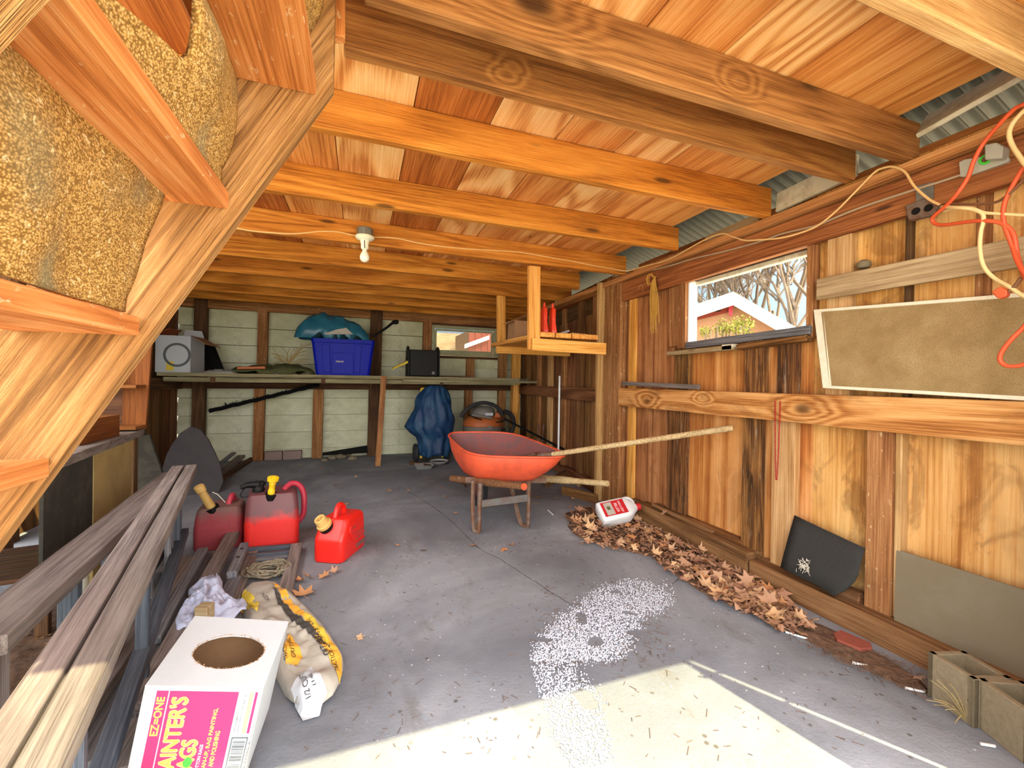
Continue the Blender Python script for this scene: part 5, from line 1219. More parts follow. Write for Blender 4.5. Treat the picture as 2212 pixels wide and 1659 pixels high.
# ------------------------------------------------------------------ hanging shelf in the right back corner
hg = root('hanging_shelf', (1.55, 3.5, 1.38), 'yellow pine shelf hung from the joists in the right back corner', 'shelf')
beam('hanger', pY(1153, 756, 3.0), pY(1153.5, 576, 3.0), .095, .04, (1, 0, 0), M['newpine'], hg)
beam('hanger', pY(1083, 758, 4.25), pY(1082, 630, 4.25), .09, .04, (1, 0, 0), M['newpine'], hg)
beam('crossbar', pY(1148, 744, 2.96), pY(1307, 754, 2.96), .092, .04, (0, 0, 1), M['newpine'], hg)
beam('crossbar', pY(1072, 754, 4.21), Vector((2.18, 4.21, 1.385)), .085, .04, (0, 0, 1), M['newpine'], hg)
for (a, b) in ((1166, 1198), (1200, 1233), (1235, 1291)):
    xa_, xb_ = pY(a, 733, 2.99).x, pY(b, 733, 2.99).x
    beam('shelf_board', ((xa_ + xb_) / 2, 2.98, 1.418), ((xa_ + xb_) / 2 + .02, 4.35, 1.442), xb_ - xa_ - .004, .038, (1, 0, 0), M['newpine'], hg)
zt = 1.438
def bottle(px, y, label):
    r = root('bottle', (pY(px, 720, y).x, y, zt), label, 'bottle', 'red bottles on the hanging shelf')
    Mb = Matrix.Translation((pY(px, 720, y).x, y, zt + (.004 if y < 3.2 else .009)))
    mk('bottle_body', loft_bm([bs(.045, .09, 0, .012), bs(.05, .095, .006, .014), bs(.048, .092, .03, .016), bs(.034, .075, .09, .014), bs(.036, .07, .12, .014), bs(.036, .07, .19, .014), bs(.03, .05, .205, .012), bs(.022, .022, .212, .0105), bs(.022, .022, .222, .0105)]), M['bottle'], Mb, r, True, 50)
    lathe('neck', [(.0, .222), (.012, .222), (.012, .228), (.0085, .23), (.0085, .245), (0, .245)], M['bottle'], Mb, r, 16)
bottle(1175, 3.12, 'orange red plastic bottle beside the pine hanger, middle of three'); bottle(1193, 3.12, 'orange red plastic bottle at the right of the three'); bottle(1162, 3.35, 'dark red bottle half hidden behind the pine hanger')
o = tube('caulk_tube', [pY(1206, 724, 3.1) + Vector((0, 0, .004)), pY(1228, 716, 3.2) + Vector((0, 0, .004))], .01, M['bagpatch'], None, 10); tag(o, 'slim grey tube lying beside the red bottles on the hanging shelf', 'tube')
o = beam('wood_offcut', pY(1232, 722, 3.05) , pY(1265, 725, 3.05), .022, .05, (0, 0, 1), M['stud_pale'], None); tag(o, 'short pale wood offcut on the hanging shelf right of the bottles', 'offcut')
cbx = root('carton', (pY(1128, 734, 3.9).x, 3.95, zt), 'open brown carton at the rear of the hanging shelf', 'box')
Mc = Matrix.Translation((pY(1129, 734, 3.85).x + .02, 3.95, zt + .019)); bm = bmesh.new()
for (c_, d_, s_, t_) in ((0, -.1, .2, .005), (0, .1, .2, .005), (-.1, 0, .005, .2), (.1, 0, .005, .2)): wall_into(bm, c_, d_, s_, t_, .19)
box_bm(.2, .2, .005, 0, bm, Matrix.Translation((0, 0, .003))); mk('carton_body', bm, M['cardbrown'], Mc, cbx)
prism('flap', [Mc @ Vector(p) for p in ((-.1, -.1, .19), (-.1, .1, .19), (-.16, .1, .17), (-.16, -.1, .165))], (0, 0, .004), M['cardbrown'], cbx)
# ------------------------------------------------------------------ wheelbarrow
wbo = W(-.02, 3.2, 0)
wb_ = root('wheelbarrow', wbo, 'red wheelbarrow with worn wooden handles standing in the middle of the shed', 'wheelbarrow')
NL, NR, FR_, FL_ = (-.285, 2.93, .535), (.465, 2.95, .53), (.01, 3.66, .62), (-.575, 3.60, .62)
nl, nr, fr_, fl_ = (-.22, 3.02, .345), (.23, 3.03, .345), (-.07, 3.42, .35), (-.42, 3.38, .35)
def bil(P, u, v):
    a = Vector(P[0]) * (1 - u) + Vector(P[1]) * u; b = Vector(P[3]) * (1 - u) + Vector(P[2]) * u; q_ = a * (1 - v) + b * v
    return W(q_.x, q_.y, q_.z)
def sq_ring(P, k, n=40, off=0.0, dz=0.0):
    out = []
    for i in range(n):
        a_ = 2 * PI * i / n; c_, s_ = math.cos(a_), math.sin(a_); e_ = 2 / k
        u = .5 + (.5 + off) * math.copysign(abs(c_) ** e_, c_); v = .5 + (.5 + off) * math.copysign(abs(s_) ** e_, s_)
        p = bil(P, u, v); p.z += dz; out.append(p)
    return out
def lerp_ring(A_, B_, t, k): return [a.lerp(b, t) for a, b in zip(A_, B_)]
RIM = sq_ring([NL, NR, FR_, FL_], 4.2); BOT = sq_ring([nl, nr, fr_, fl_], 3.2)
def mid(t, bulge=.06):
    c0 = sum(RIM, Vector()) / len(RIM)
    out = []
    for a, b in zip(BOT, RIM):
        p = a.lerp(b, t); d = p - c0; d.z = 0; out.append(p + d.normalized() * bulge * math.sin(PI * t) * .5)
    return out
secs = [[p.lerp(sum(BOT, Vector()) / 40, .5) for p in BOT], BOT, mid(.12), mid(.35), mid(.65), mid(.9), RIM]
tr = mk('tray', loft_bm(secs, True, False), M['tray'], None, wb_, True, 60)
cB = sum(BOT, Vector()) / 40
def shrink(r, d): 
    c0 = sum(r, Vector()) / len(r); return [p + (c0 - p).normalized() * d + Vector((0, 0, .003)) for p in r]
mk('tray_lining', loft_bm([[p.lerp(cB, .5) + Vector((0, 0, .006)) for p in BOT], shrink(BOT, .004), shrink(mid(.12), .005), shrink(mid(.35), .006), shrink(mid(.65), .006), shrink(mid(.9), .006), shrink(RIM, .004)], True, False), M['tray_in'], None, wb_, True, 60)
rp = RIM + [RIM[0], RIM[1]]
bm = bmesh.new(); tube_into(bm, rp, .0085, 8); mk('rim', bm, M['tray'], None, wb_, True)
def hand(a, b, name, r0, r1, cap=None):
    n = 9; P = [a.lerp(b, i / n) for i in range(n + 1)]; R = [r0] * 7 + [r1 * 1.0, r1, r1]
    tube(name, P, R, M[cap or 'handle'], wb_, 10)
hA0, hA1 = W(-.10, 3.72, .24), W(.655, 2.885, .372)
hB0, hB1 = W(-.47, 3.42, .27), W(.082, 2.62, .408)
for nm, a, b in (('handle', hA0, hA1), ('handle', hB0, hB1)): hand(a, b, nm, .028, .021, 'handle' if a is hA0 else 'handle_brown')
dB_h = (hB1 - hB0).normalized()
tube('red_end', [hB1 - dB_h * .004, hB1 + dB_h * .006], .0215, M['tray'], wb_, 14)
tube('red_end', [hA1 - (hA1 - hA0).normalized() * .002, hA1 + (hA1 - hA0).normalized() * .004], .0205, M['handle'], wb_, 14)
def strap(pts, w=.035, t=.005, name='leg'):
    P = spline(pts, 5); bm = bmesh.new(); tube_into(bm, P, .0165, 6); return mk(name, bm, M['rust'], None, wb_, True, 40)
strap([W(-.262, 2.98, .36), W(-.262, 2.965, .18), W(-.25, 2.955, .03), W(-.232, 2.945, .013), W(-.215, 2.94, .03), W(-.212, 2.93, .2), W(-.208, 2.92, .355)])
strap([W(-.02, 3.25, .35), W(.03, 3.16, .18), W(.075, 3.11, .03), W(.105, 3.08, .013), W(.128, 3.05, .03), W(.13, 3.03, .2), W(.128, 3.01, .35)])
beam('brace', W(-.225, 2.93, .205), W(.128, 3.02, .232), .052, .006, (0, 0, 1), M['steel'], wb_)
beam('crossbar', W(-.33, 3.10, .335), W(.26, 3.12, .335), .04, .018, (0, 0, 1), M['rust'], wb_)
wc = W(-.265, 3.58, .0)
WMx = frame(W(.95, .31, 0), (0, 0, 1), wc + Vector((0, 0, .172)))
lathe('tire', [(.10, -.028), (.13, -.042), (.155, -.036), (.17, 0), (.155, .036), (.13, .042), (.10, .028), (.10, -.028)], M['rubber'], WMx @ Matrix.Rotation(PI / 2, 4, 'Y'), wb_, 36)
lathe('wheel_hub', [(0, -.03), (.03, -.03), (.035, -.015), (.1, -.012), (.1, .012), (.035, .015), (.03, .03), (0, .03)], M['tray_in'], WMx @ Matrix.Rotation(PI / 2, 4, 'Y'), wb_, 28)
tube('axle', [WMx @ Vector((-.13, 0, 0)), WMx @ Vector((.13, 0, 0))], .009, M['steel'], wb_, 8)
for s in (-.11, .11): tube('fork', [WMx @ Vector((s, 0, 0)), W(-.27, 3.30, .31) + (WMx.to_3x3() @ Vector((s * 1.2, 0, 0)))], .011, M['rust'], wb_, 6)
# long wooden handled tool lying in the tray
s1 = W(1.30, 2.50, .80); s0 = W(.36, 2.95, .566)
tl = root('shovel', s0, 'long shovel with a pale wooden handle lying across the wheelbarrow', 'shovel')
dd = (s1 - s0).normalized(); s00 = s0 - dd * .16
tube('handle', [s00, s0, s0.lerp(s1, .5), s1 - dd * .01, s1], [.0165, .0175, .0175, .0185, .016], M['handle'], tl, 12)
blade = bmesh.new(); bs_ = (frame(dd, (0, 0, 1), s00))
tube_into(blade, [s00 + dd * .08, s00 - dd * .03], .021, 10); mk('socket', blade, M['rust'], None, tl, True, 40)
def bl(u, v):
    wv = .17 * (1 - .9 * max(0, u - .55) ** 1.5 * 2.2) * (.6 + .4 * min(1, u * 5)); x = -.03 - u * .24
    return bs_ @ Vector((x, -.012 * math.sin(PI * u) + .03 * (2 * v - 1) ** 2, (v - .5) * wv))
sheet('blade', bl, 12, 10, M['rust'], tl, .003)
bm = bmesh.new()
for (a, L) in (((-.03, 3.16), .12), ((-.015, 3.17), .16), ((.02, 3.15), .13), ((.04, 3.14), .10), ((-.05, 3.2), .08)):
    p = W(a[0], a[1], .40); tube_into(bm, spline([p, p + Vector((-.008, 0, L * .5)), p + Vector((.004, .01, L))], 3), .0025, 4)
o = mk('dead_stalks', bm, M['rust']); tag(o, 'few thin dark dead stalks standing in the wheelbarrow tray', 'stalks')
o = leaf(*W(-.14, 3.15, .36), .035, .5, 'dead leaf lying in the wheelbarrow tray', None)

# ------------------------------------------------------------------ fuel cans
def can(name, base, xdir, L, Wd, H, mat, label, shoulder=.35):
    """local X along the can (front is -X), Z up"""
    r = root(name, base, label, 'fuel can', None)
    Mx = frame(xdir, Vector((0, 0, 1)).cross(Vector(xdir)), base)
    S_ = []
    for z, k, f in ((0, .93, 0), (.015, 1, 0), (H * .5, 1, 0), (H * .56, .99, .01), (H * .72, .97, .45), (H * .86, .94, .8), (H * .95, .9, .95), (H, .80, 1.0)):
        front = -L / 2 + shoulder * L * f * .6; back = L / 2 - (.03 * L if z > H * .9 else 0) - (.05 * L if z >= H else 0)
        S_.append([Vector((q_.x, q_.y, z)) for q_ in rrect(back - front, Wd * k, .035, 5, (front + back) / 2)])
    ob = mk('can_body', loft_bm(S_), mat, Mx, r, True, 60)
    sb = ob.modifiers.new('soft', 'BEVEL'); sb.width = .006; sb.segments = 2; sb.limit_method = 'ANGLE'
    return r, Mx
# front red can
bC = Vector((-.095, 2.765, .001)); xd = Vector((.447, .894, 0))
r1, M1 = can('fuel_can', bC, xd, .29, .185, .235, M['red'], 'bright red plastic fuel can with a short tan spout, nearest and cleanest of three')
tube('handle', [M1 @ Vector(p) for p in ((-.055, .01, .215), (-.03, .01, .27), (-.005, .01, .292), (.025, .01, .288), (.05, .01, .262), (.06, .01, .22))], .0155, M['red'], r1, 10, True, 5)
sp = M1 @ Matrix.Translation((-.098, .035, .192)) @ Matrix.Rotation(-.62, 4, 'Y') @ Matrix.Rotation(-.25, 4, 'X')
lathe('spout_collar', [(0, -.012), (.042, -.012), (.042, .012), (0, .012)], M['black'], sp, r1, 24)
lathe('spout', [(0, .012), (.042, .012), (.043, .03), (.036, .034), (.031, .075), (.027, .078), (.018, .076), (.016, .05), (0, .05)], M['spout'], sp, r1, 24)
Ws = .185
tri = prism('side_panel', [M1 @ Vector(p) for p in ((-.06, -Ws / 2 * .95, .19), (.01, -Ws / 2 * .93, .20), (.0, -Ws / 2, .12), (-.03, -Ws / 2 - .001, .09), (-.075, -Ws / 2, .155))], M1.to_3x3() @ Vector((0, -.007, 0)), M['red'], r1, (0, 0, 1), .003)
pm = bmesh.new()
for z, h, L0 in ((.185, .012, .09), (.166, .012, .10), (.147, .012, .10), (.128, .012, .10)):
    text_into(pm, "CAUTION" if z > .17 else "DANGER", lambda x, y: M1 @ Vector((.02 + x, -Ws / 2 - .0016 + (.004 if z > .18 else 0), z - .045 + y)), L0, h * .8)
text_into(pm, "GAS", lambda x, y: M1 @ Vector((-.045 + x, -Ws / 2 - .008, .165 + y)), .035, .014); text_into(pm, "2 GAL", lambda x, y: M1 @ Vector((-.04 + x, -Ws / 2 - .008, .135 + y)), .03, .01)
mk('lettering', pm, M['greyprint'], None, r1)
for z in (.074, .108): prism('raised_line', [M1 @ Vector(p) for p in ((.02, -Ws / 2, z - .01), (.135, -Ws / 2, z - .01), (.135, -Ws / 2, z - .007), (.02, -Ws / 2, z - .007))], M1.to_3x3() @ Vector((0, -.002, 0)), M['red'], r1)
prism('embossed_band', [M1 @ Vector(p) for p in ((.015, -Ws / 2, .035), (.135, -Ws / 2, .035), (.135, -Ws / 2, .06), (.015, -Ws / 2, .06))], M1.to_3x3() @ Vector((0, -.0016, 0)), M['tray_in'], r1)
# middle dusty can
bC2 = Vector((-.515, 3.10, .001)); xd2 = Vector((-.15, .99, 0))
r2, M2 = can('fuel_can', bC2, xd2, .30, .30, .335, M['red_dusty'], 'large red fuel can with sooty dust on its upper half and a yellow spout', .16)
tube('handle', [M2 @ Vector(p) for p in ((-.03, -.06, .33), (.0, -.10, .355), (.01, -.145, .345), (.01, -.172, .30), (.0, -.178, .22), (.0, -.176, .15), (.0, -.15, .10))], [.019], M['pink_red'], r2, 10, True, 5) if False else tube('handle', spline([M2 @ Vector(p) for p in ((-.03, -.06, .33), (.0, -.10, .362), (.01, -.145, .352), (.01, -.176, .30), (.0, -.182, .22), (.0, -.176, .15), (.0, -.14, .10))], 5), .018, M['pink_red'], r2, 10)
sp2 = M2 @ Matrix.Translation((-.10, .01, .315)) @ Matrix.Rotation(-.25, 4, 'Y') @ Matrix.Rotation(.10, 4, 'X')
lathe('spout_collar', [(0, -.015), (.034, -.015), (.034, .022), (0, .022)], M['black'], sp2, r2, 20)
lathe('spout', [(0, .02), (.02, .02), (.02, .045), (.017, .05), (.017, .075), (.019, .08), (.019, .095), (.016, .1), (.022, .106), (.032, .11), (.032, .128), (.012, .13), (.012, .122), (0, .122)], M['yellow'], sp2, r2, 20)
vc = M2 @ Matrix.Translation((-.02, .09, .33))
lathe('vent_cap', [(0, 0), (.03, 0), (.034, .02), (.03, .04), (.018, .05), (.02, .075), (0, .08)], M['black'], vc @ Matrix.Rotation(.5, 4, 'X'), r2, 18)
tube('cap_nozzle', [vc @ Vector((0, -.01, .05)), vc @ Vector((-.01, .05, .055)), vc @ Vector((-.02, .085, .045))], [.026, .018, .013], M['black'], r2, 10)
tube('tether', [vc @ Vector(p) for p in ((0, .06, .04), (-.03, .085, .0), (-.05, .06, -.01), (-.05, .02, .0))], .003, M['black'], r2, 6, True, 4)
# left faded can
bC3 = Vector((-.815, 3.17, .001)); xd3 = Vector((-.1, .995, 0))
r3, M3 = can('fuel_can', bC3, xd3, .26, .255, .25, M['red_faded'], 'faded dusty red fuel can with a long yellowed spout, leftmost of three', .2)
sp3 = M3 @ Matrix.Translation((-.07, .035, .235)) @ Matrix.Rotation(-.25, 4, 'Y') @ Matrix.Rotation(-.38, 4, 'X')
lathe('spout_collar', [(0, -.02), (.038, -.02), (.038, .02), (0, .02)], M['black'], sp3, r3, 20)
lathe('spout', [(0, .02), (.024, .02), (.0225, .08), (.021, .135), (.027, .14), (.028, .175), (.024, .18), (0, .178)], M['spout'], sp3, r3, 20)
tube('handle', [M3 @ Vector(p) for p in ((-.02, -.04, .245), (.0, -.05, .285), (.04, -.055, .29), (.08, -.06, .245))], .016, M['pink_red'], r3, 10, True, 5)
tube('drawn_wire', [M3 @ Vector((.0, -.02, .255)), M3 @ Vector((.05, .03, .3)), M3 @ Vector((.06, .06, .315))], .002, M['fluff'], r3, 5)

# ------------------------------------------------------------------ carton of rags in the foreground
BR = Matrix(((0.9766, 0.0826, 0.1984), (-0.0581, 0.9903, -0.1264), (-0.2069, 0.1119, 0.9719)))
bo = CAM + (Vector((-.5127, 1.3531, .2512)) - CAM) * .893
bw, bd, bh = .25, .2507, .285
BX = BR.to_4x4(); BX.translation = bo                      # origin: front left corner of the top; -z down the box
rb = root('rag_carton', bo - Vector((0, 0, .3)), 'white carton of cotton painting rags with a round hole torn in its top', 'carton')
def ell(k, n, rx=.083, ry=.062, cx_=.135, cy_=.118): 
    a_ = 2 * PI * k / n; j = 1 + .03 * noise.noise(Vector((k * 1.7, 0, 3)))
    return Vector((cx_ + rx * j * math.cos(a_), cy_ + ry * j * math.sin(a_), 0))
bm = bmesh.new(); n = 64; outer = []
cc = Vector((.135, .118, 0))
for k in range(n):
    d = (ell(k, n) - cc); t = 9
    if d.x > 1e-9: t = min(t, (bw - cc.x) / d.x)
    if d.x < -1e-9: t = min(t, -cc.x / d.x)
    if d.y > 1e-9: t = min(t, (bd - cc.y) / d.y)
    if d.y < -1e-9: t = min(t, -cc.y / d.y)
    outer.append(cc + d * t)
for cr in ((0, 0), (bw, 0), (bw, bd), (0, bd)):
    j = min(range(n), key=lambda i: (outer[i] - Vector((cr[0], cr[1], 0))).length); outer[j] = Vector((cr[0], cr[1], 0))
rings_ = []
for z in (0, -.004):
    rings_.append(([bm.verts.new(p + Vector((0, 0, z))) for p in outer], [bm.verts.new(ell(k, n) + Vector((0, 0, z))) for k in range(n)]))
for k in range(n):
    k2 = (k + 1) % n; (o1, i1), (o2, i2) = rings_
    bm.faces.new((o1[k], o1[k2], i1[k2], i1[k])); bm.faces.new((o2[k], o2[k2], i2[k2], i2[k])); bm.faces.new((i1[k], i1[k2], i2[k2], i2[k])); bm.faces.new((o1[k], o1[k2], o2[k2], o2[k]))
mk('top', bm, M['cardwhite'], BX, rb)
bm = bmesh.new()
for k in range(n * 2):
    p = ell(k / 2, n) ; q_ = p + Vector((random.uniform(-.004, .004), random.uniform(-.004, .004), random.uniform(.0, .002)))
    tube_into(bm, [p, q_], .0009, 3)
mk('torn_edge', bm, M['cardbrown'], BX, rb)
def bside(name, pts, out, inner=True):
    prism(name, [BX @ Vector(p) for p in pts], BX.to_3x3() @ (Vector(out) * -.002), M['cardwhite'], rb)
    prism('liner', [BX @ (Vector(p) - Vector(out) * .0022) for p in pts], BX.to_3x3() @ (Vector(out) * -.0015), M['cardbrown'], rb)
e_ = .0005
bside('front', [(0, 0, -e_), (bw, 0, -e_), (bw, 0, -bh), (0, 0, -bh)], (0, -1, 0)); bside('back', [(0, bd, -.004), (bw, bd, -.004), (bw, bd, -bh), (0, bd, -bh)], (0, 1, 0))
bside('side', [(0, 0, -.004), (0, bd, -.004), (0, bd, -bh), (0, 0, -bh)], (-1, 0, 0)); bside('side', [(bw, 0, -.004), (bw, bd, -.004), (bw, bd, -bh), (bw, 0, -bh)], (1, 0, 0))
prism('bottom', [BX @ Vector(p) for p in ((0, 0, -bh), (bw, 0, -bh), (bw, bd, -bh), (0, bd, -bh))], BX.to_3x3() @ Vector((0, 0, .003)), M['cardbrown'], rb)
# printed front: u from left to right, v down from the top edge
def fp(u, v, dy=.0006): return BX @ Vector((u, -dy, -v))
def quad(name, u0, u1, v0, v1, mat, dy=.0006):
    bm = bmesh.new(); v_ = [bm.verts.new(fp(u0, v0, dy)), bm.verts.new(fp(u1, v0, dy)), bm.verts.new(fp(u1, v1, dy)), bm.verts.new(fp(u0, v1, dy))]; bm.faces.new(v_); mk(name, bm, M[mat], None, rb)
quad('label', .026, .050, .012, bh - .008, 'pinklabel'); quad('label', .0525, .198, .012, bh - .008, 'pinklabel')
quad('yellow_stripe', .2225, .2315, .012, .122, 'yellowprint'); quad('red_stripe', .2345, .2405, .012, .122, 'pinklabel')
def tline(s, u, v_end, length, height, mat, dy=.0012, bold=0):
    """text read upwards; its baseline at u + height, its last letter ends at v_end below the top edge"""
    bm = bmesh.new(); text_into(bm, s, lambda x, y: fp(u + height - y, v_end + length - x, dy), length, height, bold); mk('lettering', bm, M[mat], None, rb)
tline("EZ=ONE", .0295, .028, .098, .0155, 'yellowprint', bold=.0007)
tline("PAINTER'S", .060, .028, .205, .033, 'yellowprint', bold=.0022)
tline("RAGS", .100, .138, .10, .032, 'yellowprint', bold=.0022)
tline("NEW COTTON RAGS", .139, .15, .105, .007, 'whiteprint', bold=.0003)
tline("FOR CLEAN-UP, RAG PAINTING,", .152, .055, .215, .0095, 'yellowprint', bold=.0004)
tline("STAINING AND POLISHING", .1665, .115, .155, .0095, 'yellowprint', bold=.0004)
tline("NATION RUBBER INC.", .2035, .062, .055, .0055, 'greyprint'); tline("MONTGOMERYVILLE, PA 18936 USA", .212, .018, .10, .005, 'greyprint')
gpts = []; bm = bmesh.new()
gpts = [bm.verts.new(fp(.120 + .0095 * math.cos(2 * PI * k / 20) * (1 + .25 * noise.noise(Vector((k, 1, 1)))), .196 + .0135 * math.sin(2 * PI * k / 20), .0022)) for k in range(20)]; bm.faces.new(gpts); mk('green_paint_drop', bm, M['greenprint'], None, rb)
bm = bmesh.new(); v0 = .132
def brect(u0, u1, va, vb, dy=.0008):
    v_ = [bm.verts.new(fp(u0, va, dy)), bm.verts.new(fp(u1, va, dy)), bm.verts.new(fp(u1, vb, dy)), bm.verts.new(fp(u0, vb, dy))]; bm.faces.new(v_)
for (u0, u1, va, vb) in ((.204, .2405, v0, v0 + .0035), (.204, .2065, v0, .27), (.238, .2405, v0, .27), (.204, .2405, .2665, .27)): brect(u0, u1, va, vb)
rr_ = random.Random(3); vv = v0 + .008
while vv < .262:
    t_ = rr_.choice((.0008, .0014, .002)); brect(.2085, .236, vv, vv + t_); vv += t_ + rr_.choice((.001, .0018, .0026))
mk('barcode', bm, M['greyprint'], None, rb)
tline("70826 10165 5", .2425, .145, .11, .005, 'greyprint')

# ------------------------------------------------------------------ paper sack
so_ = [pZ(*p, .03) for p in ((517, 1278), (540, 1258), (585, 1252), (618, 1272), (650, 1300), (700, 1352), (742, 1415), (738, 1470), (722, 1505), (690, 1530), (655, 1528), (622, 1500), (600, 1455), (566, 1400), (530, 1330))]
sp_ = [(p.x, p.y) for p in so_]
gb_, fh = heap('paper_sack', sp_, .004, .062, M['bag'], None, .022, 13, 9.3, .28, 30, 120, .05)
tag(gb_, 'half empty grey paper sack of traction grit slumped on the floor beside the rag carton', 'sack')
def decal(name, pix, mat, lift=.003, sub=5):
    P = [pZ(*p, .05) for p in pix]; c_ = sum(P, Vector()) / len(P); bm = bmesh.new()
    vs_ = [bm.verts.new(p) for p in P]; f = bm.faces.new(vs_); bmesh.ops.triangulate(bm, faces=[f])
    for _ in range(sub):
        es = [e for e in bm.edges if e.calc_length() > .012]
        if not es: break
        bmesh.ops.subdivide_edges(bm, edges=es, cuts=1); bmesh.ops.triangulate(bm, faces=bm.faces[:])
    for v in bm.verts: v.co.z = max(.006, fh(v.co.x, v.co.y)) + lift
    return mk(name, bm, M[mat], None, gb_, True)
decal('print_band', [(517, 1285), (530, 1272), (545, 1290), (560, 1305), (556, 1325), (540, 1315), (520, 1302)], 'mustardprint')
decal('print_band', [(590, 1262), (605, 1266), (640, 1310), (690, 1360), (712, 1385), (700, 1390), (655, 1345), (610, 1300)], 'orangeprint')
decal('print_band', [(588, 1272), (612, 1303), (655, 1348), (708, 1392), (716, 1404), (690, 1395), (640, 1355), (600, 1310)], 'darkprint', .0036)
decal('print_band', [(652, 1330), (700, 1362), (718, 1396), (705, 1388), (665, 1352)], 'mustardprint', .004)
decal('print_band', [(688, 1362), (710, 1372), (738, 1412), (739, 1440), (734, 1464), (715, 1428), (700, 1405), (678, 1384)], 'orangeprint', .0034)
decal('print_patch', [(625, 1378), (632, 1385), (655, 1420), (640, 1440), (618, 1438), (612, 1412)], 'orangeprint')
decal('white_patch', [(672, 1436), (708, 1490), (690, 1518), (655, 1528), (628, 1484)], 'bagpatch')
def bag_text(s, p0, p1, hgt, mat, lift=.006):
    a_, b_ = pZ(*p0, .05), pZ(*p1, .05); d_ = (b_ - a_); L = d_.length; d_.normalize(); nn_ = Vector((-d_.y, d_.x, 0))
    bm = bmesh.new()
    text_into(bm, s, lambda x, y: (lambda q_: Vector((q_.x, q_.y, max(.006, fh(q_.x, q_.y)) + lift)))(a_ + d_ * x + nn_ * y), L, hgt); mk('lettering', bm, M[mat], None, gb_)
bag_text("GRIT & FILL", (714, 1418), (691, 1378), .022, 'blackprint'); bag_text("TRACTION", (735, 1446), (718, 1408), .015, 'blackprint')
bag_text("TRACTION", (622, 1432), (616, 1405), .012, 'blackprint'); bag_text("GRIT & FILL", (640, 1425), (626, 1388), .014, 'blackprint')
bag_text("1/2 CU.FT.", (672, 1502), (655, 1460), .015, 'blackprint'); bag_text("(14L)", (684, 1486), (673, 1466), .012, 'blackprint')
bag_text("TRACTION GRIT & FILL", (712, 1392), (668, 1352), .010, 'blackprint'); bag_text("GRIT & FILL", (549, 1312), (524, 1294), .012, 'blackprint'); bag_text("NOTICE", (584, 1300), (566, 1282), .012, 'blackprint')

# ------------------------------------------------------------------ rags, boards and frame on the floor at the left
def rag(pix, z, H, seed, label, n_=.03):
    P = [pZ(*p, z) for p in pix]; o, _ = heap('cotton_rag', [(p.x, p.y) for p in P], z, H, M['rag'], None, n_ * 1.3, 22, seed, .4, 26, 110, .16); tag(o, label, 'rag')
def plank(a, b, za, zb, w, t, mat, label, name='plank', wdir=None, rough=.0015):
    p0, p1 = pZ(*a, za), pZ(*b, zb); d_ = p1 - p0
    o = beam(name, p0, p1, w, t, wdir or Vector((d_.y, -d_.x, 0)), M[mat], None, rough=rough, bev=.002); tag(o, label, 'plank'); return o
plank((402, 1210), (85, 1668), .062, .062, .08, .04, 'brown_grey', 'long brown weathered plank with bolt holes lying left in the lumber')
plank((428, 1208), (165, 1668), .02, .02, .07, .036, 'grey', 'long grey weathered plank lying in the lumber, second from the left')
plank((447, 1200), (222, 1668), .018, .018, .052, .03, 'grey', 'long blue grey plank lying in the lumber, third from the left')
plank((438, 1188), (330, 1385), .058, .056, .05, .03, 'grey', 'shorter grey board lying on top of the lumber beside the rag')
plank((517, 1128), (300, 1530), .09, .05, .07, .035, 'brown_grey', 'long brown grey board running from the fuel cans to under the rag carton')
plank((296, 1560), (228, 1680), .055, .05, .09, .03, 'brown_grey', 'sunlit board end below the left side of the rag carton')
hbk = plank((528, 1178), (500, 1242), .085, .085, .042, .035, 'grey', 'short grey block with two bolt holes lying beside the wooden frame', 'bolt_block')
for t_ in (.25, .55):
    p = WM[hbk.name] @ Vector((-.5 * (pZ(528, 1178, .085) - pZ(500, 1242, .085)).length + t_ * (pZ(528, 1178, .085) - pZ(500, 1242, .085)).length, 0, 0)); lathe('bolt_hole', [(0, 0), (.009, 0), (.009, .002), (0, .002)], M['black'], Matrix.Translation(p + Vector((0, 0, .0175))), hbk, 14)
# wooden frame
fr = root('slatted_pallet', pZ(590, 1250, 0), 'grey wooden frame lying flat in front of the fuel cans with fibre rope inside', 'frame')
def fb(a, b, z, w, t, mat='grey', nm='rail'):
    p0, p1 = pZ(*a, z), pZ(*b, z); d_ = p1 - p0; beam(nm, p0, p1, w, t, Vector((d_.y, -d_.x, 0)), M[mat], fr, rough=.001)
fb((641, 1178), (600, 1345), .03, .062, .03, 'brown_grey', 'stile'); fb((545, 1195), (460, 1400), .02, .06, .028, 'brown_grey', 'stile')
fb((534, 1188), (632, 1180), .03, .035, .025, 'greyblue'); fb((532, 1202), (626, 1193), .025, .03, .02, 'greyblue'); fb((520, 1212), (628, 1200), .012, .05, .015)
fb((508, 1250), (470, 1320), .05, .05, .03, 'grey', 'stile')
pl_ = prism('floor_panel', [pZ(*p, .012) for p in ((505, 1222), (552, 1214), (545, 1244), (498, 1252))], (0, 0, .006), M['grey'], fr)
bx_ = prism('black_strap', [pZ(*p, .02) for p in ((508, 1248), (530, 1250), (512, 1262), (498, 1268))], (0, 0, .008), M['black'], fr)
bm = bmesh.new(); c_ = pZ(578, 1236, .02)
for i in range(16):
    a0_ = random.uniform(0, 6.28); R_ = random.uniform(.05, .11); P = [c_ + Vector((R_ * math.cos(a0_ + t_ * .5) * 1.1 + random.uniform(-.01, .01), R_ * math.sin(a0_ + t_ * .5) * .9 + random.uniform(-.01, .01), random.uniform(0, .03))) for t_ in range(9)]
    tube_into(bm, spline(P, 4), .007, 5)
o = mk('rope_heap', bm, M['burlap'], None, None, True); tag(o, 'heap of frayed grey rope lying inside the wooden frame', 'rope')
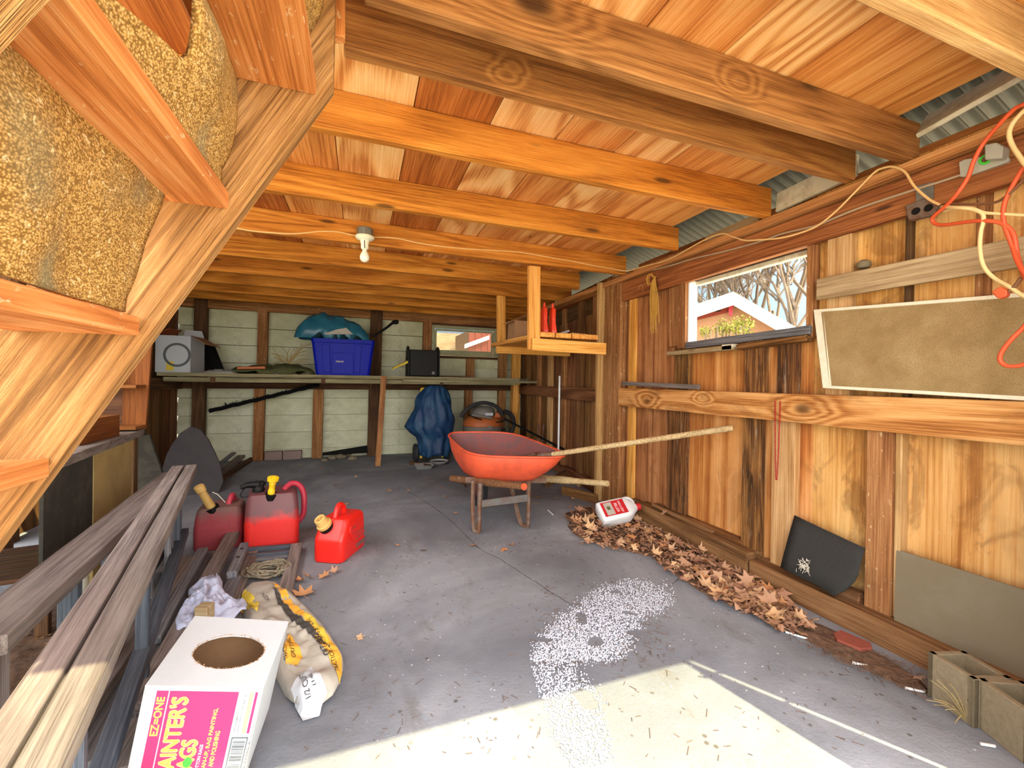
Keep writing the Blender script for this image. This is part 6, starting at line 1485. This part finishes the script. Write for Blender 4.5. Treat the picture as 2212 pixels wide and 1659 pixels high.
rag([(462, 1246), (482, 1262), (480, 1282), (500, 1305), (535, 1312), (540, 1332), (500, 1345), (455, 1345), (430, 1330), (415, 1345), (400, 1372), (380, 1372), (376, 1350), (392, 1318), (412, 1300), (405, 1280), (430, 1265)], .06, .055, 4.1, 'bluish white cotton rags bunched up behind the rag carton')
rag([(258, 1392), (250, 1412), (228, 1436), (200, 1470), (180, 1480), (182, 1455), (204, 1420), (218, 1394)], .086, .03, 6.6, 'smaller dirty white rag caught between the railing and the planks', .02)
o = mk('wood_block', box_bm(.05, .05, .06, .003), M['tan_board'], frame((.95, -.3, 0), (.3, .95, 0), pZ(442, 1322, .11)), None); tag(o, 'tan wood block end standing right behind the rag carton', 'block')

# ------------------------------------------------------------------ two old porch railings leaning together
def rails(name, p0, p1, label, w, grp, slats, posts, pair):
    r = root(name, (p0 + p1) / 2 - Vector((0, 0, .5)), label, 'railing', grp)
    d_ = (p1 - p0).normalized(); s_ = Vector((d_.y, -d_.x, 0)).normalized()
    if pair:
        for sg in (-1, 1): beam('top_rail', p0 + s_ * sg * (w * .27), p1 + s_ * sg * (w * .27), w * .46, .04, s_, M['brown_grey'], r, rough=.0015)
        beam('rail_core', p0 - Vector((0, 0, .012)), p1 - Vector((0, 0, .012)), w * .1, .03, s_, M['brown_grey'], r)
    else: beam('top_rail', p0, p1, w, .045, s_, M['brown_grey'], r, rough=.0015)
    beam('bottom_rail', p0 + Vector((0, 0, -.36)) + s_ * .0, p1 + Vector((0, 0, -.36)), .045, .035, s_, M['greyblue'], r)
    for (t_, mt, ww, off) in slats:
        a_ = p0.lerp(p1, t_) + s_ * off; beam('baluster', a_ - Vector((0, 0, .024)), Vector((a_.x, a_.y, .02)), ww, .03, s_, M[mt], r)
    for (t_, mt, ww, off) in posts:
        a_ = p0.lerp(p1, t_) + s_ * off; beam('post', a_ - Vector((0, 0, .0)), Vector((a_.x, a_.y, .0)), ww, .05, s_, M[mt], r)
    return r
e0 = pZ(399, 1012, .53); e1 = pZ(36, 1659, .50); d0 = (e1 - e0).normalized()
rails('porch_railing', e0, e1 + d0 * .3, 'weathered porch railing with a grooved double top rail, nearer of two', .115, 'old porch railings',
      [(.12, 'grey', .025, .03), (.155, 'grey', .025, .03), (.075, 'greyblue', .04, .02), (.5, 'greyblue', .035, .0), (.78, 'greyblue', .035, 0)], [(.012, 'greyblue', .05, .035)], True)
g0 = pZ(378, 1026, .465); g1 = pZ(0, 1348, .46); d1 = (g1 - g0).normalized()
rails('porch_railing', g0, g1 + d1 * .12, 'weathered porch railing with a plain top rail and slate grey balusters, left one of two', .12, 'old porch railings',
      [(.36, 'greyblue', .04, 0), (.56, 'greyblue', .045, 0), (.74, 'greyblue', .05, 0)], [(.985, 'brown_grey', .09, 0)], False)
o = beam('picket', pZ(322, 1318, .03), pY(288, 1098, pZ(322, 1318, .03).y + .02), .05, .025, (1, 0, 0), M['grey'], None); tag(o, 'grey picket with a broken pale top standing between the two railings', 'picket')
o = prism('brown_board', [pY(a, b, 2.78) for a, b in ((338, 1110), (362, 1090), (372, 1245), (332, 1262))], (0, .01, 0), M['brown_grey'], None); tag(o, 'brownish board standing behind the right railing near its far end', 'board')
# ------------------------------------------------------------------ bench and clutter at the left
wbn = root('workbench', (-1.6, 2.9, 0), 'rough dark workbench along the left side behind the staircase', 'workbench')
q0, q1 = pZ(312, 926, .735), pZ(148, 984, .735)
prism('bench_top', [q0, q1 + (q1 - q0) * .9, Vector((-1.92, q1.y - .9, .735)), Vector((-1.92, q0.y + .05, .735))], (0, 0, -.04), M['brown_grey'], wbn, (0, 1, 0), .002)
fd = (q1 - q0).normalized(); fn_ = Vector((-fd.y, fd.x, 0)); fn_ = fn_ if fn_.x < 0 else -fn_
def under(px0, px1, mat, nm, zb0=.02, top=.69, dep=.02):
    def hit(px):
        r = ray(px, 1000); n_ = Vector((-fd.y, fd.x, 0)); t_ = ((q0 + fn_ * dep) - CAM).dot(n_) / r.dot(n_); p = CAM + r * t_; return p
    a_, b_ = hit(px0), hit(px1); return prism(nm, [Vector((a_.x, a_.y, zb0)), Vector((b_.x, b_.y, zb0)), Vector((b_.x, b_.y, top)), Vector((a_.x, a_.y, top))], fn_ * .012, M[mat], wbn, (0, 0, 1), .001)
under(203, 283, 'plypale', 'front_panel', .03)
under(95, 201, 'blackpanel', 'black_panel', .16)
for yy in (q0.y - .04, q1.y - .5): beam('leg', (-1.86, yy, 0), (-1.86, yy, .69), .08, .08, (1, 0, 0), M['darkwood'], wbn)
beam('leg', q0 + fn_ * .05 + fd * .05 - Vector((0, 0, .735)), q0 + fn_ * .05 + fd * .05 - Vector((0, 0, .045)), .05, .05, (1, 0, 0), M['darkwood'], wbn)
# open cupboard standing on the bench end
cu = root('cupboard', (-1.5, 3.2, .735), 'orange brown open cupboard standing on the bench end', 'cupboard')
yc = 3.16
def cy_(px, py, dy=0): return pY(px, py, yc + dy)
a_ = cy_(263, 928); b_ = cy_(314, 928)
prism('side_panel', [Vector((a_.x, yc, .737)), Vector((b_.x, yc, .737)), Vector((b_.x + .03, yc, 1.32)), Vector((a_.x, yc, 1.32))], (0, .02, 0), M['cup'], cu, (0, 0, 1))
for z in (.745, .985, 1.31): prism('shelf_board', [Vector((a_.x - .42, yc - .12, z)), Vector((b_.x, yc - .12, z)), Vector((b_.x, yc + .02, z)), Vector((a_.x - .42, yc + .02, z))], (0, 0, .018), M['cup' if z < 1.3 else 'darkwood'], cu)
prism('back_panel', [Vector((a_.x - .42, yc + .022, .737)), Vector((a_.x - .002, yc + .022, .737)), Vector((a_.x - .002, yc + .022, 1.33)), Vector((a_.x - .42, yc + .022, 1.33))], (0, .008, 0), M['darkwood'], cu)
for i, z in enumerate((1.004, 1.038, 1.072, 1.106)):
    o = mk('paper_bundle', box_bm(.13, .11, .032, .003), M['bag'], Matrix.Translation((a_.x - .075, yc - .055, z + .017)) @ Matrix.Rotation(.05 * i, 4, 'Z'), None)
    tag(o, 'pale paper bundle stacked on the middle shelf of the cupboard', 'paper', 'paper bundles in the cupboard')
ct = root('wooden_crate', (-1.35, 2.75, .735), 'low reddish wooden crate standing on the bench front', 'crate')
c0, c1 = pY(258, 938, 2.86), pY(172, 955, 2.46); zc = .737
cd_ = (c1 - c0); cd_.z = 0; cd_.normalize(); cn = Vector((-cd_.y, cd_.x, 0)); cn = cn if cn.x < 0 else -cn
for off, in ((.0,), (.22,)): prism('crate_side', [Vector((c0.x, c0.y, zc)) + cn * off, Vector((c1.x, c1.y, zc)) + cn * off, Vector((c1.x, c1.y, zc + .11)) + cn * off, Vector((c0.x, c0.y, zc + .11)) + cn * off], cn * .015, M['cup'], ct, cd_)
for p in (c0, c1): prism('crate_end', [Vector((p.x, p.y, zc)) + cn * .016, Vector((p.x, p.y, zc)) + cn * .219, Vector((p.x, p.y, zc + .11)) + cn * .219, Vector((p.x, p.y, zc + .11)) + cn * .016], cd_ * (.015 if p is c0 else -.015), M['cup'], ct, cn)
prism('crate_floor', [Vector((c0.x, c0.y, zc)) + cn * .016, Vector((c1.x, c1.y, zc)) + cn * .016, Vector((c1.x, c1.y, zc)) + cn * .219, Vector((c0.x, c0.y, zc)) + cn * .219], (0, 0, .01), M['darkwood'], ct)
o = mk('black_toolbox', box_bm(.16, .3, .2, .01), M['black'], Matrix.Translation((-1.62, 2.3, .838)), None); tag(o, 'black box standing at the back of the bench left of the crate', 'box')
# ledge with a white carton far left

o = beam('wall_ledge', (-1.94, 2.52, 1.08), (-1.94, 3.46, 1.08), .1, .03, (1, 0, 0), M['darkwood'], wl)
# dark rounded panel and slabs leaning in the left back corner
ov = [(350, 1015), (358, 985), (371, 960), (390, 935), (412, 921), (432, 928), (450, 950), (465, 980), (476, 1005), (482, 1040), (470, 1070), (360, 1076)]
o = prism('rounded_panel', [pY(a, b, 4.62 - (1034 - b) * -.002) for a, b in ov], (0, .02, 0), M['darkpanel'], None, (0, 0, 1), .003); tag(o, 'dark grey panel with a rounded top leaning in the left back corner', 'panel')
o = prism('dark_slab', [pY(a, b, 3.75) for a, b in ((283, 950), (322, 938), (356, 1040), (340, 1065), (280, 1075))], (0, .03, 0), M['blackpanel'], None, (0, 0, 1), .003); tag(o, 'dark slab with a slanted edge leaning behind the bench end', 'slab')
def lst(a, b, za, zb, w, t, mat, lab, nm='old_board'):
    p0, p1 = pZ(*a, za), pZ(*b, zb); d_ = p1 - p0; o = beam(nm, p0, p1, w, t, Vector((d_.y, -d_.x, 0)), M[mat], None, rough=.002); tag(o, lab, 'board')
lst((522, 985), (440, 1052), .06, .03, .08, .03, 'brown_grey', 'brown board lying aslant on the floor right of the rounded panel'); lst((505, 978), (468, 1008), .11, .09, .05, .02, 'grey', 'grey board end resting on the other board in the left back corner')
lst((545, 990), (470, 1040), .02, .02, .06, .03, 'darkwood', 'dark board on the floor along the brown board in the left back corner')
for (a, b, s, L) in ((335, 1035, .05, 'grey lump of rubble beside the left railing end'), (352, 1022, .035, 'small pale stone beside the grey rubble lump')):
    w = pZ(a, b, 0.02); bm = bmesh.new(); bmesh.ops.create_icosphere(bm, subdivisions=2, radius=s)
    for v in bm.verts: v.co = Vector((v.co.x * 1.3, v.co.y, max(-.4 * s, v.co.z * .7))) * (1 + .3 * noise.noise(v.co * 30))
    o = mk('stone', bm, M['hardboard'], Matrix.Translation((w.x, w.y, s * .38)), None); tag(o, L, 'stone')
# slotted low table near the left opening
sb_ = root('slotted_table', pZ(20, 1240, 0), 'low dark slotted tabletop in the sunlight at the left edge', 'table')
zt_ = .26; T = [pZ(*p, zt_) for p in ((-60, 1190), (62, 1193), (78, 1212), (30, 1245), (-60, 1270))]
cT = sum(T, Vector()) / len(T); ux = Vector((.97, .2, 0)).normalized(); uy = Vector((-ux.y, ux.x, 0))
for k in range(6):
    yk = -.20 + k * .075; beam('slat', cT + uy * yk - ux * .34, cT + uy * yk + ux * .2, .058, .02, uy, M['darkwood'], sb_)
for s in (-.3, .0, .17): beam('batten', cT + ux * s - uy * .23 - Vector((0, 0, .02)), cT + ux * s + uy * .21 - Vector((0, 0, .02)), .04, .02, ux, M['darkwood'], sb_)
for s in (-.3, .17):
    for v_ in (-.2, .18): p = cT + ux * s + uy * v_; beam('leg', (p.x, p.y, 0), (p.x, p.y, zt_ - .03), .04, .04, ux, M['darkwood'], sb_)
w = pZ(175, 1290, .0); o = lathe('paint_tin', [(0, 0), (.032, 0), (.034, .004), (.034, .09), (.03, .1), (.016, .11), (.016, .125), (0, .126)], M['silver'], Matrix.Translation((w.x, w.y, .002)), None, 20); tag(o, 'small silver tin standing on the floor between the railing balusters', 'tin')
for (a, b, s) in ((62, 1362, .05), (90, 1385, .04), (40, 1385, .05), (140, 1258, .035), (150, 1240, .04), (118, 1400, .03), (205, 1330, .03)):
    w = pZ(a, b, 0); leaf(w.x, w.y, .02, s, .6, 'dead leaf on the floor under the left railing', 'dead leaves under the left railing')
o, _ = heap('leaf_litter', [(pZ(a, b, 0).x, pZ(a, b, 0).y) for a, b in ((-70, 1420), (60, 1320), (200, 1235), (318, 1235), (300, 1330), (190, 1500), (95, 1659), (-70, 1700))], 0, .015, M['debris'], None, .014, 25, 8.8, .5, 10, 48, .15); tag(o, kind='stuff', label='dark leaf mould on the floor under the two railings', cat='leaf litter')

# ------------------------------------------------------------------ outside, beyond the right window
ho = root('house', (9.5, 8.6, 0), 'neighbouring house with a white trimmed gable seen through the right window', 'house')
gp0 = pX(1584, 640, 9.0); gl = pX(1490, 664, 9.6); gr = pX(1722, 722, 7.6)
gn = (CAM - gp0); gn.z = 0; gn.normalize(); gdir = Vector((-gn.y, gn.x, 0)); gdir = gdir if gdir.dot(gr - gl) > 0 else -gdir
orig = Vector((gp0.x, gp0.y, 0))
def hit(px, py, off=0.0):
    r = ray(px, py); pl = orig + gn * off; t_ = (pl - CAM).dot(gn) / r.dot(gn); return CAM + r * t_
ap = hit(1584, 648); eL = hit(1380, 716); eR = hit(1730, 732)
prism('gable_wall', [Vector((eL.x, eL.y, -.2)), Vector((eR.x, eR.y, -.2)), eR, ap, eL], gn * -.2, M['housewall'], ho, (0, 0, 1))
back = -gn * 6
for e1_, nm in ((eL, 'roof'), (eR, 'roof')):
    d_ = (e1_ - ap); over = e1_ + d_ * .08
    prism(nm, [ap + gn * .5, over + gn * .5, over + back, ap + back], (0, 0, .12), M['shingle'], ho, d_)
    prism('barge_board', [ap + gn * .52, over + gn * .52, over + gn * .52 - Vector((0, 0, .22)), ap + gn * .52 - Vector((0, 0, .22))], gn * .04, M['whitetrim'], ho, d_)
prism('red_board', [hit(1440, 692, .03), hit(1577, 657, .03), hit(1577, 674, .03), hit(1440, 708, .03)], gn * .05, M['housered'], ho, gdir)
prism('corner_bracket', [hit(1574, 657, .1), hit(1584, 657, .1), hit(1582, 682, .1), hit(1574, 682, .1)], gn * .08, M['pink_red'], ho, (0, 0, 1))
prism('wall_lamp', [hit(1546, 663, .12), hit(1557, 661, .12), hit(1557, 672, .12), hit(1546, 674, .12)], gn * .12, M['black'], ho)
def shrub(px, py, r, label, off=1.2):
    c_ = hit(px, py, off); bm = bmesh.new()
    for i in range(260):
        d_ = Vector((random.gauss(0, 1), random.gauss(0, 1), random.gauss(0, .8))).normalized() * r * random.uniform(.4, 1)
        p = d_; s_ = r * .16; t1 = Vector((random.uniform(-1, 1), random.uniform(-1, 1), random.uniform(-1, 1))).normalized() * s_; t2 = t1.cross(Vector((random.uniform(-1, 1), random.uniform(-1, 1), .5))).normalized() * s_ * .5
        v_ = [bm.verts.new(p - t1), bm.verts.new(p + t2), bm.verts.new(p + t1), bm.verts.new(p - t2)]; bm.faces.new(v_)
    rt_ = root('shrub', Vector((c_.x, c_.y, 0)), label, 'shrub', None); mk('foliage', bm, M['shrub'], Matrix.Translation(c_), rt_)
    bm = bmesh.new()
    for i in range(5): tube_into(bm, [Vector((c_.x + random.uniform(-.1, .1), c_.y + random.uniform(-.1, .1), 0)), c_ + Vector((random.uniform(-.2, .2), random.uniform(-.2, .2), 0))], .02, 5)
    mk('stem', bm, M['bark'], None, rt_)
shrub(1562, 706, .22, 'yellow green shrub left before the gable seen through the right window'); shrub(1604, 706, .27, 'yellow green shrub right before the gable seen through the right window'); shrub(1525, 716, .16, 'low yellow shrub at the left edge of the right window view')
def tree(x, y, h, lean, seed, label):
    rnd = random.Random(seed); bm = bmesh.new()
    def br(p, d, L, r, lev):
        q_ = p + d * L; m_ = p.lerp(q_, .5) + Vector((rnd.uniform(-.06, .06), rnd.uniform(-.06, .06), 0)) * L
        tube_into(bm, [p, m_, q_], [r, r * .85, r * .68], 5 if lev < 2 else 3, False)
        if lev >= 6: return
        for i in range(3 if lev > 1 else 4):
            nd = (d + Vector((rnd.uniform(-.8, .8), rnd.uniform(-.8, .8), rnd.uniform(-.1, .6)))).normalized(); br(p.lerp(q_, rnd.uniform(.55, 1)), nd, L * rnd.uniform(.55, .78), r * .62, lev + 1)
    br(Vector((0, 0, 0)), Vector((lean, .05, 1)).normalized(), h * .34, h * .0085, 0)
    o = mk('bare_tree', bm, M['bark'], Matrix.Translation((x, y, -.03)), None); tag(o, label, 'tree', 'bare trees behind the house')
for (px, dist, h, ln, sd_) in ((1515, 17, 10, .15, 1), (1555, 19, 12, -.05, 2), (1610, 16, 11, .05, 3), (1655, 18, 12, -.1, 4), (1700, 14, 10, .18, 5), (1740, 17, 12, -.12, 6), (1775, 15, 11, .1, 7), (1580, 22, 13, .1, 8), (1680, 22, 13, 0, 9)):
    r = ray(px, 640); p = CAM + r * (dist / math.hypot(r.x, r.y)); tree(p.x, p.y, h, ln, sd_, 'tall bare spring tree beyond the house, seen through the right window')
# red clad shed seen faintly through the small back window
rs = root('red_shed', (2.6, 10.5, 0), 'small red board shed outside the small back window', 'shed')
xr0 = pY(1012, 740, 10.2).x
for i in range(4): beam('siding_board', (xr0 + .08 + i * .16, 10.2, 0), (xr0 + .08 + i * .16, 10.2, 2.3), .15, .03, (1, 0, 0), M['housered'], rs)
prism('shed_body', [(xr0, 10.22, 0), (xr0 + .66, 10.22, 0), (xr0 + .66, 10.22, 2.3), (xr0, 10.22, 2.3)], (0, 1.5, 0), M['darkwood'], rs)
prism('roof_trim', [(xr0 - .1, 10.1, 1.86), (xr0 + .5, 10.1, 2.1), (xr0 + .5, 10.1, 2.2), (xr0 - .1, 10.1, 1.96)], (0, .1, 0), M['whitetrim'], rs)
fe_ = beam('plain_fence', (-1.5, 11.9, 1.2), (5.5, 11.9, 1.2), 2.4, .04, (0, 0, 1), M['tan_board'], None); tag(fe_, 'tan board fence outside the small back window', 'fence')
# ------------------------------------------------------------------ light
wd = bpy.data.worlds.new('sky'); SC.world = wd; wd.use_nodes = True
nt = wd.node_tree; bg = nt.nodes['Background']
# sky strength raised on the front side to fill the shed, kept low blue behind
tc = nt.nodes.new('ShaderNodeTexCoord'); dt = nt.nodes.new('ShaderNodeVectorMath'); dt.operation = 'DOT_PRODUCT'
dt.inputs[1].default_value = Vector((0.25, -0.92, 0.3)).normalized()
mr = nt.nodes.new('ShaderNodeMapRange'); mr.interpolation_type = 'SMOOTHSTEP'; mr.inputs[1].default_value = -0.45; mr.inputs[2].default_value = 0.7
rp = nt.nodes.new('ShaderNodeValToRGB'); ms = nt.nodes.new('ShaderNodeMapRange'); ms.inputs[3].default_value = 0.8; ms.inputs[4].default_value = SKY = 4.8
nt.links.new(tc.outputs['Generated'], dt.inputs[0]); nt.links.new(dt.outputs['Value'], mr.inputs[0])
nt.links.new(mr.outputs[0], rp.inputs[0]); nt.links.new(mr.outputs[0], ms.inputs[0]); nt.links.new(rp.outputs[0], bg.inputs[0]); nt.links.new(ms.outputs[0], bg.inputs[1])
e = rp.color_ramp.elements; e[0].position = 0.0; e[0].color = (0.5, 0.74, 1.0, 1); e[1].position = 0.6; e[1].color = (1.0, 0.98, 0.95, 1)
sl = bpy.data.lights.new('sun', 'SUN'); so = bpy.data.objects.new('sun', sl); COL.objects.link(so)
el = math.radians(57)
sd = Vector((-0.5 * math.cos(el), 0.866 * math.cos(el), -math.sin(el)))
so.rotation_euler = sd.to_track_quat('-Z', 'Y').to_euler(); so.location = (3, -4, 8)
sl.energy = 7.5; sl.color = (1.0, 0.9, 0.52); sl.angle = math.radians(0.5)
vs = SC.view_settings
vs.view_transform = 'Standard'; vs.look = 'None'; vs.gamma = 1.0; vs.use_curve_mapping = False; vs.exposure = 0.68
SC.display_settings.display_device = 'sRGB'
cy = SC.cycles
cy.use_denoising = True; cy.max_bounces = 10; cy.diffuse_bounces = 7; cy.glossy_bounces = 4; cy.transmission_bounces = 6; cy.transparent_max_bounces = 8
cy.sample_clamp_indirect = 8.0; cy.use_adaptive_sampling = True; cy.adaptive_threshold = 0.02
bpy.context.view_layer.update()
